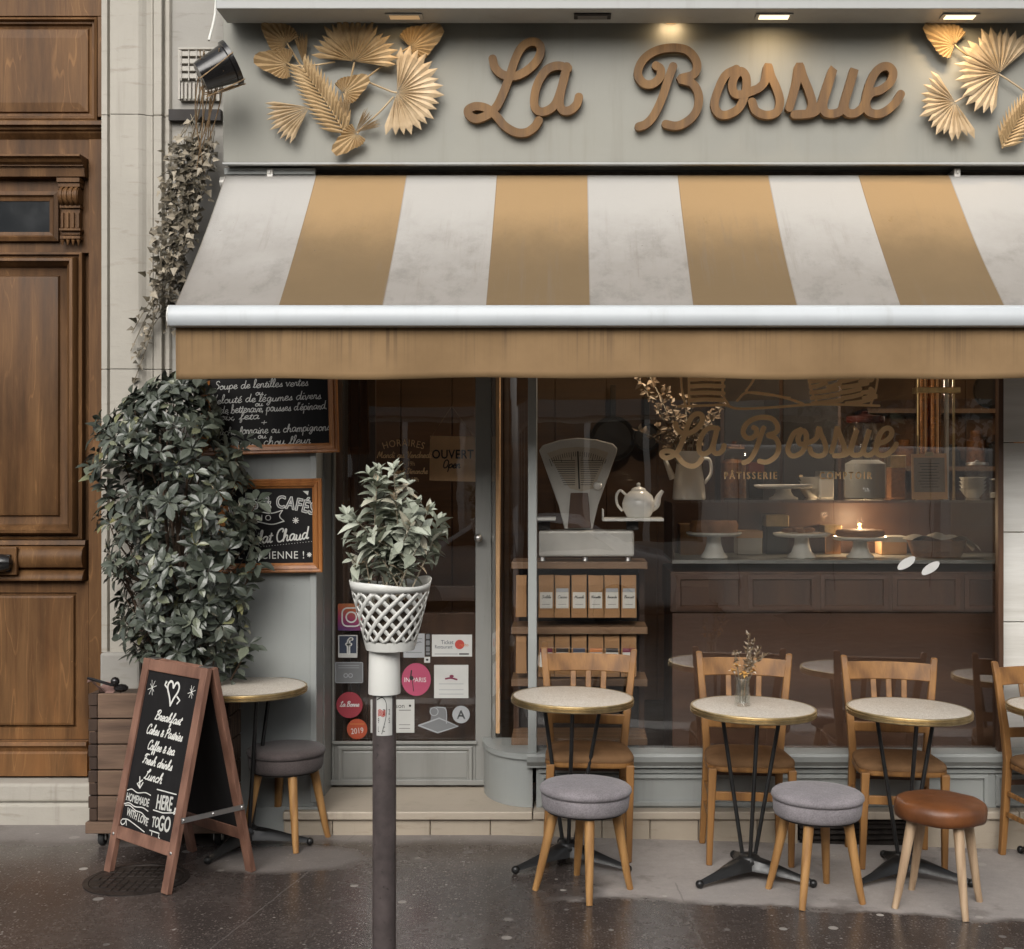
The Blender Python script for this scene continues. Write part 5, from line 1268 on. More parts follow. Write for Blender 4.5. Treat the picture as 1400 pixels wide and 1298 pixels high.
# ------------------------------------------------------------------ bistro tables
def make_table():
    t = thing('bistro_table', '-', 'table', (0, 0, 0), 0, 'round cream bistro tables on the terrace')
    H, r = .762, .275
    mb = MB(); mb.lathe([(0, H - .026), (r - .006, H - .026), (r - .006, H - .001), (r - .010, H), (0, H)], (0, 0, 0), 64); mb.build('tabletop', M['terrazzo'], t, local=True, smooth=True, angle=30)
    mb = MB(); mb.lathe([(r - .0055, H - .032), (r - .001, H - .032), (r + .004, H - .028), (r + .004, H - .024), (r + .0005, H - .0225), (r + .0005, H - .020), (r + .005, H - .017), (r + .005, H - .012), (r + .0005, H - .0105), (r + .0005, H - .008), (r + .003, H - .005), (r + .002, H - .0005), (r - .003, H + .001), (r - .0055, H + .0005)], (0, 0, 0), 64, cap=False)
    mb.build('rim', M['brass'], t, local=True, smooth=True, angle=50)
    for k in range(3):
        a = R(25 + 120 * k); c_, s_ = math.cos(a), math.sin(a)
        mb = MB(); mb.tube([(c_ * .155, s_ * .155, H - .027), (c_ * .030, s_ * .030, .085)], .0095, 10); mb.box(c_ * .155 - .02, c_ * .155 + .02, s_ * .155 - .012, s_ * .155 + .012, H - .031, H - .0265); mb.build('leg', M['black_metal'], t, local=True, smooth=True)
    mb = MB(); mb.lathe([(.0, .055), (.05, .06), (.055, .075), (.046, .098), (.03, .108), (0, .11)], (0, 0, 0), 24)
    for k in range(3):
        a = R(-90 + 62 + 120 * k); c_, s_ = math.cos(a), math.sin(a); nx, ny = -s_, c_
        def P(rad, w, z): return (c_ * rad + nx * w, s_ * rad + ny * w, z)
        vs = []; sec = [(.02, .052, .045, .105), (.10, .040, .040, .088), (.20, .024, .028, .058), (.285, .012, .016, .036)]
        for rad, w, zl, zh in sec: vs += [P(rad, -w, zl), P(rad, -w * .75, zh - .012), P(rad, 0, zh), P(rad, w * .75, zh - .012), P(rad, w, zl)]
        fs = []
        for i in range(len(sec) - 1):
            for j in range(5): fs.append((5 * i + j, 5 * i + (j + 1) % 5, 5 * i + 5 + (j + 1) % 5, 5 * i + 5 + j))
        fs += [(0, 1, 2, 3, 4), tuple(5 * (len(sec) - 1) + j for j in (4, 3, 2, 1, 0))]
        mb.add(vs, fs); mb.sphere(P(.29, 0, .019), .0185, 14)
    mb.build('base', M['black_metal'], t, local=True, smooth=True, angle=50)
    return t
def place_by_top(px, py, H=.762):
    """where a table stands whose top centre shows at this photo pixel"""
    d, x = 6.0, 0
    for _ in range(8): x = PX(px, d); d = FOC * (CAMZ - H - gz(x)) / (py - CY)
    return PX(px, d) - H * tilt_at(x), YD(d)
tab0 = make_table()
TB = [((783, 952), 5, 'round cream bistro table nearest the shop door, with nothing on it'), ((1030, 966), 4, 'round cream bistro table with the small flower vase on it'),
      ((1243, 968), 3, 'round cream bistro table behind the tan leather stool'), ((1461, 966), 20, 'round cream bistro table at the photo edge before the angled chair'), ((338, 938), 35, 'round cream bistro table standing behind the A-frame sign')]
tabs = []
for i, ((px, py), yw, lab) in enumerate(TB):
    o = tab0 if i == 0 else copy_tree(tab0); x, y = place_by_top(px, py)
    stand(o, x, y, R(yw)); o['label'] = lab; tabs.append((o, x, y))

# ------------------------------------------------------------------ chairs
def make_chair():
    t = thing('bistro_chair', '-', 'chair', (0, 0, 0), 0, 'wooden chairs along the shop window')
    for s_ in (-1, 1):
        mb = MB()                                       # rear post with its backward bend
        sec = [(.185, .163, 0, .028, .03), (.178, .158, .22, .033, .034), (.176, .150, .45, .036, .036), (.190, .165, .62, .036, .032), (.214, .205, .86, .033, .026), (.220, .217, .915, .031, .022), (.2205, .2185, .922, .022, .014)]
        vs = []; fs = []
        for x, y, z, wx, wy in sec:
            for a, b in ((-1, -1), (1, -1), (1, 1), (-1, 1)): vs.append((s_ * x + a * wx / 2, y + b * wy / 2, z))
        for i in range(len(sec) - 1):
            for j in range(4): fs.append((4 * i + j, 4 * i + (j + 1) % 4, 4 * i + 4 + (j + 1) % 4, 4 * i + 4 + j))
        fs += [(3, 2, 1, 0), tuple(4 * (len(sec) - 1) + j for j in range(4))]
        mb.add(vs, fs).build('back_post', M['beech'], t, local=True, bevel=.005)
        mb = MB(); mb.bar((s_ * .188, -.19, 0), (s_ * .183, -.175, .44), .026, .026, w2=1.45); mb.build('front_leg', M['beech'], t, local=True, bevel=.004)
        mb = MB(); mb.bar((s_ * .184, -.17, .20), (s_ * .178, .16, .20), .014, .022, up=(0, 0, 1)); mb.bar((s_ * .184, -.17, .29), (s_ * .177, .155, .30), .014, .022, up=(0, 0, 1)); mb.build('side_stretcher', M['beech'], t, local=True, bevel=.003)
    mb = MB(); vs = []; fs = []; N = 10                  # curved top rail
    for i in range(N + 1):
        u = -1 + 2 * i / N; x = .206 * u; yb = .200 + .024 * (1 - u * u); dz_ = .004 * (1 - u * u)
        for dy, z in ((-.010, .808 + dz_), (.010, .806 + dz_), (.014, .890 + dz_), (-.006, .892 + dz_)): vs.append((x * (1 + (z - .85) * .35), yb + dy + (z - .85) * .15, z))
    for i in range(N):
        for j in range(4): fs.append((4 * i + j, 4 * i + (j + 1) % 4, 4 * i + 4 + (j + 1) % 4, 4 * i + 4 + j))
    fs += [(3, 2, 1, 0), tuple(4 * N + j for j in range(4))]
    mb.add(vs, fs).build('top_rail', M['beech'], t, local=True, bevel=.004)
    MB().box(-.178, .178, .146, .165, .565, .612).build('mid_rail', M['beech'], t, local=True, bevel=.004)
    for x in (-.075, 0, .075): MB().bar((x * .92, .157, .610), (x, .215, .812), .027, .010, up=(0, 1, 0)).build('slat', M['beech'], t, local=True, bevel=.003)
    mb = MB(); mb.bar((-.184, -.178, .315), (.184, -.178, .315), .040, .016); mb.build('front_stretcher', M['beech'], t, local=True, bevel=.003)
    mb = MB(); mb.bar((-.178, .165, .345), (.178, .165, .345), .025, .014); mb.build('rear_stretcher', M['dark_wood'], t, local=True, bevel=.003)
    def outline(k, y_off=0):
        pts = []
        for i in range(40):
            a = 2 * math.pi * i / 40; c_, s_ = math.cos(a), math.sin(a); e = .42
            x = math.copysign(abs(c_) ** e, c_); y = math.copysign(abs(s_) ** e, s_)
            wx = .214 - .026 * (y * .5 + .5); pts.append((x * wx * k, -.010 + y * .178 * k))
        return pts
    def stack(levels):
        mb = MB(); vs = []; fs = []
        for k, z in levels: vs += [(x, y, z) for x, y in outline(k)]
        for i in range(len(levels) - 1):
            for j in range(40): fs.append((40 * i + j, 40 * i + (j + 1) % 40, 40 * i + 40 + (j + 1) % 40, 40 * i + 40 + j))
        fs += [tuple(range(40))[::-1], tuple(40 * (len(levels) - 1) + j for j in range(40))]
        return mb.add(vs, fs)
    stack([(.985, .425), (1.0, .428), (1.005, .436), (1.0, .446), (.985, .448)]).build('seat_frame', M['beech'], t, local=True, smooth=True)
    stack([(.985, .4485), (1.0, .455), (1.0, .464), (.985, .472), (.93, .481), (.80, .489), (.55, .495), (.25, .498), (.0001, .4985)]).build('seat', M['suede'], t, local=True, smooth=True, angle=60)
    return t
chair0 = make_chair()
CH = [((801, 6.215), 2, 'wooden chair at the table nearest the shop door'), ((1018, 6.215), 0, 'wooden chair at the table that carries the flower vase'), ((1222, 6.215), -1, 'wooden chair at the table behind the leather stool'), ((1444, 6.21), 14, 'wooden chair turned sideways beside the window end, farthest from the door')]
for i, ((px, d), yw, lab) in enumerate(CH):
    o = chair0 if i == 0 else copy_tree(chair0); stand(o, PX(px, d), YD(d), R(yw)); o['label'] = lab

# ------------------------------------------------------------------ stools
def make_stool(seat_mat, leg_mat, leather=False, h=.455, r=.196):
    t = thing('round_stool', '-', 'stool', (0, 0, 0), 0, 'low round stools on the terrace')
    if leather: pr = [(0, h - .085), (r - .02, h - .085), (r - .004, h - .078), (r, h - .06), (r + .001, h - .035), (r - .006, h - .016), (r - .025, h - .005), (r - .07, h + .001), (0, h + .002)]
    else: pr = [(0, h - .108), (r - .022, h - .108), (r - .015, h - .104), (r - .010, h - .09), (r - .006, h - .046), (r - .011, h - .039), (r - .004, h - .036), (r + .0015, h - .026), (r - .001, h - .014), (r - .012, h - .005), (r - .06, h + .002), (0, h + .004)]
    mb = MB(); mb.lathe(pr, (0, 0, 0), 48)
    if leather:
        rr_ = random.Random(7)
        for v in mb.v:
            a = math.atan2(v.y, v.x); k = 1 + .003 * math.sin(9 * a + v.z * 60) + .002 * math.sin(17 * a); v.x *= k; v.y *= k; v.z += .0015 * math.sin(5 * a)
    mb.build('seat', seat_mat, t, local=True, smooth=True, angle=55)
    if not leather:
        MB().lathe([(r - .03, h - .116), (r - .03, h - .1085)], (0, 0, 0), 32).build('seat_board', M['dark'], t, local=True)
    for k in range(4):
        a = R(45 + 90 * k); c_, s_ = math.cos(a), math.sin(a); z1 = h - (.116 if not leather else .085)
        mb = MB(); mb.tube([(c_ * .205, s_ * .205, 0), (c_ * .19, s_ * .19, .06), (c_ * .135, s_ * .135, z1 - .01), (c_ * .132, s_ * .132, z1)], [.0135, .016, .0225, .0225], 16); mb.build('leg', leg_mat, t, local=True, smooth=True)
    return t
grey0 = make_stool(M['grey_felt'], M['pale_beech'])
lea0 = make_stool(M['leather'], M['white_wood'], True, .452, .19)
drk0 = make_stool(M['dark_felt'], M['pale_beech'], h=.46, r=.185)
def place_seat(o, px, py, H, yaw, lab):
    x, y = place_by_top(px, py, H); stand(o, x, y, R(yaw)); o['label'] = lab
place_seat(grey0, 801, 1071, .455, 52, 'grey felt stool in front of the table nearest the shop door')
g2 = copy_tree(grey0); place_seat(g2, 1118, 1080, .455, 20, 'grey felt stool beside the tan leather stool')
place_seat(lea0, 1286, 1091, .452, 62, 'tan leather stool with whitewashed legs')
place_seat(drk0, 391, 1020, .46, 70, 'dark brown felt stool standing behind the A-frame sign by the shop step')

# ------------------------------------------------------------------ vase of dried flowers on the second table
vx, vy = PX(1015, 5.86), YD(5.86); vz = gz(tabs[1][1]) + .762 + .001 - .028 * (vx - tabs[1][1])
va = thing('flower_vase', 'small clear glass vase of dried orange flowers on a bistro table', 'vase', (vx, vy, vz))
mb = MB(); mb.lathe([(0, .0), (.034, .0), (.036, .006), (.035, .03), (.034, .095), (.033, .112), (.036, .122), (.033, .122), (.031, .110), (.032, .03), (.030, .010), (0, .009)], (0, 0, 0), 28); mb.build('glass', M['vase_glass'], va, local=True, smooth=True)
rr = random.Random(9); st = MB(); pt = MB(); dr = MB()
for k in range(9):
    e = Vector((rr.uniform(-.045, .05), rr.uniform(-.04, .04), rr.uniform(.14, .19))); st.tube([(e.x * .3, e.y * .3, .012), (e.x * .5, e.y * .5, .1), tuple(e)], .0014, 5)
    for j in range(12): leaf(pt, e, Vector((rr.uniform(-1, 1), rr.uniform(-1, 1), rr.uniform(-.4, 1))), Vector((0, -.3, 1)), rr.uniform(.014, .026), .012, .3, .2, (.1, .8, 1, .5, 0))
for k in range(4):
    e = Vector((.03 + .022 * k, rr.uniform(-.02, .02), .31 - .03 * k)); q = smooth_pts([(0, 0, .03), (.015, 0, .15), tuple(e)], 8); st.tube(q, .0013, 5)
    for p in q[6:]:
        for j in range(4): leaf(dr, p, Vector((rr.uniform(-.8, .9), rr.uniform(-.8, .8), rr.uniform(.2, 1))), Vector((0, -1, .3)), rr.uniform(.016, .03), .009, .3, .2, (.2, .9, .8, .4, 0))
for k in range(5):
    e = Vector((rr.uniform(-.06, -.01), rr.uniform(-.02, .02), rr.uniform(.19, .25)))
    for j in range(5): leaf(dr, e, Vector((rr.uniform(-1, 1), rr.uniform(-1, 1), rr.uniform(-.4, 1))), Vector((0, -1, .5)), .018, .008, .3, .2, (.2, .9, .8, .4, 0))
    st.tube([(0, 0, .05), tuple(e)], .001, 4)
st.build('stems', M['pale_stem'], va, local=True); pt.build('flowers', M['petal'], va, local=True, recalc=False); dr.build('seed_heads', M['dried'], va, local=True, recalc=False)

# ------------------------------------------------------------------ lettering and drawing on the display window
def flatplace(d, extra=.002):
    return lambda u, v, off: Vector((PX(u, d), YD(d) - extra - off, PZ(-v, d)))     # photo pixels, v = -y
wl = thing('window_lettering', 'gold vinyl script, cake drawing and patisserie line on the display window', 'window lettering', PP(1065, 600, 6.52))
fp = flatplace(6.52)
mb = MB()
for i, (k, ox, kx, nx) in enumerate([('L', 637, .563, 903), ('a', 637, .563, 903)] + [(q_, 865, .584, 1012) for q_ in ('B', 'o', 's', 's2', 'u', 'e')]):
    for j, st_ in enumerate(LET[k]):
        q = smooth_pts([(nx + (a - ox) * kx, -(563 + (b_ - 53) * .575), 0) for a, b_ in st_], 6); mb.ribbon(q, 3.5, fp, .0001 * i + .0003 * j, drift=.0008)
mb.build('script', M['vinyl'], wl, recalc=False)
mb = MB()
for s_, u in (('PÂTISSERIE', 1026), ('COMPTOIR', 1156)): add_text(mb, s_, u, -655, 13.6, fp, 0, space=1.42, sx=.80, bold=.025)
mb.ribbon([(1094, -651), (1096, -651)], 1.6, fp, 0)
mb.build('small_lettering', M['vinyl'], wl, recalc=False)
mb = MB()
def ln(pts, w=1.5, o=0): mb.ribbon(smooth_pts([(a, -b_, 0) for a, b_ in pts], 5), w, fp, o)
ln([(928, 556), (960, 555), (990, 554), (1010, 559), (1060, 557), (1120, 553), (1202, 555)], 1.7)
ln([(930, 480), (932, 530), (938, 556)], 1.5, .0004); ln([(942, 480), (942, 553)], 1.5, .0004); ln([(992, 480), (988, 535), (996, 554)], 1.6, .0004)
for k in range(6): ln([(943, 500 + k * 9.5), (966, 499 + k * 9.5), (989, 500 + k * 9.5)], 2.9, .0008 + .0001 * k)
ln([(1020, 535), (1030, 520), (1040, 496)], 1.5); ln([(1008, 548), (1022, 537), (1060, 541), (1092, 550), (1100, 554)], 1.7, .0006); ln([(1022, 537), (1080, 544)], 1.2, .0009)
for k in range(9):
    y = 490 + k * 7.5; x0 = 1104 + k * .9; x = x0
    while x < 1196 - k: w_ = rr.uniform(14, 40); ln([(x, y + 2), (x + w_ * .5, y), (min(x + w_, 1196 - k), y - 3)], 3.0, .0006 + .0001 * k); x += w_ + rr.uniform(3, 7)
ln([(1100, 480), (1108, 530), (1118, 553)], 1.5, .0018); ln([(1204, 480), (1198, 530), (1190, 554)], 1.5, .0018)
mb.build('drawing', M['vinyl'], wl, recalc=False)
for i, (u, v) in enumerate(((1239, 770), (1272, 777))):
    mb = MB(); mb.prism([(u + 13 * math.cos(a) * math.cos(.5) - 8.5 * math.sin(a) * math.sin(.5) if False else u + 12.5 * (abs(math.cos(a)) ** .8) * math.copysign(1, math.cos(a)) * .94 - 8.5 * math.sin(a) * -.34, -v + 12.5 * (abs(math.cos(a)) ** .8) * math.copysign(1, math.cos(a)) * .34 + 8.5 * math.sin(a) * .94) for a in [2 * math.pi * k / 28 for k in range(28)]], fp, .0, .002)
    o = mb.build('oval_sticker', M['ink_white']); tag(o, 'white oval sticker on the display window, %s' % ('nearer the cake stands' if i == 0 else 'set lower and farther from the cake stands'), 'sticker', 'white oval stickers on the window')

# ------------------------------------------------------------------ door: opening hours, open sign, stickers
fd = flatplace(6.91 - .003, .0)
fdo = lambda u, v, off: Vector((PX(u, 6.89), DY + .0195 - .0004 - off, PZ(-v, 6.89)))
hr = thing('opening_hours', 'gold opening hours lettering on the shop door glass', 'door lettering', PP(550, 630, 6.9))
mb = MB(); add_text(mb, 'HORAIRES', 551, -610, 13.5, fdo, .0002, arc=.012, sx=.82, space=1.12, bold=0)
mb.build('heading', M['vinyl'], hr, recalc=False)
mb = MB(); script(mb, 'Mardi au Vendredi', 552, -626, 4.2, fdo, .0002, .55, .15, 74, seed=2); add_text(mb, '9h00 - 19h', 551, -637, 9, fdo, .0002, sx=.8); script(mb, 'Samedi Dimanche', 558, -648, 4, fdo, .0002, .5, .15, 52, seed=3); add_text(mb, '10h - 19h', 558, -659, 9, fdo, .0002, sx=.8)
mb.build('hours', M['vinyl'], hr, recalc=False)
os_ = thing('open_sign', 'brown card reading OUVERT hung by a string inside the shop door', 'open sign', PP(618, 627, 6.93))
dO = 6.935
fo = flatplace(dO, .0)
MB().prism([(587, -657), (650, -659), (651, -597), (588, -596)], fo, -.004, 0).build('card', M['card'], os_)
mb = MB(); add_text(mb, 'OUVERT', 619, -627, 17, fo, .0012, sx=.85, space=1.05, bold=.02); script(mb, 'Open', 617, -640, 5.5, fo, .0012, .8, .2, 24); mb.build('lettering', M['ink'], os_, recalc=False)
mb = MB(); mb.tube([tuple(fo(588, -600, 0)), tuple(fo(618, -556, .01))], .0016, 5); mb.tube([tuple(fo(650, -600, 0)), tuple(fo(618, -556, .01))], .0016, 5); mb.build('string', M['twine'], os_)
def stick(label, poly, mat, marks=(), name='door_sticker', rot=0):
    us = [p[0] for p in poly]; vs_ = [p[1] for p in poly]
    t = thing(name, label, 'sticker', PP(sum(us) / len(us), -sum(vs_) / len(vs_), 6.89), 0, 'stickers on the shop door glass')
    MB().prism(poly[::-1] if sum((poly[i][0] * poly[(i + 1) % len(poly)][1] - poly[(i + 1) % len(poly)][0] * poly[i][1]) for i in range(len(poly))) < 0 else poly, fdo, .0003, .0012).build('film', M[mat], t)
    for nm, m_, fn in marks:
        b_ = MB(); fn(b_); b_.build(nm, M[m_], t, recalc=False)
    return t
def rect(x0, y0, x1, y1, r=0):
    if not r: return [(x0, -y1), (x1, -y1), (x1, -y0), (x0, -y0)]
    pts = []
    for cx, cy, a0 in ((x1 - r, -y0 - r, 0), (x0 + r, -y0 - r, 90), (x0 + r, -y1 + r, 180), (x1 - r, -y1 + r, 270)):
        for k in range(5): a = R(a0 + 22.5 * k); pts.append((cx + r * math.cos(a), cy + r * math.sin(a)))
    return pts
def disc(cx, cy, r, n=28, ry=None): return [(cx + r * math.cos(2 * math.pi * k / n), -cy + (ry or r) * math.sin(2 * math.pi * k / n)) for k in range(n)]
O2 = .0016
def ring(mb, cx, cy, r, w): mb.ribbon(disc(cx, cy, r, 30) + [disc(cx, cy, r, 30)[0]], w, fdo, O2)
def T(s_, u, y, size, **k): return lambda m: add_text(m, s_, u, -y, size, fdo, O2, **k)
def lines(x0, x1, ys, w=.5): return lambda m: [m.ribbon([(x0, -y), (x1, -y)], w, fdo, O2) for y in ys]
def cam_mark(m):
    p = rect(467, 832, 492, 857, 7); m.ribbon(p + [p[0]], 1.0, fdo, O2); ring(m, 479.5, 844.5, 7, 1.0); m.ribbon([(486.5, -838), (487, -838)], 1.0, fdo, O2)
stick('orange to violet gradient sticker with a white camera outline', rect(461, 826, 499, 863, 2), 'st_gradient', [('camera_mark', 'ink_white', cam_mark)])
def f_mark(m): add_text(m, 'f', 476, -895, 32, fdo, O2, bold=.03)
stick('navy square sticker with a white letter f', rect(461.5, 869, 488, 900), 'st_white', [('field', 'st_navy', lambda m: m.prism(rect(463, 870.5, 486.5, 894), fdo, .0013, .0015)), ('letter', 'ink_white', f_mark)])
def owl(m): ring(m, 472, 924.5, 2.6, .7); ring(m, 478.5, 924.5, 2.6, .7); lines(462, 490, (911, 914), .4)(m); p = rect(458, 906.5, 495, 934.5, 2); m.ribbon(p + [p[0]], .4, fdo, O2)
stick('dull grey sticker with two small round eyes', rect(457, 906, 496, 935, 2), 'st_grey', [('marks', 'st_silver', owl)])
stick('crimson round sticker with a white script line', disc(477, 965, 18), 'st_crimson', [('script', 'ink_white', lambda m: script(m, 'La Bonne', 477, -967, 3.4, fdo, O2, .5, .2, 26))])
stick('orange red round sticker overlapping the crimson one', disc(487.5, 998, 14), 'st_red', [('lettering', 'ink_white', T('2019', 488, 1004, 11, sx=.8, rot=.1)), ('line', 'ink_orange', lines(478, 497, (991,), .7))])
stick('pale grey framed card sticker partly behind the basket', rect(551, 867, 580, 900, 1), 'st_silver', [('lines', 'st_grey', lambda m: (lines(555, 576, (874, 879, 893), .5)(m), m.ribbon(smooth_pts([(556, -886, 0), (565, -882, 0), (574, -878, 0)], 4), .6, fdo, O2)))])
def tiny(m):
    for y in (868, 876.5, 885): m.prism(rect(582, y, 587, y + 6.5, 1), fdo, .0013, .0018)
    m.prism(rect(582, 893, 587, 896), fdo, .0013, .0018)
stick('dark strip of tiny grey square icons on the door glass', rect(581, 867, 588, 898), 'ink', [('icons', 'st_grey', tiny)])
stick('tiny white square sticker below the strip of icons', rect(579.5, 899, 587.5, 907), 'st_white', [('dot', 'ink', lambda m: m.ribbon([(583, -903), (584, -903)], 1.4, fdo, O2))])
def tick_t(m): add_text(m, 'Ticket', 611, -881.5, 8, fdo, O2, sx=.85); add_text(m, 'Restaurant', 606, -887.5, 7, fdo, O2, sx=.8); lines(594, 625, (895,), .3)(m)
stick('white card sticker with an orange red dot and small print', rect(590, 868.5, 645, 898.5), 'st_white', [('print', 'st_navy', tick_t), ('dot', 'ink_red', lambda m: m.prism(disc(628, 882, 6.5), fdo, .0013, .0017)), ('word', 'ink_orange', lambda m: add_text(m, 'resto', 634, -884.5, 6.5, fdo, .0019, sx=.9)), ('bar', 'ink', lambda m: m.ribbon([(628, -895), (640, -895)], .9, fdo, O2))])
stick('big pink round sticker with a dark figure and white lettering', disc(568.5, 930, 20, ry=22.5), 'st_pink', [('figure', 'ink', lambda m: (m.prism(disc(562, 928, 3), fdo, .0013, .0018), m.ribbon([(562, -918), (561, -926)], 1.0, fdo, O2), m.ribbon([(563, -930), (565, -946)], .5, fdo, O2))), ('lettering', 'ink_white', T('IN PARIS', 567, 933.5, 9, sx=.9))])
stick('white square sticker with a small plum coloured crown', rect(593, 910, 640, 955.5), 'st_white', [('crown', 'ink_plum', lambda m: (m.ribbon(smooth_pts([(609, -929, 0), (616, -928, 0), (624, -930, 0)], 4), 1.2, fdo, O2), m.prism(disc(617, 925.5, 3, ry=2), fdo, .0013, .0018))), ('lines', 'st_silver', lines(600, 633, (936, 944, 950), .5))])
stick('white sheet sticker partly hidden behind the street post', rect(506, 957.5, 566, 1003), 'st_white', [('print', 'ink', lambda m: (add_text(m, 'Maison', 540, -969, 9, fdo, O2), m.prism(disc(560, 966, 1.6), fdo, .0013, .0017), lines(545, 561, (972,), .4)(m), lines(545, 560, (992, 997), .3)(m)))])
def dia(m): m.ribbon([(572, -993), (600, -983), (626, -994), (598, -1003), (572, -993)], 1.0, fdo, O2)
stick('silver plate shaped sticker with a bent arm mark near the kick panel', [(571, -993), (588, -987), (589, -979), (587, -969), (596, -967), (609, -968), (610, -988), (627, -994), (598, -1004)], 'st_grey', [('outline', 'st_silver', lambda m: (dia(m), ring(m, 593, 974, 5.5, .6), m.ribbon(smooth_pts([(597, -968, 0), (607, -969, 0), (610, -975, 0), (610, -990, 0)], 4), .6, fdo, O2)))])
stick('round silver sticker with a grey letter A', disc(630, 978, 12), 'st_silver', [('letter', 'st_grey', T('A', 630, 984, 17, bold=.02)), ])
# ------------------------------------------------------------------ room behind the window
room = thing('shop_room', 'dim brown interior behind the shop window', 'shop interior', (.7, 2, .1))
RX0, RX1, RY1 = -1.62, 3.58, 2.9
MB().box(RX0, RX1, .32, RY1, .05, .145).build('floor', M['floor_in'], room)
MB().box(RX0, RX1, RY1, RY1 + .1, .05, 3.2).build('back_wall', M['wall_wood'], room)
mb = MB(); mb.box(RX0 - .1, RX0 - .001, .32, RY1 + .1, .05, 3.2); mb.box(RX1, RX1 + .1, .12, RY1 + .1, .05, 3.2); mb.build('side_wall', M['dark_wood'], room)
MB().box(RX0 - .1, RX1 + .1, .26, RY1 + .1, 3.2, 3.3).build('ceiling', M['dark'], room)
mb = MB()
for k in range(14): x = RX0 + .03 + k * .37; mb.box(x, x + .362, RY1 - .02, RY1 - .001, .15, 3.15)
mb.build('planks', M['wall_wood'], room, bevel=.003)
def ix(px, d): return PX(px, d)
def tagone(o, label, cat, group=None): return tag(o, label, cat, group)
def ip(px, py, d): return PP(px, py, d)
# brown timber panel seen through the door glass
mb = MB()
for k in range(4): mb.box(-1.22 + k * .045, -1.18 + k * .045, .45, .47 + .012 * (k % 2), .16, 2.7)
tagone(mb.build('timber_panel', M['dark_wood']), 'narrow brown timber lining just inside the shop door', 'panel')
d = 7.5; mb = MB(); mb.box(ix(480, d), ix(650, d), YD(d), YD(d) + .05, .148, PZ(838, d)); mb.box(ix(480, d), ix(650, d), YD(d) - .02, YD(d) - .001, PZ(822, d), PZ(801, d))
tagone(mb.build('low_cabinet', M['dark_wood'], bevel=.004), 'low dark cabinet with a pale top rail behind the shop door', 'cabinet')
# shelf rack by the curved glass
rk = thing('shelf_rack', 'open shelf rack filled with brown paper bags behind the display window', 'shelf rack', (ix(800, 6.8), YD(6.8), .2))
rx0, rx1 = ix(700, 6.75), ix(884, 6.75); ry0, ry1 = YD(6.67), YD(6.95)
for z in (PZ(768, 6.7), PZ(857, 6.7), PZ(928, 6.7), .45): MB().box(rx0, rx1, ry0, ry1, z - .035, z).build('shelf', M['shelf_wood'], rk, bevel=.003)
for x in (rx0 + .001, rx1 - .03): MB().box(x, x + .028, ry1 - .03, ry1 - .001, .16, PZ(768, 6.7) - .036).build('upright', M['dark_wood'], rk)
MB().box(rx0, rx1, ry1 + .002, ry1 + .02, .16, PZ(768, 6.7)).build('back_board', M['dark'], rk)
def paper_bag(px, py_b, w, h, d, k, label, side=False):
    x0, x1 = ix(px, d), ix(px + w, d); zb = PZ(py_b, d); zt = zb + h
    t = thing('paper_bag', label, 'paper bag', ((x0 + x1) / 2, YD(d), zb), 0, 'brown paper bags on the shelf rack')
    dp = .07; mb = MB(); rr_ = random.Random(k); j = rr_.uniform(-.003, .003)
    vs = [(x0, YD(d), zb), (x1, YD(d), zb), (x1, YD(d) + dp, zb), (x0, YD(d) + dp, zb), (x0 + .002, YD(d) + .006 + j, zt - .05), (x1 - .002, YD(d) + .006 - j, zt - .05), (x1 - .002, YD(d) + dp, zt - .05), (x0 + .002, YD(d) + dp, zt - .05),
          (x0 + .001, YD(d) + .022, zt), (x1 - .001, YD(d) + .022, zt + j), (x1 - .001, YD(d) + .030, zt + j), (x0 + .001, YD(d) + .030, zt)]
    mb.add(vs, [(0, 3, 2, 1)] + [(a + i, a + (i + 1) % 4, a + 4 + (i + 1) % 4, a + 4 + i) for a in (0, 4) for i in range(4)] + [(8, 9, 10, 11)])
    mb.build('bag', M['kraft'], t, bevel=.002)
    if not side:
        lx0, lx1 = x0 + .008, x1 - .008; la, lb = (.32, .70) if py_b < 880 else (.30, .62)
        MB().box(lx0, lx1, YD(d) - .0022, YD(d) - .0006 + .0, zb + h * la - .02, zb + h * lb - .02).build('label', M['paper'], t)
        f = lambda u, v, off: Vector((u, YD(d) - .0022 - off, v)); mb = MB(); c = (x0 + x1) / 2
        script(mb, ('Sable', 'Cacao', 'Muesli', 'Noisette', 'Amande', 'Biscuit')[k % 6], c, zb + h * (lb - .14) - .02, .007, f, .0006, .0011, .15, (x1 - x0) * .6); mb.ribbon([(lx0 + .012, zb + h * la), (lx1 - .012, zb + h * la)], .0008, f, .0006)
        mb.build('handwriting', M['ink'], t, recalc=False)
        if py_b > 880 or k in (1, 3, 4, 5): MB().box(lx0 + .001, lx1 - .001, YD(d) - .0023, YD(d) - .0007, zb + h * lb - .019, zb + h * (lb + .09) - .02).build('band', M[('ink_plum', 'ink', 'st_navy', 'ink_orange', 'ink', 'ink_plum')[k % 6] if py_b > 880 else ('st_silver', 'st_silver', 'paper', 'kraft', 'st_silver', 'st_silver')[k]], t)
bagx = [736, 758, 781, 804, 826, 849]; nth = ['first', 'second', 'third', 'fourth', 'fifth', 'last']
for k, px in enumerate(bagx): paper_bag(px, 845, 21.5, .215, 6.69, k, '%s labelled paper bag from the pale mullion on the upper shelf' % nth[k])
for k, px in enumerate(bagx): paper_bag(px, 926, 21.5, .235, 6.69, k, '%s banded paper bag from the pale mullion on the lower shelf' % nth[k])
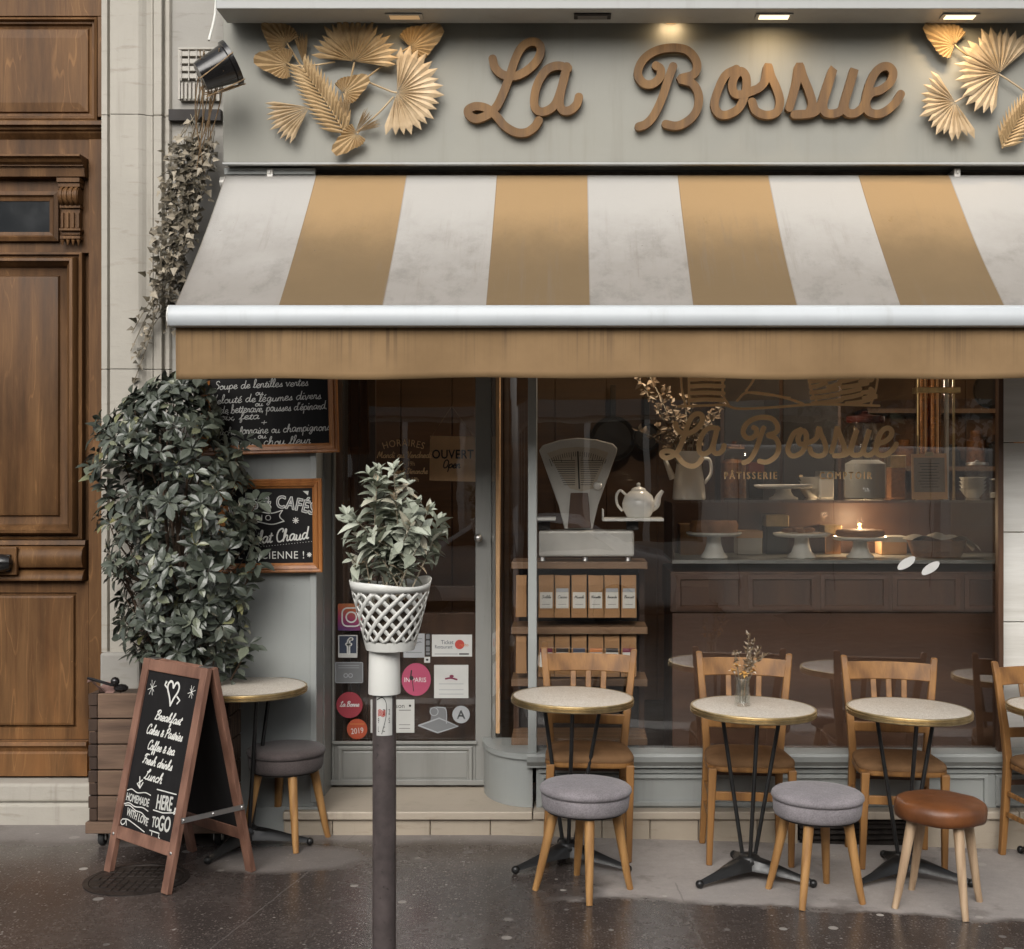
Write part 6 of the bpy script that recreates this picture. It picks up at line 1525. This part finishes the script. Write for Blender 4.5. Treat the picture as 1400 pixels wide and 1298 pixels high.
for k, (pb_, lab) in enumerate(((844, 'plain paper bag on the upper shelf behind the curved glass'), (921, 'plain paper bag on the lower shelf behind the curved glass'))): paper_bag(705, pb_, 15, .21, 6.68, k, lab, True)
# shop scale
ds = 6.78
scl = thing('shop_scale', 'old white enamel shop scale with fan shaped dial in the window', 'scale', ip(805, 762, ds))
fs_ = flatplace(ds, 0)
zt_ = PZ(768, 6.7)
mb = MB(); mb.box(ix(737, ds), ix(866, ds), YD(ds) - .08, YD(ds) + .10, PZ(760, ds) - .0, PZ(725, ds)); mb.build('base', M['aluminium'], scl, bevel=.012)
for px in (742, 800, 858): MB().lathe([(.016, PZ(768, 6.7) + .001), (.013, PZ(760.5, ds))], (ix(px, ds), YD(ds) - .04, 0), 12).build('foot', M['steel'], scl, smooth=True)
dialout = [(737, -616), (742, -609), (765, -602), (790, -599), (815, -601), (838, -607), (844, -613), (843, -620), (818, -690), (810, -724), (772, -724), (764, -692)][::-1]
MB().prism(dialout, fs_, -.10, .0).build('housing', M['aluminium'], scl, bevel=.006)
MB().prism([(748, -620), (768, -613), (790, -611), (814, -613), (832, -619), (812, -668), (795, -672), (779, -668)][::-1], fs_, .0015, .003).build('dial', M['dial'], scl)
mb = MB()
for k in range(27):
    t = k / 26; a = R(65 + 50 * t); c_, s_ = math.cos(a), math.sin(a); r0_, r1_ = (106, 112) if k % 5 else (102, 112); mb.ribbon([(790 - c_ * r0_ * .82, -730 + s_ * r0_), (790 - c_ * r1_ * .82, -730 + s_ * r1_)], .35, fs_, .0036)
for k in range(12): y = 630 + k * 3; w_ = 34 - k * 1.4; mb.ribbon([(790 - w_, -y), (790 - 4, -y)], .4, fs_, .0036); mb.ribbon([(790 + 4, -y), (790 + w_, -y)], .4, fs_, .0036)
mb.ribbon([(790, -618), (792, -668)], 1.0, fs_, .0042); mb.build('scale_marks', M['ink'], scl, recalc=False)
mb = MB(); mb.prism([(780, -674), (804, -674), (808, -722), (776, -722)][::-1], fs_, .002, .02); mb.build('column', M['dark_wood'], scl, bevel=.004)
mb = MB(); mb.lathe([(.0, .0), (.02, .004), (.022, .012), (.016, .022), (0, .026)], (ix(817, ds), YD(ds) - .005, PZ(664, ds)), 16, m=Matrix.Rotation(R(90), 3, 'X')); mb.build('knob', M['ceramic'], scl, smooth=True)
for x0_, x1_, y_ in ((728, 760, 711), (823, 906, 712)):
    mb = MB(); mb.box(ix(x0_, ds), ix(x1_, ds), YD(ds) - .09, YD(ds) + .09, PZ(y_, ds), PZ(y_ - 4, ds)); mb.box(ix(x0_, ds), ix(x0_ + 2, ds), YD(ds) - .09, YD(ds) + .09, PZ(y_ - 4, ds) + .0005, PZ(y_ - 16, ds)); mb.build('pan', M['ceramic'], scl, bevel=.003)
    MB().box(ix((x0_ + x1_) / 2 - 8, ds), ix((x0_ + x1_) / 2 + 8, ds), YD(ds) - .02, YD(ds) + .02, PZ(725, ds) + .0005, PZ(y_, ds) - .0005).build('pan_post', M['dark'], scl)
# teapot
tp = thing('teapot', 'round white teapot standing on the scale pan', 'teapot', (ix(873, ds), YD(ds), PZ(708, ds)))
u_ = ds / 1800
mb = MB(); mb.lathe([(0, 0), (15 * u_, .0), (17 * u_, 3 * u_), (22 * u_, 12 * u_), (22.5 * u_, 20 * u_), (19 * u_, 30 * u_), (12 * u_, 36 * u_), (10 * u_, 37 * u_)], (0, 0, 0), 28); mb.build('body', M['ceramic'], tp, local=True, smooth=True, angle=60)
mb = MB(); mb.lathe([(10.5 * u_, 37.2 * u_), (9 * u_, 40 * u_), (4 * u_, 42 * u_), (2 * u_, 43 * u_), (3 * u_, 45 * u_), (2.5 * u_, 47 * u_), (0, 48 * u_)], (0, 0, 0), 20); mb.build('lid', M['ceramic'], tp, local=True, smooth=True, angle=60)
mb = MB(); mb.tube(smooth_pts([(17 * u_, 0, 14 * u_), (24 * u_, 0, 18 * u_), (27 * u_, 0, 28 * u_), (33 * u_, 0, 37 * u_)], 5), [7 * u_ - .3 * u_ * i for i in range(16)], 12); mb.build('spout', M['ceramic'], tp, local=True, smooth=True)
mb = MB(); mb.tube(smooth_pts([(-17 * u_, 0, 31 * u_), (-25 * u_, 0, 37 * u_), (-30 * u_, 0, 30 * u_), (-29 * u_, 0, 18 * u_), (-22 * u_, 0, 9 * u_)], 5), 1.8 * u_, 8); mb.build('handle', M['ceramic'], tp, local=True, smooth=True)
# counter with its glass case
dc = 7.05
ct = thing('display_counter', 'brown display counter with a glass case of cakes behind the window', 'counter', (ix(1140, dc), YD(dc) + .3, .145))
cx0, cx1 = ix(919, dc), ix(1420, dc)
MB().box(cx0, cx1, YD(dc), YD(dc) + .62, .146, PZ(838, dc)).build('body', M['counter'], ct, bevel=.004)
MB().box(cx0 - .01, cx1, YD(dc) - .015, YD(dc) + .62, PZ(837, dc), PZ(782, dc)).build('plinth', M['dark_wood'], ct, bevel=.003)
for k in range(5):
    xa = cx0 + .02 + k * .385; MB().moulding(xa, xa + .36, PZ(834, dc), PZ(786, dc), [(0, .0), (0, -.008), (.022, -.010), (.03, .004)], y0=YD(dc) - .016).build('plinth_panel', M['counter'], ct)
zsh = PZ(766, dc)
MB().box(cx0, cx1, YD(dc) + .01, YD(dc) + .60, zsh - .02, zsh).build('case_shelf', M['joinery_dark'], ct, bevel=.002)
MB().box(cx0, cx1, YD(dc) + .0, YD(dc) + .62, PZ(688, dc), PZ(684, dc)).build('case_top', M['vase_glass'], ct)
MB().box(cx0, cx1, YD(dc) + .0, YD(dc) + .005, zsh + .001, PZ(688, dc) - .001).build('case_pane', M['jar_glass'], ct)
mb = MB(); mb.box(cx0, cx0 + .012, YD(dc) + .006, YD(dc) + .6, zsh + .001, PZ(688, dc) - .001); mb.build('case_post', M['dark_wood'], ct)
MB().box(cx0, cx1, YD(dc) + .61, YD(dc) + .63, zsh, PZ(688, dc)).build('case_back', M['counter'], ct)
cw = MB()
def cake_stand(px, py_plate, py_foot, w, d, label, cake=None, top=None):
    h = (py_foot - py_plate) * d / 1800; r = w / 2 * d / 1800; zf = PZ(py_foot, d) if top is None else top
    t = thing('cake_stand', label, 'cake stand', (ix(px, d), YD(d), zf), 0, 'white cake stands on the counter')
    mb = MB(); mb.lathe([(0, 0), (r * .50, 0), (r * .49, .008), (r * .36, h * .25), (r * .27, h * .55), (r * .25, h * .85), (r * .3, h - .012)], (0, 0, 0), 32); mb.build('foot', M['ceramic'], t, local=True, smooth=True, angle=60)
    mb = MB(); mb.lathe([(0, h - .011), (r * .9, h - .010), (r, h + .002), (r, h + .010), (r * .97, h + .011), (r * .95, h + .004), (0, h + .003)], (0, 0, 0), 40); mb.build('plate', M['ceramic'], t, local=True, smooth=True)
    if cake:
        n, hh, nm, lab = cake; rr_ = random.Random(int(px))
        if n == 1:
            mb = MB(); mb.lathe([(0, .0), (r * .84, .0), (r * .88, hh * .6), (r * .8, hh), (0, hh * 1.02)], (0, 0, 0), 32)
            for v in mb.v: v.z *= 1 + .08 * math.sin(v.x * 90) * math.sin(v.y * 80)
            o = mb.build('cake', M['cake'], None, smooth=True); o.location = (ix(px, d), YD(d), zf + h + .012); tag(o, lab, 'cake')
        else:
            for k in range(n):
                a = 2 * math.pi * k / n; rr2 = r * (.62 if k % 3 else .25); mb = MB(); mb.sphere((0, 0, hh * .5), hh, 12, (1.35, 1, .5)); o = mb.build('pastry', M['cake'], None, smooth=True)
                o.location = (ix(px, d) + rr2 * math.cos(a), YD(d) + rr2 * math.sin(a), zf + h + .012); o.rotation_euler = (0, 0, a * 1.7); tag(o, lab, 'pastry', lab)
dcs = 7.25
cake_stand(976, 734, 766, 76, dcs, 'white cake stand with a round cake nearest the teapot', (1, .06, 'cake', 'low brown cake on the stand nearest the teapot'), zsh + .001)
cake_stand(1096, 735, 766, 78, dcs, 'white cake stand with small pastries at the middle of the case', (7, .026, 'pastry', 'small baked pastries on the middle cake stand'), zsh + .001)
cake_stand(1176, 740, 766, 76, dcs, 'white cake stand with thick foot and flat tart', (1, .035, 'cake', 'flat pale tart on the thick footed stand'), zsh + .001)
ztop = PZ(684, dc) + .001
cake_stand(1071, 667, 684, 80, dcs, 'wide white empty cake stand on top of the glass case', None, ztop)
# jug with dried branches
jg = thing('white_jug', 'white enamel jug holding dried branches on the glass case', 'jug', (ix(942, 7.15), YD(7.15), ztop))
u_ = 7.15 / 1800
mb = MB(); mb.lathe([(0, 0), (22 * u_, 0), (23 * u_, 2 * u_), (21 * u_, 25 * u_), (17 * u_, 50 * u_), (18 * u_, 62 * u_), (20 * u_, 66 * u_), (18.5 * u_, 66 * u_), (15 * u_, 50 * u_), (19 * u_, 5 * u_), (0, 4 * u_)], (0, 0, 0), 28); mb.build('body', M['ceramic'], jg, local=True, smooth=True, angle=60)
mb = MB(); mb.tube([(-22 * u_, 0, 28 * u_), (-34 * u_, 0, 58 * u_)], [5 * u_, 2.6 * u_], 10); mb.build('spout', M['ceramic'], jg, local=True, smooth=True)
mb = MB(); mb.tube(smooth_pts([(17 * u_, 0, 56 * u_), (28 * u_, 0, 54 * u_), (30 * u_, 0, 36 * u_), (21 * u_, 0, 22 * u_)], 5), 2.4 * u_, 8); mb.build('handle', M['ceramic'], jg, local=True, smooth=True)
br = thing('dried_branches', 'dried branches with pale seed pods standing in the white jug', 'dried branches', (ix(942, 7.15), YD(7.15), ztop + .05))
rr = random.Random(12); st = MB(); lf = MB()
for k in range(16):
    e = ip(rr.uniform(862, 990), rr.uniform(500, 600), 7.15 + rr.uniform(-.2, .2)); b_ = Vector(br.location) + Vector((0, 0, .05)); m_ = b_.lerp(e, .5) + Vector((0, 0, .06)); q = smooth_pts([tuple(b_), tuple(m_), tuple(e)], 6); st.tube(q, .003, 5)
    for p in q[5:]:
        for j in range(3): leaf(lf, p, Vector((rr.uniform(-1, 1), rr.uniform(-1, 1), rr.uniform(-.6, 1))), Vector((0, -1, .3)), rr.uniform(.025, .05), .022, .4, .3, (.1, .8, 1, .6, 0))
st.build('stems', M['pale_stem'], br); lf.build('seed_pods', M['dried'], br, recalc=False)
# jars
def jar(px, py_t, py_b, w, d, label, fill, lid, top=None, frac=.7):
    h = (py_b - py_t) * d / 1800; r = w / 2 * d / 1800; z = PZ(py_b, d) if top is None else top
    t = thing('glass_jar', label, 'jar', (ix(px, d), YD(d), z), 0, 'glass jars in the shop')
    MB().lathe([(0, 0), (r * .96, 0), (r, .01), (r, h * .80), (r * .8, h * .86), (r * .8, h * .9)], (0, 0, 0), 28, cap=False).build('glass', M['jar_glass'], t, local=True, smooth=True)
    if fill: MB().lathe([(0, .006), (r * .93, .006), (r * .94, h * frac * .9), (r * .6, h * frac), (0, h * frac)], (0, 0, 0), 24).build('contents', M[fill], t, local=True, smooth=True)
    MB().lathe([(r * .86, h * .88), (r * .9, h * .9), (r * .88, h * .95), (r * .3, h * .97), (r * .14, h * .985), (r * .2, h), (0, h * 1.02)], (0, 0, 0), 24, cap=False).build('lid', M[lid], t, local=True, smooth=True)
    return t
jar(1003, 606, 684, 36, 7.3, 'tall jar of amber biscuits with a copper lid on the glass case', 'cookie', 'copper', ztop)
jar(1183, 566, 684, 58, 7.35, 'big glass jar with a dark red lid on the glass case', 'paper', 'red_lid', ztop, .45)
jar(1336, 632, 684, 34, 7.3, 'small glass jar beside the clipboard menu', None, 'steel', ztop)
jar(1363, 655, 684, 18, 7.3, 'little glass jar nearest the end of the glass case', 'paper', 'steel', ztop, .3)
# clipboard menu
mn = thing('menu_clipboard', 'brown card menu clipped upright on the glass case', 'menu', ip(1271, 684, 7.1)); fm = flatplace(7.1, 0)
MB().prism([(1247, -683), (1296, -683), (1294, -620), (1246, -621)], fm, -.004, .0).build('card', M['card'], mn)
MB().prism([(1250, -673), (1292, -673), (1291, -626), (1249, -626)], fm, .0005, .0015).build('sheet', simple('tinted menu paper', (.30, .24, .18), .85, .1, 10, 40, .05), mn)
mb = MB()
for k in range(9): mb.ribbon([(1256 + (k % 3) * 2, -(634 + k * 4)), (1284 - (k * 7) % 5, -(634 + k * 4))], .45, fm, .0022)
mb.build('print', M['ink'], mn, recalc=False); MB().prism([(1264, -624), (1276, -624), (1275, -618), (1265, -618)], fm, .0018, .01).build('clip', M['brass'], mn, bevel=.002)
# coffee machine columns
cm = thing('tube_dispenser', 'upright copper and steel tube dispenser behind the clipboard menu', 'dispenser', (ix(1276, 7.45), YD(7.45), ztop))
zt2 = PZ(490, 7.45)
for px, r_, mt_ in ((1262, .030, 'copper'), (1278, .036, 'copper'), (1294, .014, 'ceramic'), (1256, .012, 'brass'), (1304, .008, 'brass')):
    MB().lathe([(r_ * 1.2, 0), (r_, .02), (r_, zt2 - ztop - .02), (r_ * 1.1, zt2 - ztop)], (ix(px, 7.45) - cm.location.x, 0, 0), 20).build('tube', M[mt_], cm, local=True, smooth=True)
MB().box(ix(1250, 7.45), ix(1310, 7.45), YD(7.45) - .05, YD(7.45) + .05, PZ(538, 7.45), PZ(530, 7.45)).build('collar', M['brass'], cm, bevel=.004)
# basket with a cloth inside the case
bs = thing('bread_basket', 'brown wicker basket lined with a grey cloth in the glass case', 'basket', (ix(1281, 7.25), YD(7.25), zsh + .001)); u_ = 7.25 / 1800
mb = MB(); mb.lathe([(0, 0), (32 * u_, 0), (34 * u_, 4 * u_), (40 * u_, 22 * u_), (42 * u_, 24 * u_), (39 * u_, 24 * u_), (31 * u_, 4 * u_), (0, 3 * u_)], (0, 0, 0), 36)
for v in mb.v: v.y *= .7
mb.build('weave', M['wicker'], bs, local=True, smooth=True)
mb = MB(); vs = []
for i in range(13):
    for j in range(7):
        x = (-42 + 98 * i / 12) * u_; y = (-30 + 60 * j / 6) * .8 * u_; z = (24 + 5 * math.sin(i * .9) * math.cos(j) + 6 * math.exp(-((i - 5) / 3) ** 2) - max(0, i - 9) ** 1.6 * 2.2) * u_; vs.append((x, y, z))
mb.add(vs, [(i * 7 + j, i * 7 + j + 1, i * 7 + j + 8, i * 7 + j + 7) for i in range(12) for j in range(6)]); mb.build('cloth', M['linen'], bs, local=True, smooth=True)
def box_thing(name, label, cat, px0, px1, h, d, z, mat, dep=.16, group=None, lid=None):
    t = thing(name, label, cat, ((ix(px0, d) + ix(px1, d)) / 2, YD(d), z), 0, group)
    MB().box(ix(px0, d), ix(px1, d), YD(d), YD(d) + dep, z + .0005, z + h).build('body', M[mat], t, bevel=.004)
    MB().box(ix(px0, d) - .003, ix(px1, d) + .003, YD(d) - .003, YD(d) + dep + .003, z + h * .72, z + h + .004).build('lid', M[lid or mat], t, bevel=.003)
box_thing('cake_box', 'brown cardboard cake box behind the round cake', 'box', 930, 968, .17, 7.46, zsh + .001, 'kraft', group='cardboard boxes in the glass case', lid='kraft')
box_thing('cake_box', 'white cake box standing between the first two cake stands', 'box', 1008, 1042, .13, 7.48, zsh + .001, 'paper', group='cardboard boxes in the glass case', lid='card')
box_thing('biscuit_tin', 'dark biscuit tin behind the middle cake stand', 'tin', 1048, 1078, .22, 7.50, zsh + .001, 'black_metal', lid='brass')
box_thing('biscuit_tin', 'copper coloured tin behind the tart', 'tin', 1128, 1150, .16, 7.50, zsh + .001, 'copper', lid='brass')
box_thing('cake_box', 'low kraft box between the tart and the bread basket', 'box', 1205, 1240, .10, 7.46, zsh + .001, 'card', group='cardboard boxes in the glass case', lid='paper')
box_thing('tea_tin', 'dark tea tin beside the biscuit jar on the glass case', 'tin', 1024, 1044, .20, 7.48, ztop, 'black_metal', lid='red_lid')
box_thing('tea_tin', 'white tea tin beside the dark red lidded jar', 'tin', 1122, 1140, .15, 7.48, ztop, 'ceramic', lid='steel')
box_thing('tea_tin', 'brown tea tin between the big jar and the clipboard menu', 'tin', 1218, 1238, .24, 7.5, ztop, 'wicker', lid='brass')
for k, (px, dd) in enumerate(((1110, 7.6), (1330, 7.55))):
    t = thing('stacked_bowls', 'stack of white bowls %s' % ('behind the empty cake stand' if k == 0 else 'behind the small glass jars'), 'bowls', (ix(px, dd), YD(dd), ztop), 0, 'white bowls on the glass case')
    for j in range(4): MB().lathe([(0, 0), (.035, 0), (.045, .01), (.075, .05), (.078, .052), (.07, .048), (.03, .008), (0, .008)], (0, 0, j * .022), 24).build('bowl', M['ceramic'], t, local=True, smooth=True)
# small lit bulb in the case
lb = thing('small_lamp', 'tiny lit bulb glowing behind the cake stands', 'lamp', ip(1175, 718, 7.5))
p_ = lb.location; MB().sphere(p_, .010, 12).build('bulb', M['flame'], lb, smooth=True); MB().lathe([(.02, PZ(766, dc) + .001 - p_.z), (.018, -.02), (.008, -.010)], p_, 14).build('holder', M['brass'], lb, smooth=True)
l = bpy.data.lights.new('small_lamp', 'POINT'); l.energy = 6.0; l.color = (1, .7, .42); l.shadow_soft_size = .02; lo = bpy.data.objects.new('small_lamp_light', l); COL.objects.link(lo); lo.location = p_ + Vector((0, -.03, .02))
for lx_, ly_, ld_, pw_, lab_ in ((1263, 527, 8.0, 16, 'small amber pendant bulb lit above the copper tubes'), (940, 425, 7.15, 26, 'small amber pendant bulb, unseen, added to brighten the cake case')):  # second pendant is an unseen added light, lifting cake stands and scale
  pn = thing('pendant_lamp', lab_, 'lamp', ip(lx_, ly_, ld_), 0, 'pendant bulbs in the shop')
  p_ = pn.location; MB().sphere(p_, .035, 16).build('bulb', M['flame'], pn, smooth=True); MB().lathe([(.018, .03), (.022, .05), (.018, .09)], p_, 14).build('socket', M['brass'], pn, smooth=True); MB().tube([(p_.x, p_.y, p_.z + .09), (p_.x, p_.y, 3.2)], .004, 6).build('cord', M['dark'], pn)
  l = bpy.data.lights.new('pendant_lamp', 'POINT'); l.energy = pw_; l.color = (1, .82, .62); l.shadow_soft_size = .045; lo = bpy.data.objects.new('pendant_lamp_light', l); COL.objects.link(lo); lo.location = p_ + Vector((0, -.10, -.02))
# bright street reflection at the window end, painted as a pale panel
pp = thing('reflection_panel', 'pale panel standing in for a bright reflection at the far end of the window', 'panel', (2.4, YD(6.7), .15))
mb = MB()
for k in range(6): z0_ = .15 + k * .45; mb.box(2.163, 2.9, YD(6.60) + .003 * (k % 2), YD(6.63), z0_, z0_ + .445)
mb.build('boards', wood('pale street reflection', (.55, .53, .48), (.80, .79, .75), 'X', 1.1, .6), pp, bevel=.003)
# dark round hats and pans on the back wall
def round_dark(px, py, r, d, label):
    t = thing('wall_pan', label, 'pan', ip(px, py, d), 0, 'dark round pans hanging on the back wall'); mb = MB(); mb.lathe([(0, 0), (r * .85, 0), (r, .05), (r * .97, .05), (r * .8, .008), (0, .008)], (0, 0, 0), 32, m=Matrix.Rotation(R(90), 3, 'X')); mb.build('bowl', M['dark'], t, local=True, smooth=True)
    mb = MB(); mb.box(-.02, .02, -.012, .0, r, r + .22); mb.build('handle', M['dark'], t, local=True, bevel=.004)
for px, py, r, lab in ((838, 600, .16, 'larger dark round pan on the back wall above the teapot'), (884, 598, .10, 'small dark round pan beside the larger one'), (1352, 535, .13, 'dark round pan on the wall near the window end')): round_dark(px, py, r, 9.3, lab)
d = 8.6
cb = thing('back_cabinet', 'tall dark cabinet against the back wall behind the counter', 'cabinet', (ix(1060, d), YD(d) + .2, .15)); MB().box(ix(985, d), ix(1150, d), YD(d), YD(d) + .35, .15, 2.6).build('body', M['dark_wood'], cb, bevel=.005)
for k in range(2): MB().box(ix(990 + 80 * k, d), ix(1065 + 80 * k, d), YD(d) - .02, YD(d) - .001, .2, 2.5).build('door', M['dark'], cb, bevel=.005)
sh = thing('back_shelf', 'long brown shelf of stores on the back wall', 'shelf', (ix(1270, 9), YD(9.1), 1.5))
for z in (1.35, 1.8, 2.2): MB().box(ix(1190, 9), ix(1440, 9), YD(9.1), YD(9.4), z, z + .03).build('board', M['shelf_wood'], sh)
rr = random.Random(6)
for z in (1.381, 1.831):
    for k in range(7):
        x = ix(1205 + k * 33, 9.2); r_ = rr.uniform(.045, .075); h = rr.uniform(.14, .28); o = MB().lathe([(0, 0), (r_, 0), (r_, h * .7), (r_ * .6, h * .8), (r_ * .6, h), (0, h)], (0, 0, 0), 16).build('storage_bottle', M[rr.choice(['cookie', 'dark', 'ceramic', 'kraft', 'red_lid'])], None, smooth=True)
        o.location = (x, YD(9.25), z); tag(o, 'small storage bottle on the back shelf', 'bottle', 'bottles on the back shelf')

# ------------------------------------------------------------------ across the street (seen mirrored in the glass)
ob = thing('opposite_building', 'pale rendered building across the street, mirrored in the window', 'building', (0, -17, -.2))
mb = MB(); mb.box(-22, 22, -24, -16, -.3, 6.9); mb.build('wall', M['wall_pale'], ob)
for k in range(-6, 7):
    for z, h in ((4.2, 2.2),):
        x = k * 2.6; f = MB().moulding(x - .7, x + .7, z, z + h, [(0, 0), (0, .08), (.12, .08), (.12, -.1)], cap=False)
        for v in f.v: v.y = -16 + v.y
        fo_ = f.build('window', M['cornice'], ob); MB().box(x - .6, x + .6, -16.05, -15.99, z + .1, z + h - .1).build('pane', M['car_glass'], fo_)
for k in range(-4, 5):
    x = k * 4.2 + .8; f = MB().box(x - 1.5, x + 1.5, -16.0, -15.93, .0, 2.6).build('shop_window', M['car_glass'], ob); MB().box(x - 1.7, x + 1.7, -16.0, -15.85, 2.7, 3.3).build('sign_band', M['joinery_dark'], ob)
    for q_ in (-1.5, -.5, .5, 1.5): MB().box(x + q_ - .05, x + q_ + .05, -15.93, -15.88, .0, 2.6).build('window_post', M['van_white'], ob)
    MB().box(x - 1.5, x + 1.5, -15.93, -15.87, .0, .55).build('shop_panel', M['wall_pale'], ob)
def car(x, y, mat, label, van=False):
    t = thing('parked_car' if not van else 'parked_van', label, 'car' if not van else 'van', (x, y, -.36))
    pr = [(-2.1, .35), (-2.15, .7), (-1.9, .95), (-1.1, 1.05), (-.5, 1.48), (.9, 1.5), (1.6, 1.08), (2.1, .98), (2.15, .6), (2.1, .32)] if not van else [(-2.4, .4), (-2.45, 1.0), (-2.0, 1.2), (-1.5, 2.0), (-1.2, 2.25), (2.5, 2.3), (2.55, .4)]
    MB().prism(pr[::-1], lambda u, v, h: Vector((u, h, v)), -.85, .85).build('body', mat, t, local=True, bevel=.10, seg=3)
    wn_ = [(-.95, 1.08), (-.45, 1.42), (.85, 1.43), (1.35, 1.08)] if not van else [(-1.75, 1.3), (-1.35, 1.95), (-.3, 1.95), (-.3, 1.3)]
    MB().prism(wn_[::-1], lambda u, v, h: Vector((u, h, v)), .80, .868).build('side_window', M['car_glass'], t, local=True)
    for xx in (-1.35, 1.35):
        for s_ in (-1, 1): MB().lathe([(0, -.1), (.3, -.1), (.32, -.06), (.32, .06), (.3, .1), (0, .1)], (xx, s_ * .80, .32), 24, m=Matrix.Rotation(R(90), 3, 'X')).build('wheel', M['rubber'], t, local=True, smooth=True)
    return t
M['car_silver'] = simple('silver car paint', (.52, .52, .51), .3, .04, 3, 30, .0)
car(-.75, -11.8, M['car_silver'], 'silver car parked across the street, mirrored in the window')
car(-6.2, -11.8, M['car_dark'], 'dark car parked across the street beyond the silver car'); car(11.0, -11.8, M['car_white'], 'grey car parked behind the white van across the street')
vn = thing('parked_van', 'long white van parked across the street, mirrored in the window', 'van', (5.0, -11.7, -.36))
MB().prism([(-3.0, .26), (3.05, .26), (3.1, 1.1), (2.9, 1.3), (2.45, 2.15), (2.2, 2.42), (-2.95, 2.5), (-3.05, 2.4)], lambda u, v, h: Vector((u, h, v)), -.95, .95).build('body', M['van_white'], vn, local=True, bevel=.06, seg=3)
for k in range(4): MB().box(-2.8 + k * 1.25, -2.79 + k * 1.25, .951, .957, .6, 2.3).build('seam', M['st_grey'], vn, local=True)
MB().box(-2.95, 2.9, .951, .968, .95, 1.02).build('rub_strip', M['st_grey'], vn, local=True)
MB().prism([(1.55, 1.3), (2.7, 1.3), (2.35, 2.05), (1.55, 2.1)], lambda u, v, h: Vector((u, h, v)), .90, .958).build('cab_window', M['car_glass'], vn, local=True)
for xx in (-1.9, 2.0):
    for s_ in (-1, 1): MB().lathe([(0, -.1), (.32, -.1), (.34, -.06), (.34, .06), (.32, .1), (0, .1)], (xx, s_ * .82, .34), 24, m=Matrix.Rotation(R(90), 3, 'X')).build('wheel', M['rubber'], vn, local=True, smooth=True)
tr = thing('street_tree', 'leafy street tree across the road, mirrored in the window', 'tree', (5.4, -13.6, -.25))
MB().tube(smooth_pts([(0, 0, 0), (.05, 0, 1.5), (-.05, .1, 3.0), (.1, 0, 4.6)], 4), [.17 - .008 * i for i in range(13)], 10).build('trunk', M['stem'], tr, local=True, smooth=True)
rr = random.Random(40); lm = MB()
for k in range(1500):
    a = rr.uniform(0, 6.28); b_ = rr.uniform(-1, 1); r_ = 2.0 * rr.random() ** .4; p = Vector((r_ * math.cos(a) * math.sqrt(1 - b_ * b_), r_ * math.sin(a) * math.sqrt(1 - b_ * b_), 3.7 + r_ * b_ * .95))
    leaf(lm, p, Vector((rr.uniform(-1, 1), rr.uniform(-1, 1), rr.uniform(-1, .5))), Vector((rr.uniform(-1, 1), rr.uniform(-1, 1), 1)), .22, .15, .3, .2, (.2, .9, .8, .4, 0))
lm.build('crown', M['laurel'], tr, local=True, recalc=False)
